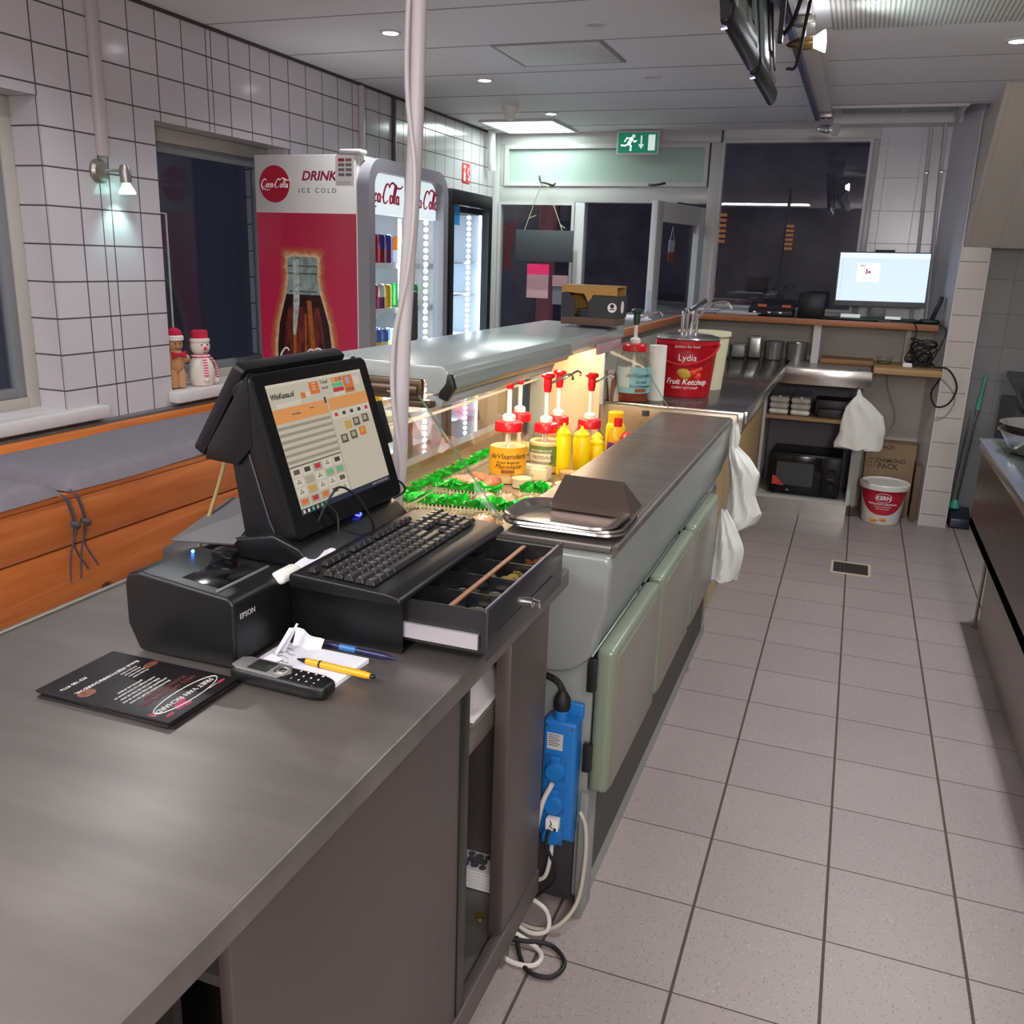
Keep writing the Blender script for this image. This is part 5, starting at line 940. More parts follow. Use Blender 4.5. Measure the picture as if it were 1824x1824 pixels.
b = B(); b.box(-1.16, -1.02, 2.38, 2.49, .801, .806, bev=.002); b2 = thing('steel_tray', 'shallow oval steel tray between the grass strips', 'tray', (-1.09, 2.43, .80)); part('tray', B().lathe((-1.10, 2.435, .801), [(0, 0), (.06, 0), (.085, .012), (.088, .012)], sx=1.0, sy=.55), STEELB, b2)
# snack bags and bread packs added behind the curved glass for its colourful reflections
for k, (y, c, h, lb) in enumerate(((2.10, '2a9a6a', .2, 'green snack bag behind the display glass, leftmost'), (2.22, 'a899a8', .19, 'silver-pink snack bag between the green and yellow ones'), (2.34, 'd8a83a', .2, 'yellow snack bag behind the display glass'), (2.62, 'a85a38', .2, 'brown bread pack behind the hose'), (2.82, 'c2a58a', .17, 'pale wrapped bread pack behind the display glass'), (3.12, 'b88746', .2, 'golden bread loaf pack, rightmost behind the glass'))):
    m = mat('pack_%d' % k, c, .3, var=.25, vscale=25)
    def f(u, v, y=y, h=h, k=k):
        a = u*2*PI; w_ = (.05-.022*max(0, v-.7)/.3+.006*math.sin(v*9+k))*(1-.12*abs(2*v-1)**3); d_ = .026*math.sin(v*PI)**.5+.002
        return Vector((-1.30+d_*math.sin(a), y+w_*math.cos(a), 1.048+h*(.8+.05*math.sin(k*2.1))*v+.006*math.sin(a*5+k)*v))
    b = B().grid(f, 24, 14, closed=False); b.bm.transform(Matrix.Translation((0, 0, 0)))
    single('snack_bag', b, m, lb, 'snack bag', group='packs added for the reflections in the display glass')

# steel trays and box at the near end of the worktop
TRAY = mat('tray_steel', 'a8a09a', .2, .9, var=.06)
def tray(z, x, y, sx, sy, rot, label):
    t = thing('serving_tray', label, 'tray', (x, y, z), rotz=0, group='stacked oval steel trays'); M = Matrix.Translation((x, y, z)) @ Matrix.Rotation(rot, 4, 'Z'); b = B(M); tm = bmesh.new(); R_ = []
    for (k, zz) in ((0, .003), (.72, .003), (.86, .006), (.93, .016), (1.0, .018), (1.02, .013)):
        ring = rrect(-sx*k, sx*k, -sy*k, sy*k, max(.001, .055*k), 6) if k else None; R_.append([tm.verts.new((p[0], p[1], zz)) for p in ring] if ring else tm.verts.new((0, 0, zz)))
    n = len(R_[1])
    for i in range(n): j = (i+1) % n; tm.faces.new((R_[0], R_[1][i], R_[1][j])); [tm.faces.new((R_[q][i], R_[q+1][i], R_[q+1][j], R_[q][j])) for q in range(1, 5)]
    bmesh.ops.recalc_face_normals(tm, faces=tm.faces[:]); bmesh.ops.solidify(tm, geom=tm.faces[:], thickness=.0012); b.add(tm); part('dish', b, TRAY, t, smooth=50)
tray(.9465, -.548, 1.905, .138, .107, .0, 'bottom steel serving tray of the stack'); tray(.9545, -.553, 1.90, .138, .107, .04, 'middle steel serving tray of the stack'); tray(.9625, -.555, 1.887, .13, .096, -.06, 'top steel serving tray, empty and shiny')
def hexa(b, lo, hi):
    tm = bmesh.new(); V = [tm.verts.new(p) for p in lo+hi]; tm.faces.new(V[3::-1]); tm.faces.new(V[4:]); [tm.faces.new((V[i], V[(i+1) % 4], V[4+(i+1) % 4], V[4+i])) for i in range(4)]; bmesh.ops.bevel(tm, geom=tm.edges[:], offset=.002, segments=2, affect='EDGES'); return b.add(tm)
single('steel_chute', hexa(B(), [(-.612, 1.94, .968), (-.42, 1.93, .968), (-.42, 2.06, .968), (-.612, 2.07, .968)], [(-.612, 1.942, .985), (-.422, 1.932, .985), (-.46, 2.02, 1.032), (-.607, 2.03, 1.032)]), mat('dark_box_steel', '6a5c55', .3, .7), 'dark brownish steel box with a sloped side standing on the trays', 'box')

# plastic bags hanging off the worktop's far corner
plastic_bag('carrier_bag', [(.93, -.405, -.385), (.88, -.41, -.37), (.84, -.41, -.375), (.80, -.41, -.33), (.74, -.40, -.28), (.66, -.39, -.29), (.58, -.40, -.26), (.54, -.40, -.28), (.50, -.40, -.35)], 'white plastic bag hanging from the far corner of the steel worktop', mat('bag_thin', 'dcdcd6', .4, bump=.5, bscale=60), 3.60, .05, 3)
plastic_bag('carrier_bag', [(.62, -.40, -.38), (.56, -.405, -.34), (.48, -.41, -.30), (.40, -.42, -.30), (.35, -.43, -.31), (.34, -.42, -.34)], 'lower white plastic bag hanging below the first one', mat('bag_thin'), 3.45, .05, 5)

# jar, paper roll and ketchup bucket on the back counter
t = jar(-.872, 3.86, .95, .074, .225, .05, mat('sauce_brown', '7a3320', .35), 'large pump jar with blue label and green pump on the back counter', ph=.075, head=mat('pump_green', '1f4032', .4), a=.3)
jlabel(t, -.872, 3.86, .95, .074, .04, .15, CAMA-1.3, CAMA+1.3, mat('label_blue', '7fb4c0', .5), [('deVlaendere', .026, .115, BR, .3, CAMA+.3), ('Streek', .02, .088, BR, .3, CAMA+.35), ('Stoofvleessaus', .018, .07, BR, .3, CAMA+.35)]); part('picture', around(B(), (-.872, 3.86, .95), .074, .045, .06, CAMA, CAMA+.7, .002), mat('picture_brown'), t)
part('label_patch', around(B(), (-.872, 3.86, .95), .074, .065, .148, CAMA-1.2, CAMA-.35, .002), mat('label_pale', 'b9c6c4', .5), t)
t = thing('paper_roll', 'upright white paper roll between the jar and the ketchup bucket', 'paper roll', (-.785, 3.93, .95)); part('roll', B().lathe((-.785, 3.93, .951), [(.012, 0), (.037, 0), (.037, .235), (.012, .235), (.012, 0)]), mat('tissue', 'd6d8d2', .9, bump=.4, bscale=200), t)
x, y = -.70, 4.17
t = thing('ketchup_bucket', 'large red ketchup bucket with a steel pump lid', 'bucket', (x, y, .95)); KB = mat('ketchup_red', 'b81420', .35)
part('bucket', B().lathe((x, y, .951), [(0, 0), (.108, 0), (.112, .01), (.134, .245), (.138, .25)], n=48), KB, t); part('rim', B().lathe((x, y, 1.185), [(.131, 0), (.139, .0), (.14, .018), (.134, .022)], n=48), KB, t)
part('pump_lid', B().lathe((x, y, 1.208), [(.142, -.004), (.145, 0), (.143, .006), (.11, .014), (.05, .02), (0, .02)], n=48), STEELB, t)
b = B()
for dx, dy, hh in ((-.03, 0, .10), (-.012, .01, .12), (.012, 0, .11), (.03, .008, .10)): b.cyl((x+dx, y+dy, 1.22), (x+dx, y+dy, 1.22+hh), .008, n=16)
b.lathe((x, y, 1.315), [(0, .0), (.04, 0), (.04, .01), (0, .012)]); part('pump_columns', b, CHROME, t)
part('pump_lever', B().tube([(x, y, 1.325), (x+.03, y, 1.35), (x+.065, y+.01, 1.375)], .010), mat('lever_grey', '5a5a5e', .3, .6), t); part('pump_spout', B().tube([(x+.01, y-.03, 1.225), (x+.02, y-.04, 1.27), (x+.07, y-.04, 1.335), (x+.11, y-.04, 1.365), (x+.16, y-.04, 1.37), (x+.185, y-.04, 1.345)], .0065), CHROME, t)
part('handle', B().tube([(x+.14*math.cos(a), y+.145*math.sin(a)*1.0, 1.185-.085*math.sin(-a)) for a in [(-PI*k/12) for k in range(13)]], .006, sm=2), KB, t)
A0 = math.atan2(-4.17, .70); T = Matrix.Translation((x, y, .95)); L2 = mat('lips_red', 'a00c2c', .3)
b = B(); b.grid(lambda u, v: Vector((x+(.1305)*math.cos(A0-.42+.84*u), y+.1305*math.sin(A0-.42+.84*u), .95+.18+.03*math.sin(u*PI)**.6*(2*v-1))), 24, 4, th=-.0008); part('lips_badge', b, L2, t)
b = B().text('Lydia', .04, Matrix.Translation((x, y, 1.129)), wrap=(.1315, A0+.02), ext=.0004).text('passion for food', .017, Matrix.Translation((x, y, 1.178)), wrap=(.134, A0), ext=.0004).text('Fruit Ketchup', .034, Matrix.Translation((x, y, 1.022)), wrap=(.1205, A0+.05), shear=.3, ext=.0004, bold=.0006).text('CURRY KETCHUP', .015, Matrix.Translation((x, y, .996)), wrap=(.118, A0), ext=.0004); part('lettering', b, WINK, t)
b = B(); [b.sph((x+.121*math.cos(A0+a), y+.121*math.sin(A0+a), .95+zz), r, r*.4, r*.9) for a, zz, r in ((.25, .115, .020), (.42, .10, .02), (.5, .13, .014), (.38, .125, .014))]; part('tomato_picture', b, mat('tomato', 'd8301f', .35), t)
b = B(); [b.sph((x+.118*math.cos(A0+a), y+.118*math.sin(A0+a), .95+zz), .028, .010, .020) for a, zz in ((-.1, .115), (-.02, .105))]; part('potato_picture', b, mat('mustard_print', 'b89a2a', .5), t)
single('white_bucket', B().lathe((-.675, 4.47, .951), [(0, 0), (.10, 0), (.118, .25), (.126, .252), (.126, .27), (0, .27)], n=40), mat('cream_plastic', 'cfc9a8', .4), 'cream plastic bucket half hidden behind the ketchup bucket', 'bucket')
single('striped_cloth', B().grid(lambda u, v: Vector((-.99+.10*u*(.4+.6*(1-v)), 3.80+.03*math.sin(u*8), .951+.13*v)), 12, 10, th=.003), stripes('cloth_stripe', 'd6c8b0', '8f5f50', .03, 0), 'striped tea cloth propped beside the blue-labelled jar', 'cloth')

# ================================================================== steel service counter in the foreground
t = thing('service_counter', 'long steel service counter in the foreground carrying the till', 'counter', (-.87, .5, 0))
b = B(); b.box(-1.25, -.50, -.8, 1.74, .862, .90, bev=.004, seg=3); part('worktop', b, STEELD, t, label='worn brushed steel worktop')
part('backsplash', B().box(-1.262, -1.251, -.8, 1.74, .862, .903, bev=.001), STEEL, t)
SD = mat('cabinet_steel', '6f6663', .42, .7, var=.06, vscale=3, stretch=(1, 1, .4)); SDK = mat('cabinet_steel_dark', '3c3836', .5, .6)
part('back_panel', B().box(-1.2, -1.185, -.75, 1.68, .15, .86), SDK, t)
part('end_panel', B().box(-1.2, -.53, 1.64, 1.66, .15, .86), SD, t); part('post', B().box(-.545, -.515, 1.44, 1.66, .17, .861, bev=.002), SD, t)
part('deck', B().box(-1.19, -.53, -.75, 1.66, .165, .19), mat('deck_steel', '77756e', .35, .6, var=.15), t); part('bottom_rail', B().box(-.535, -.512, -.75, 1.665, .155, .215, bev=.002), SD, t)
part('sliding_door', B().box(-.535, -.518, .63, 1.215, .215, .861, bev=.002), SD, t); part('door_edge', B().box(-.54, -.516, 1.216, 1.25, .212, .861, bev=.001), BLKM, t, label='black door edge profile')
part('sliding_door', B().box(-.56, -.545, -.3, .5, .215, .861, bev=.002), SD, t); part('rail_profile', B().box(-.60, -.57, .55, .565, .2, .861).box(-.60, -.57, .6, .612, .2, .861).box(-.60, -.58, .515, .53, .2, .861), SDK, t)
part('shelf', B().box(-1.18, -.552, .7, 1.638, .70, .715).box(-.552, -.547, .7, 1.638, .672, .716, bev=.001), STEEL, t)
for y in (1.6, .4, -.6): part('foot', B().box(-.60, -.56, y-.02, y+.02, .0, .156, bev=.003), STEEL, t)
t = thing('bag_tray', 'white tray with clear plastic bags on the shelf inside the steel counter', 'tray', (-.62, 1.48, .716))
part('tray', B().box(-.70, -.555, 1.36, 1.60, .7165, .72).box(-.70, -.60, 1.36, 1.363, .72, .80).box(-.70, -.697, 1.36, 1.60, .72, .80), WINK, t)
part('bags', B().grid(lambda u, v: Vector((-.69+.13*u, 1.38+.2*v, .722+.07*math.sin(u*PI)*math.sin(v*PI)*(1+.5*noise.noise(Vector((u*5, v*5, 1)))))), 24, 24), mat('bag_crumple', 'c9c4c6', .3, alpha=.75), t)
t = thing('card_deck', 'stack of playing cards with patterned grey backs inside the counter', 'playing cards', (-.635, 1.61, .19))
b = B(); [b.box(-.685+.001*R.random(), -.592+.001*R.random(), 1.572, 1.638, .1915+.008*k, .1985+.008*k, bev=.002) for k in range(6)]; part('cards', b, WINK, t)
b = B(); x, y, z = -.638, 1.605, .2402; b.cyl((x, y, z-.0006), (x, y, z+.0004), .006, n=10); [b.cyl((x+.014*math.cos(a*PI/2), y+.014*math.sin(a*PI/2), z-.0006), (x+.014*math.cos(a*PI/2), y+.014*math.sin(a*PI/2), z+.0003), .01, n=16) for a in range(4)]
[b.cyl((x+.028*math.cos(a*PI/2+PI/4), y+.026*math.sin(a*PI/2+PI/4), z-.0006), (x+.028*math.cos(a*PI/2+PI/4), y+.026*math.sin(a*PI/2+PI/4), z+.0003), .008, n=12) for a in range(4)]; part('back_pattern', b, mat('card_pattern', '55555c', .6), t)
GOLDC = mat('coin_gold', 'b59a4a', .3, .9); COPC = mat('coin_copper', 'a8683c', .3, .9); SILC = mat('coin_silver', 'a9a493', .3, .9)
single('coin', B().cyl((-.587, 1.50, .1905), (-.587, 1.50, .1925), .0115, n=24), GOLDC, 'gold coin lying alone on the deck inside the steel counter', 'coin', (-.587, 1.50, .19))

# cash drawer
t = thing('cash_drawer', 'black cash drawer pulled open on the steel counter', 'cash drawer', (-.82, 1.41, .90))
x0, x1, y0, y1, z0, z1 = -1.03, -.62, 1.21, 1.62, .903, 1.0
b = B().box(x0, x1, y0, y1, z1-.004, z1, bev=.0015).box(x0, x1, y0, y0+.004, z0, z1).box(x0, x1, y1-.004, y1, z0, z1).box(x0, x0+.004, y0, y1, z0, z1).box(x0, x1, y0, y1, z0, z0+.004); part('housing', b, BLACK, t)
D = BLKM; xf = -.472
b = B().box(xf-.004, xf, y0-.002, y1-.03, .918, 1.004, bev=.001); part('front', b, mat('drawer_front', '3e3f42', .28, .5), t, label='dark steel drawer front')
part('edge_strip', B().box(xf-.010, xf-.004, y0+.01, y1-.04, .992, 1.0005), mat('strip_violet', '8c7c96', .3, .6), t)
b = B().box(-.86, xf-.004, y0+.012, y1-.04, .922, .926).box(-.86, xf-.004, y0+.015, y1-.043, .95, .962).box(-.86, xf-.004, y0+.012, y0+.015, .926, .994).box(-.86, xf-.004, y1-.043, y1-.04, .926, .994).box(-.62, -.617, y0+.015, y1-.043, .926, .975)
part('drawer_box', b, D, t); part('slide_rail', B().box(-.75, xf-.02, y0+.005, y0+.011, .93, .955), mat('rail_zinc', 'b5b3bb', .35, .5), t, label='pale metal slide rail')
b = B(); [b.box(-.70, xf-.02, y, y+.002, .962, .99) for y in (1.30, 1.385, 1.47)]; part('divider', b, mat('divider_black', '1a1b1d', .18), t)
part('divider', B().box(-.546, -.544, y0+.015, y1-.045, .962, .989), mat('divider_black'), t); part('comb_divider', B().box(-.549, -.541, y0+.015, y1-.045, .989, .992), mat('comb_amber', '9a6a50', .35, .4), t)
part('lock', B().cyl((xf, 1.385, .955), (xf+.012, 1.385, .955), .009, n=20).box(xf+.012, xf+.026, 1.3835, 1.3865, .947, .962, bev=.001), CHROME, t)
part('slot', B().box(xf, xf+.0008, 1.245, 1.36, .9545, .9565).box(xf, xf+.0008, 1.41, 1.53, .9545, .9565), DARK, t)
def coins(n, x0, x1, y0, y1, ms, label, r0, hmax=5):
    for k in range(n):
        r = r0*R.uniform(.9, 1.05); x = R.uniform(x0, x1); y = R.uniform(y0, y1); z = .9625+.0018*(k % hmax)+.0005; a = R.uniform(-.5, .5)*(k >= 4); bb = R.uniform(-.4, .4)*(k >= 4)
        M = Matrix.Translation((0, 0, abs(a)*r*.5+abs(bb)*r*.5)) @ Matrix.Rotation(a, 4, 'X') @ Matrix.Rotation(bb, 4, 'Y'); b = B(M); b.lathe((0, 0, 0), [(0, 0), (r, 0), (r, .0018), (r*.86, .0018), (r*.84, .0015), (0, .0015)], n=20)
        mm = ms[k % len(ms)]; o = link('coin', b, mm); o.location = (x, y, z); cn = {'coin_gold': 'gold', 'coin_copper': 'copper', 'coin_silver': 'silver', 'coin_brass': 'brass'}[mm.name]
        l_ = ('%s coin in the %s' % (cn, label)) if n > 5 else '%s silver coin from the near side in the %s' % (ORD[k], label); tag(o, l_, 'coin', 'coins in the '+label)
coins(14, -.53, -.50, 1.49, 1.56, [COPC, COPC, SILC], 'small copper heap in the far compartment of the cash drawer', .0095)
coins(18, -.532, -.497, 1.40, 1.455, [GOLDC, GOLDC, mat('coin_brass', 'c7b76a', .3, .9)], 'brass heap in the second compartment from the far end', .011, 8)
coins(5, -.53, -.50, 1.32, 1.37, [SILC], 'third compartment of the front row', .011)
coins(9, -.532, -.505, 1.235, 1.29, [SILC, GOLDC], 'mixed pile in the nearest compartment of the front row', .0125, 4)
coins(3, -.60, -.565, 1.32, 1.37, [SILC], 'compartment behind the comb divider', .011, 2)

# till keyboard on the drawer
t = thing('keyboard', 'black full-size keyboard lying on top of the cash drawer', 'keyboard', (-.71, 1.39, 1.0))
def kz(x): return 1.0135+.009*(-.615-x)/.17
b = B().prism([(-.605, 1.0005), (-.600, 1.006), (-.606, 1.014), (-.625, 1.018), (-.795, 1.0265), (-.803, 1.022), (-.803, 1.0005)], 1, 1.168, 1.615, bev=.004, seg=3); part('body', b, BLACK, t)
KEYM = mat('key_black', '232325', .32, bump=.1, bscale=500); y0k = 1.182; u = .0190; keys = []
def row(x, items, y=y0k):
    for w_ in items:
        if w_ < 0: y += -w_*u; continue
        keys.append((x, y, w_)); y += w_*u
xr = -.775
row(xr, [1, -1, 1, 1, 1, 1, -.5, 1, 1, 1, 1, -.5, 1, 1, 1, 1, -.35, 1, 1, 1]); row(xr+.027, [1]*13+[2, -.35, 1, 1, 1, -.35, 1, 1, 1, 1]); row(xr+.046, [1.5]+[1]*12+[1.5, -.35, 1, 1, 1, -.35, 1, 1, 1]); row(xr+.065, [1.75]+[1]*11+[2.25, -3.7, 1, 1, 1]); row(xr+.084, [2.25]+[1]*10+[2.75, -1.35, 1, -1.35, 1, 1, 1]); row(xr+.103, [1.25, 1.25, 1.25, 6.25, 1.25, 1.25, 1.25, 1.25, -.35, 1, 1, 1, -.35, 2, 1])
for i, (x, y, w_) in enumerate(keys):
    tm = bmesh.new(); z = kz(x)+.0045; W_ = w_*u-.0012; D_ = .0175 if x > xr+.01 else .014
    V0 = [tm.verts.new((x+a, y+bb, z)) for a, bb in ((0, 0), (D_, 0), (D_, W_), (0, W_))]; V1 = [tm.verts.new((x+a, y+bb, z+.0075)) for a, bb in ((.0025, .0022), (D_-.004, .0022), (D_-.004, W_-.0022), (.0025, W_-.0022))]
    tm.faces.new(V0[::-1]); tm.faces.new(V1); [tm.faces.new((V0[k], V0[(k+1) % 4], V1[(k+1) % 4], V1[k])) for k in range(4)]
    bmesh.ops.bevel(tm, geom=tm.edges[:], offset=.0007, segments=1, affect='EDGES'); bb_ = B(); bb_.add(tm); part('key', bb_, KEYM, t, smooth=0)
b = B(); [b.box(kx+.006, kx+.0075, ky+.005, ky+.009, kz(kx)+.0121, kz(kx)+.0125) for kx, ky, kw in keys if kx > xr+.02 and kw < 2.3 and ky < 1.5]; part('key_legends', b, mat('legend_grey', '8c8c90', .6), t)
part('brand_text', B().text('', .01, Matrix()) if 0 else B().box(-.79, -.789, 1.50, 1.54, kz(-.79)+.0045, kz(-.79)+.0048), mat('legend_gold', '5a4a38', .5), t)

# till computer
t = thing('till_computer', 'black touch-screen till with tilted screen and rear customer display', 'till', (-.90, 1.43, 1.0))
ti, ya = .308, -.025
n_ = Vector((math.cos(ya), math.sin(ya), 0)); rt = Vector((-math.sin(ya), math.cos(ya), 0)); up = Vector((0, 0, 1))*math.cos(ti)-n_*math.sin(ti); M = frame((-.886, 1.447, 1.191), rt, up)
b = B(M).prism(rrect(-.184, .185, -.152, .138, .014, 5), 2, -.045, -.001, bev=.004, seg=2); part('screen_housing', b, BLACK, t)
part('bezel_glass', B(M).prism(rrect(-.181, .182, -.149, .135, .013, 5), 2, -.001, .0008), BLACKG, t)
cols = dict(bg='c8bba0', or_='e8a060', lt='cfc6b2', row='a39a86', white='ddd5c2', bar='2c3446', green='6ac080', red='c8404a', dk='4c4844', ph='6a5c50', oran='e07a3c', gy='b4ab96', purple='b0a4d0', ylw='d8a83a')
E_ = {k: mat('ui_'+k, tuple(.12*q for q in rgb(v)[:3]), .35, emit=.62, ecol=v, spec=.3) for k, v in cols.items()}
b = B(M)
def ui(x0, y0, x1, y1, c, lv=1):  # screen fractions, y from the top
    b.use(E_[c]).box(-.1525+.305*x0, -.1525+.305*x1, .1145-.229*y1, .1145-.229*y0, .0009+.0003*(lv-1), .0009+.0003*lv)
ui(0, 0, 1, 1, 'lt', 1); ui(0, .955, 1, 1, 'bar', 2); ui(0, 0, 1, .022, 'white', 2); ui(0, .19, .53, .30, 'or_', 2); ui(.55, .19, 1, .29, 'or_', 2); ui(.40, .035, .5, .13, 'oran', 2); ui(.30, .10, .345, .145, 'oran', 2)
for k in range(3): ui(.43, .045+.022*k, .465, .052+.022*k, 'white', 3)
ui(.05, .15, .28, .185, 'white', 2); ui(.35, .10, .40, .14, 'white', 2); ui(.64, .03, .76, .07, 'or_', 2); ui(.64, .075, .76, .11, 'green', 2); ui(.64, .115, .76, .15, 'red', 2); ui(.64, .155, .76, .18, 'white', 2); ui(.77, .03, .88, .175, 'oran', 2); ui(.80, .045, .84, .10, 'purple', 3); ui(.90, .05, .96, .12, 'white', 2)
for k in range(6): ui(0, .325+.052*k, .53, .348+.052*k, 'row', 2)
ui(.53, .19, .537, .955, 'gy', 2); ui(.515, .17, .535, .22, 'dk', 3); ui(0, .63, .53, .638, 'dk', 2)
for k in range(5): ui(.56+.088*k, .30, .638+.088*k, .365, 'white', 2); ui(.58+.088*k, .315, .615+.088*k, .345, ('red', 'dk', 'dk', 'dk', 'red')[k], 3)
for cx_, cy_, c in ((.66, .40, 'ylw'), (.76, .39, 'ph'), (.87, .38, 'ph'), (.58, .50, 'ph'), (.69, .49, 'ph'), (.80, .48, 'oran')): ui(cx_, cy_, cx_+.075, cy_+.07, c, 2); ui(cx_+.015, cy_+.012, cx_+.055, cy_+.05, 'gy' if c != 'oran' else 'ylw', 3)
pal = ['ph', 'dk', 'red', 'white', 'dk', 'white', 'gy', 'white', 'green', 'green', 'white', 'ylw', 'white', 'white', 'ph', 'oran', 'red', 'oran', 'ph', 'white']
for k in range(20):
    i, j = k % 5, k//5; x = .01+.105*i; y = .65+.076*j; ui(x, y, x+.088, y+.062, 'white' if pal[k] in ('white', 'ph', 'dk') else 'gy', 2); ui(x+.015, y+.008, x+.072, y+.045, pal[k], 3)
    if pal[k] == 'white': [ui(x+.022+.022*q, y+.028, x+.034+.022*q, y+.04, 'dk', 4) for q in range(2)]; ui(x+.033, y+.012, x+.045, y+.022, 'dk', 4)
for k, c in enumerate(('white', 'white', 'green', 'gy', 'green', 'ylw')): ui(.01+.045*k, .963, .03+.045*k, .99, c, 3)
for k in range(8): ui(.78+.025*k, .968, .79+.025*k, .985, 'gy', 3)
part('display', b, None, t, label='lit touch-screen with till software', smooth=0)
b = B(M); b.text('WinKassa.nl', .0135, Matrix.Translation((-.115, .0925, .0018)), shear=.15, bold=.0004, ext=.0002); b.text('Totaal', .010, Matrix.Translation((.018, .103, .0018)), ext=.0002); b.text('Betaald', .007, Matrix.Translation((.018, .092, .0018)), ext=.0002); b.text('21,30', .010, Matrix.Translation((.067, .103, .0024)), ext=.0002); b.text('TOTAAL', .008, Matrix.Translation((.099, .080, .0024)), ext=.0002)
b.text('Omschrijving', .005, Matrix.Translation((-.09, .058, .0018)), ext=.0002); b.text('Aantal', .004, Matrix.Translation((-.04, .062, .0018)), ext=.0002); part('display_lettering', b, E_['dk'], t)
part('card_reader', B(M).box(.186, .228, -.045, .045, -.03, -.012, bev=.003), BLACK, t)
M2 = frame((-1.0, 1.43, 1.255), (math.sin(.0), -1, 0), (-.52, 0, -.85) if 0 else (.52, 0, .85)); b = B(M2); b.prism(rrect(-.165, .165, -.09, .095, .012, 4), 2, -.012, .012, bev=.004); part('customer_display', b, BLACK, t)
b = B(); b.prism([(-.935, 1.325), (-.93, 1.20), (-.962, 1.165), (-1.03, 1.17), (-1.022, 1.195)], 1, 1.262, 1.285, bev=.004).prism([(-.935, 1.325), (-.90, 1.20), (-.962, 1.165), (-1.03, 1.17), (-1.022, 1.195)], 1, 1.60, 1.62, bev=.004); part('side_cheek', b, BLACK, t)
b = B(); b.prism([(-.985, 1.2), (-.945, 1.2), (-.905, 1.07), (-.87, 1.002), (-.955, 1.002)], 1, 1.27, 1.31, bev=.006, seg=3).prism([(-.985, 1.2), (-.945, 1.2), (-.905, 1.07), (-.88, 1.002), (-.955, 1.002)], 1, 1.31, 1.60, bev=.006, seg=3); part('column', b, BLACK, t)
b = B(); b.prism([(-1.0, 1.001), (-.812, 1.001), (-.812, 1.008), (-.84, 1.035), (-.89, 1.052), (-1.0, 1.03)], 1, 1.255, 1.62, bev=.005, seg=3); part('base', b, BLACK, t)
b = B(frame((-.853, 1.47, 1.0445), (0, 1, 0), (-.86, 0, .5))); b.lathe((0, 0, 0), [(.0085, .0), (.0125, 0), (.0125, .0016), (.0085, .0016), (.0085, 0)], n=28).box(-.002, .002, 0, .012, .0, .002); part('power_button', b, mat('led_blue', '3c48ff', .4, emit=7, ecol='3040ff'), t, label='glowing blue power ring')
single('till_cable', B().tube([(-.85, 1.33, 1.06), (-.835, 1.345, 1.10), (-.825, 1.37, 1.12), (-.81, 1.41, 1.09), (-.80, 1.44, 1.04), (-.81, 1.46, 1.02)], .0022), RUBBER, 'thin black cable arching below the till screen', 'cable')
single('till_cable', B().tube([(-.84, 1.35, 1.09), (-.83, 1.365, 1.07), (-.825, 1.36, 1.035)], .002), RUBBER, 'short thin cable hanging straight below the till screen', 'cable')
single('till_cable', B().tube([(-.87, 1.62, 1.07), (-.86, 1.66, 1.065), (-.855, 1.68, 1.04), (-.88, 1.66, 1.02)], .0025), RUBBER, 'small black cable loop at the far corner of the till', 'cable')
single('paper_scrap', B().grid(lambda u, v: Vector((-.828+.035*u, 1.19+.12*v, 1.014+.008*math.sin(u*4+v*5)*v+.012*v*(1-u))), 8, 12, th=.0012), PAPER, 'crumpled white receipt paper tucked between keyboard and till', 'paper')
single('white_cap', B().box(-.838, -.812, 1.165, 1.225, 1.001, 1.022, bev=.010, seg=4), WPLAS, 'small white plastic thing with a rounded end beside the keyboard', 'plastic thing')  # white cap with a rounded end, shaped as a bevelled box
single('paper_note', B().slab([(-.83, 1.63, 1.02), (-.80, 1.63, 1.035), (-.80, 1.72, 1.04), (-.83, 1.72, 1.02)], .001), mat('note_beige', 'cdb99a', .6), 'small beige note card behind the far end of the keyboard', 'note')

# receipt printer
t = thing('receipt_printer', 'black receipt printer left of the cash drawer', 'printer', (-.92, 1.12, .90))
b = B(); b.prism([(-1.005, .902), (-.825, .902), (-.82, .91), (-.82, 1.008), (-.83, 1.018), (-.995, 1.035), (-1.02, 1.028), (-1.025, 1.01), (-1.025, .945)], 1, 1.05, 1.20, bev=.006, seg=3); part('body', b, BLACK, t)
b = B(frame((-.92, 1.125, 1.0265), (1, 0, -.095), (0, 1, 0))); b.box(-.012, .062, -.052, .052, -.0006, .001, bev=.0005); part('paper_slot', b, BLACKG, t); b = B(frame((-.92, 1.125, 1.0265), (1, 0, -.095), (0, 1, 0))); b.box(.062, .066, -.066, .066, -.001, .003, bev=.001); part('cutter_edge', b, GREY, t)
part('lettering', B(frame((-.8195, 1.083, .985), (0, 1, 0), (0, 0, 1))).text('EPSON', .0125, Matrix(), ext=.0004, bold=.0001), mat('epson_grey', 'a0a0a4', .5), t)
part('status_light', B().sph((-.985, 1.165, 1.0365), .0028), mat('led_blue2', '4a90ff', .4, emit=14, ecol='3a80ff'), t); part('lever', B().box(-.955, -.915, 1.172, 1.197, 1.025, 1.042, bev=.004), BLACKG, t)
single('router_box', B().prism([(-1.13, 1.25), (-1.13, 1.52), (-1.04, 1.52), (-1.04, 1.25)], 2, .902, 1.0, bev=.01).box(-1.12, -1.05, 1.36, 1.5, 1.0, 1.03, bev=.008), mat('dark_grey_plastic', '2f2d2f', .5), 'dark grey device box behind the receipt printer', 'device')
single('device_flap', B().slab([(-1.07, 1.21, 1.03), (-.96, 1.24, 1.03), (-1.0, 1.40, 1.06), (-1.10, 1.42, 1.055)], .003), mat('dark_grey_plastic2', '454243', .5), 'thin grey flap sticking up behind the receipt printer', 'flap')
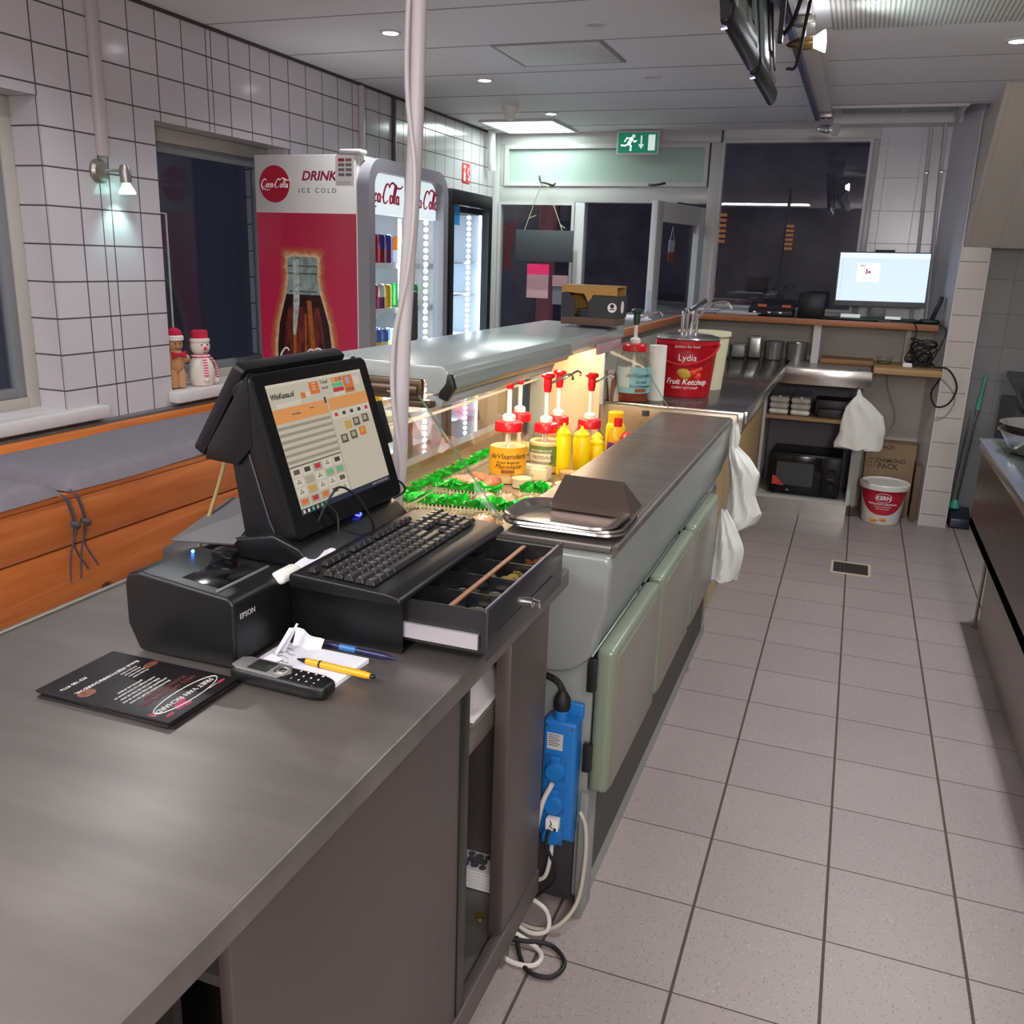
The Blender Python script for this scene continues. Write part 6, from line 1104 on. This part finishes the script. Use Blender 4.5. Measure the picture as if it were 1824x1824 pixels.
single('chip_bag', B().grid(lambda u, v: Vector((-1.09+.03*math.cos(u*2*PI)*math.sin(v*PI)**.5, 1.60+.05*math.sin(u*2*PI), .905+.17*v)), 18, 8), mat('bag_lime', 'a8a83a', .3, .2, var=.3), 'yellow-green snack bag standing behind the till', 'snack bag')
single('power_cable', B().tube([(-1.02, 1.33, 1.0), (-1.08, 1.45, 1.07), (-1.20, 1.70, 1.10), (-1.35, 1.95, 1.0)], .0045), RUBBER, 'black cable rising behind the receipt printer', 'cable'); single('pale_cable', B().tube([(-1.06, 1.27, 1.0), (-1.10, 1.38, 1.08), (-1.2, 1.6, 1.2), (-1.23, 1.75, 1.22)], .004), mat('cable_ochre', '8f7a52', .5), 'pale brown cable rising behind the receipt printer', 'cable')

# menus, phone, note pad, pens
MM = frame((-.908, .944, .901), (0, 1, 0), (-1, 0, 0)) ; c0 = Vector((-.908, .935, 0))
BM = mat('menu_black', '151214', .42)
WMU = mat('menu_print_grey', 'b4b1b0', .6)
for k in range(3):
    t = thing('menu_card', ['bottom black menu card of the small stack', 'middle black menu card of the small stack', 'top black takeaway menu card with white and pink print'][k], 'menu', (-.908, .94, .9005+.0035*k), group='takeaway menu cards')
    M = Matrix.Translation((-.905-.002*k, .943, .9008+.0035*k)) @ Matrix.Rotation((.02, -.03, 0)[k], 4, 'Z'); b = B(M); b.box(-.117, .117, -.074, .074, 0, .0028, bev=.0008); part('card', b, BM, t)
    if k == 2:
        z = .0030; T = lambda x, y: M @ frame((x, y, z), (0, -1, 0), (1, 0, 0)); PK = mat('menu_pink', '8e2a4a', .5); RW = mat('menu_redwood', '5a2626', .5)
        b = B(); b.text('FRIET VAN RICHARD', .0125, T(.083, -.002)); b.text('Bestel: FRIETVANRICHARD.NL', .0092, T(-.056, .0)); b.text('023 785 9776', .0085, T(-.083, -.038)); 
        for i, s_ in enumerate(('Onze friet maken wij zelf van verse', 'aardappelen, elke dag opnieuw en met', 'liefde voor ons vak. Kies uit onze', 'snacks, burgers en verse sauzen en', 'geniet bij ons of thuis')): b.text(s_, .0056, T(.032-.009*i, -.012))
        for i in range(4): b.text('Bezorging en afhalen '*1, .0038, T(-.022-.0075*i, .028))
        part('white_print', b, WMU, t)
        b = B(M); b.tube([(.083+.017*math.cos(a*PI/12), .002+.064*math.sin(a*PI/12), z) for a in range(25)], .0006, n=5, sm=0); b.box(.0995, .1, .03, .06, z-.0003, z+.0002); part('logo_ring', b, WINK, t)
        b = B(); b.text('ONZE AMBACHTELIJKE', .0105, T(.054, .0)); b.text('VLAAMSE FRIETJES', .0105, T(.042, .006)); part('red_print', b, RW, t)
        b = B(M); [b.sph((.096+dx, -.022+dy, z-.0004), .004, .008, .0006) for dx, dy in ((0, 0), (.006, .004), (-.006, .006), (.004, -.01), (-.003, -.006))]; b.sph((.10, .055, z), .003, .010, .0006).sph((.103, -.055, z), .003, .008, .0005); part('pink_print', b, PK, t)
        b = B(M); b.sph((-.045, -.052, z), .011, .014, .0006).sph((-.03, .058, z), .007, .014, .0006).sph((.082, -.066, z), .008, .004, .0006); part('food_picture', b, mat('menu_brown', '64382a', .5, var=.5, vscale=120), t)
t = thing('note_pad', 'white lined note pad with handwriting next to the phone', 'note pad', (-.73, 1.11, .90)); M = Matrix.Translation((-.733, 1.108, .9006)) @ Matrix.Rotation(-.02, 4, 'Z')
b = B(M); [b.box(-.078, .078, -.055, .055, .0012*k, .0012*k+.001, M=Matrix.Rotation(R.uniform(-.02, .02), 4, 'Z')) for k in range(6)]; part('sheets', b, PAPER, t)
b = B(M)
for i in range(6): y = -.04+.014*i; b.tube([(-.065+.008*k, y+.0035*math.sin(k*2.1+i), .0078+0*k) for k in range(int(8-i*.7))], .0004, n=4, sm=3)
part('handwriting', b, INK, t); b = B(M); [b.box(-.075+.0055*i, -.0748+.0055*i, -.053, .053, .0073, .00745) for i in range(27)]; part('ruled_lines', b, mat('rule_grey', 'a8a9b4', .7), t)
b = B(); b.grid(lambda u, v: Vector((-.79+.05*v, 1.155+.012*u+.004*math.sin(v*8), .907+.028*u*(1-.5*v))), 6, 8, th=.0005).slab([(-.80, 1.12, .908), (-.785, 1.14, .945), (-.778, 1.145, .944), (-.79, 1.11, .908)], .0006).slab([(-.806, 1.06, .908), (-.79, 1.10, .916), (-.77, 1.10, .91), (-.785, 1.06, .908)], .0006).slab([(-.795, 1.13, .908), (-.778, 1.15, .95), (-.774, 1.15, .95), (-.785, 1.125, .908)], .0006)
single('torn_paper', b, PAPER, 'torn crumpled paper strips at the top of the note pad', 'paper')
t = thing('cordless_phone', 'black and silver cordless phone lying face up in front of the printer', 'telephone', (-.725, 1.035, .90)); M = Matrix.Translation((-.728, 1.036, .9035)) @ Matrix.Rotation(-.015, 4, 'Z') @ Matrix.Rotation(.02, 4, 'Y'); PB = [(-.083, -.016), (-.07, -.0235), (.06, -.0235), (.083, -.016), (.083, .016), (.06, .0235), (-.07, .0235), (-.083, .016)]
b = B(M); b.prism(PB, 2, -.001, .022, bev=.008, seg=3); part('body', b, BLACK, t); b = B(M); b.prism([(-.080, -.013), (-.068, -.020), (.004, -.020), (.016, 0), (.004, .020), (-.068, .020), (-.080, .013)], 2, .0205, .0235, bev=.001); part('silver_face', b, mat('phone_silver', '8e8e8e', .35, .5), t, label='silver upper face')
part('display', B(M).box(-.052, -.018, -.0155, .0155, .0235, .0243, bev=.0003), mat('phone_lcd', '2a2c2a', .15), t); b = B(M); ring_frame(b, -.010, .010, -.012, .012, .006, .003, 2, .0234, .0248); b.box(-.005, .005, -.006, .006, .0234, .0252, bev=.001); part('navigation_key', b, CHROME, t)
b = B(M); tri = '147*2580369#'
for i in range(3):
    for j in range(4): b.text(tri[(i*4+j)] if 0 else '1472580369*0#'[0:0]+['1', '4', '7', '*', '2', '5', '8', '0', '3', '6', '9', '#'][i*4+j], .0058, frame((.024+.0125*j, -.013+.013*i, .0226), (0, 1, 0) if 0 else (1, 0, 0), (0, 1, 0)), ext=.0003)
part('key_digits', b, WINK, t); b = B(M); [b.sph((.024+.0125*j, -.013+.013*i, .0205), .0055, .0058, .002) for i in range(3) for j in range(4)]; part('keypad', b, mat('keypad_black', '101112', .25), t)
M = Matrix.Translation((-.675, 1.100, .9135)) @ Matrix.Rotation(-.05, 4, 'Z') @ Matrix.Rotation(PI/2, 4, 'Y'); t = thing('ballpoint_pen', 'yellow ballpoint pen with black tip lying on the note pad', 'pen', (-.675, 1.10, .9135))
part('barrel', B().lathe((0, 0, 0), [(.0048, -.055), (.0053, -.03), (.0055, .05), (.0042, .060), (0, .060)], M=M), mat('pen_yellow', 'd89a10', .3), t); part('tip', B().lathe((0, 0, 0), [(0, -.073), (.0012, -.072), (.0045, -.056), (.0048, -.055), (0, -.054)], M=M), BLACK, t); part('ring', B().lathe((0, 0, 0), [(.0055, -.031), (.0058, -.031), (.0058, -.028), (.0055, -.028)], M=M), BLACK, t); part('push_button', B().lathe((0, 0, 0), [(0, .059), (.0035, .059), (.003, .067), (0, .067)], M=M), BLACK, t)
M = Matrix.Translation((-.69, 1.185, .9055)) @ Matrix.Rotation(-.03, 4, 'Z') @ Matrix.Rotation(PI/2, 4, 'Y'); t = thing('ballpoint_pen', 'dark blue ballpoint pen at the foot of the cash drawer', 'pen', (-.69, 1.185, .9055)); part('barrel', B().lathe((0, 0, 0), [(0, -.07), (.0035, -.068), (.0048, -.04), (.005, .05), (.0015, .07), (0, .072)], M=M), mat('pen_navy', '1d2148', .3), t); part('grip', B().lathe((0, 0, 0), [(.0053, -.03), (.0055, -.03), (.0055, .0), (.0053, 0)], M=M), mat('pen_blue', '2f6ca8', .35), t)

# white hose rising from the display to the ceiling
HOSE = mat('hose_white', 'b9b4b6', .4); P_ = [(-.96, 1.83, .945), (-.945, 1.83, 1.05), (-.94, 1.83, 1.2), (-.935, 1.83, 1.34), (-.925, 1.83, 1.5), (-.912, 1.83, 1.68), (-.905, 1.83, 1.85), (-.90, 1.83, 2.05), (-.89, 1.83, 2.399)]
single('white_hose', B().tube(P_, .0165, n=16), HOSE, 'thick white hose running from the display counter up to the ceiling', 'hose')
single('thin_white_cable', B().tube([(p[0]+.022*math.sin(i*1.6+.6)*(.8 if i < 8 else .5), p[1]-.019, p[2]) for i, p in enumerate(P_)], .0055), HOSE, 'thinner white cable winding along the thick white hose', 'cable', (-.96, 1.81, .945))
single('folded_foil', B().slab([(-.99, 1.80, .905), (-.93, 1.79, .905), (-.99, 1.93, 1.0), (-1.03, 1.93, 1.0)], .003), BSTEEL, 'brownish metal strip leaning beside the foot of the white hose', 'strip')

# blue power block with its cables
BLU = mat('power_blue', '1c6fb8', .4); BLD = mat('power_blue_dark', '1a5f9e', .4); t = thing('power_block', 'bright blue socket block hanging on the end of the display counter', 'socket block', (-.50, 1.80, .2)); x0, x1 = -.545, -.468
part('box', B().box(x0, x1, 1.752, 1.806, .235, .535, bev=.008, seg=3), BLU, t); part('mounting_ear', B().box(x0+.01, x1+.002, 1.795, 1.808, .525, .565, bev=.005, seg=3).box(x0+.008, x1-.004, 1.795, 1.808, .205, .245, bev=.005), BLU, t)
part('cable_gland', B().lathe((-.51, 1.772, .533), [(.016, 0), (.017, .03), (.017, .032)]), BLU, t); part('gland_nut', B().lathe((-.51, 1.772, .557), [(.017, 0), (.019, .005), (.019, .025), (.012, .038), (.007, .045)], n=14), RUBBER, t)
part('rating_plate', B().box(-.535, -.498, 1.7508, 1.7522, .465, .505), mat('plate_grey', 'b9b9ba', .5), t); b = B(); [b.box(-.532, -.505-.004*(k % 2), 1.7503, 1.7508, .500-.005*k, .5012-.005*k) for k in range(6)]; part('plate_print', b, INK, t)
for z in (.42, .335, .255): d = part('socket', B().box(-.537, -.487, 1.749, 1.7525, z-.032, z+.032, bev=.002), BLD, t); part('flap', B().lathe((-.512, 1.7495, z-.008), [(.0, .012), (.020, .011), (.024, .004), (.025, 0)], M=Matrix.Rotation(PI/2, 4, 'X')).box(-.523, -.501, 1.744, 1.75, z+.012, z+.032, bev=.002), BLU, d)
part('screw', B().cyl((-.537, 1.7515, .522), (-.537, 1.7505, .522), .003).cyl((-.477, 1.7515, .522), (-.477, 1.7505, .522), .003), STEELB, t)
part('plug_tag', B().box(-.523, -.493, 1.728, 1.748, .272, .30, bev=.002), WINK, t, label='white paper tag with handwriting'); part('tag_print', B().tube([(-.512, 1.7275, .298), (-.508, 1.7275, .29), (-.512, 1.7275, .284), (-.505, 1.7275, .28)], .0012, n=5).box(-.503, -.497, 1.727, 1.728, .2735, .281), INK, t)
single('supply_cable', B().tube([(-.60, 1.79, .62), (-.56, 1.785, .625), (-.525, 1.775, .62), (-.51, 1.772, .60), (-.51, 1.772, .585)], .0075), RUBBER, 'thick black supply cable entering the top of the blue block', 'cable')
WC = mat('cable_white', 'cfcbc4', .4)
single('plug_cable', B().tube([(-.515, 1.742, .385), (-.535, 1.735, .33), (-.547, 1.735, .24), (-.547, 1.74, .17), (-.56, 1.76, .13), (-.60, 1.77, .10)], .006), WC, 'thick white cable hanging from the middle socket of the blue block', 'cable')
single('plug_cable', B().tube([(-.515, 1.765, .232), (-.515, 1.755, .18), (-.525, 1.75, .13), (-.56, 1.76, .105), (-.60, 1.77, .10)], .005), WC, 'white cable coming out of the bottom of the blue block', 'cable')
single('plug_cable', B().tube([(-.513, 1.728, .275), (-.515, 1.72, .235), (-.495, 1.73, .18), (-.50, 1.74, .13), (-.545, 1.75, .07), (-.59, 1.75, .035)], .004), RUBBER, 'thin black cable hanging from the tagged plug', 'cable')
single('floor_cable', B().tube([(-.462, 1.80, .29), (-.444, 1.79, .26), (-.438, 1.78, .18), (-.445, 1.76, .08), (-.475, 1.73, .03), (-.52, 1.72, .008), (-.58, 1.72, .008)], .0048), mat('cable_cream', 'b8b3a4', .4), 'cream cable hanging down beside the display counter corner to the floor', 'cable')
single('floor_cable', B().tube([(-.60, 1.74, .06), (-.56, 1.735, .075), (-.51, 1.73, .055), (-.50, 1.71, .02), (-.54, 1.70, .009), (-.60, 1.71, .03), (-.62, 1.70, .07)], .0055), WC, 'upper white cable loop on the floor behind the counter foot', 'cable')
single('floor_cable', B().tube([(-.63, 1.70, .04), (-.58, 1.67, .03), (-.52, 1.665, .01), (-.49, 1.64, .008), (-.50, 1.605, .008), (-.555, 1.60, .008), (-.62, 1.64, .008)], .0058), WC, 'lower white cable loop lying on the floor tiles', 'cable')
single('floor_cable', B().tube([(-.60, 1.73, .05), (-.57, 1.69, .03), (-.54, 1.63, .008), (-.50, 1.585, .008), (-.45, 1.59, .008), (-.435, 1.64, .008), (-.48, 1.68, .008), (-.545, 1.655, .02), (-.61, 1.65, .012)], .0052), RUBBER, 'black cable loop lying on the floor beside the white loops', 'cable')

# ================================================================== right-hand steel counter with pans
t = thing('kitchen_counter', 'steel kitchen counter along the right edge', 'counter', (1.0, 3.2, 0)); RS = mat('right_steel', '605a57', .28, .85, var=.08, vscale=3)
part('worktop', B().prism([(.56, -.5), (.56, 4.30), (.60, 4.37), (1.25, 4.37), (1.25, -.5)], 2, .80, .845, bev=.006, seg=3), STEELB, t, label='bright steel worktop')
part('upper_front', B().box(.575, .59, .2, 4.33, .46, .80), RS, t); part('ledge', B().prism([(.575, .50), (.575, .455), (.655, .332), (.672, .332), (.60, .50)], 1, .2, 4.33), RS, t)
part('lower_front', B().box(.660, .675, .2, 4.2, .02, .30, bev=.002), mat('lower_steel', '8f8480', .4, .5), t); part('recess_strip', B().box(.674, .684, .2, 4.32, .29, .335), mat('recess_dark', '5a5350', .5, .4), t, label='dark recess strip'); part('top_rim', B().box(.553, .60, -.5, 4.31, .8455, .8475), mat('rim_bright', 'b9c3d8', .15, .8), t); part('inner_top', B().box(.615, 1.2, -.4, 4.27, .8456, .8466), mat('inner_top_green', '5f6762', .25, .7), t, label='darker inner worktop')
part('end_panel', B().box(.59, 1.2, 4.31, 4.33, .46, .80), RS, t); part('lower_end_panel', B().box(.676, 1.2, 4.18, 4.2, .02, .46), RS, t); part('kick_board', B().box(.68, .69, .2, 4.1, 0, .02), mat('kick_dark', '3a3735', .5), t)
part('foot', B().cyl((.66, 4.285, 0), (.66, 4.285, .012), .014), STEEL, t)
part('divider', B().box(.655, .665, 4.27, 4.30, .0, .40, bev=.002), STEEL, t)
b = B()
def pan(x, y, r, h, label, zz=.846, m=STEELB):
    t = thing('frying_pan' if h < .05 else 'mixing_bowl', label, 'bowl', (x, y, zz)); part('bowl', B().lathe((x, y, zz), [(0, .001), (r*.62, .001), (r*.72, .008), (r*.97, h-.004), (r*1.03, h), (r*.99, h+.001), (r*.93, h-.006), (r*.68, .012), (0, .006)], n=40), m, t)
pan(.765, 4.02, .185, .09, 'large shiny steel bowl at the right edge of the picture'); pan(.775, 4.03, .19, .07, 'steel bowl stacked inside the lower one', zz=.895, m=mat('bright_alu', 'd6d4d0', .2, .9))
t = thing('dark_appliance', 'dark appliance with sloping lid in the alcove at the right', 'appliance', (1.15, 5.6, 0)); part('cabinet', B().box(.86, 1.9, 5.1, 6.1, .0, .84, bev=.004), mat('appliance_dark', '3a3b3d', .35, .5), t); part('lid', B().prism([(5.1, .87), (5.1, .90), (5.9, 1.0), (5.9, .97)], 0, .84, 1.9, bev=.003), mat('appliance_lid', '2e2f31', .25, .5), t)
part('handle', B().box(.93, 1.3, 5.085, 5.098, .78, .80, bev=.003), CHROME, t)
# hide nothing: make sure every top-level mesh has its kind or label

# every repeated small piece becomes a part of its own
def split_loose(names):
    for o in [o for o in COL.objects if o.type == 'MESH' and o.parent and o.name.split('.')[0] in names]:
        bm = bmesh.new(); bm.from_mesh(o.data); seen = set(); isl = []
        for v in bm.verts:
            if v in seen: continue
            st = [v]; cur = set()
            while st:
                q = st.pop()
                if q in cur: continue
                cur.add(q); st += [e.other_vert(q) for e in q.link_edges]
            seen |= cur; isl.append({q.index for q in cur})
        bm.free()
        if len(isl) < 2: continue
        src = o.data
        for k, ids in enumerate(isl):
            b2 = bmesh.new(); b2.from_mesh(src); bmesh.ops.delete(b2, geom=[v for v in b2.verts if v.index not in ids], context='VERTS')
            me = bpy.data.meshes.new(o.name.split('.')[0]); b2.to_mesh(me); b2.free()
            for m_ in src.materials: me.materials.append(m_)
            if k == 0: o.data = me
            else: c = o.copy(); c.data = me; COL.objects.link(c)
split_loose({'side_cheek', 'end_post', 'hinge', 'mounting_ear', 'screw', 'orange_tabs', 'shelf_post', 'column', 'reflective_button', 'rail_profile', 'slot', 'pump_columns', 'bow_tie' if 0 else 'end_board', 'round_badge', 'food_picture', 'glass_edge'})
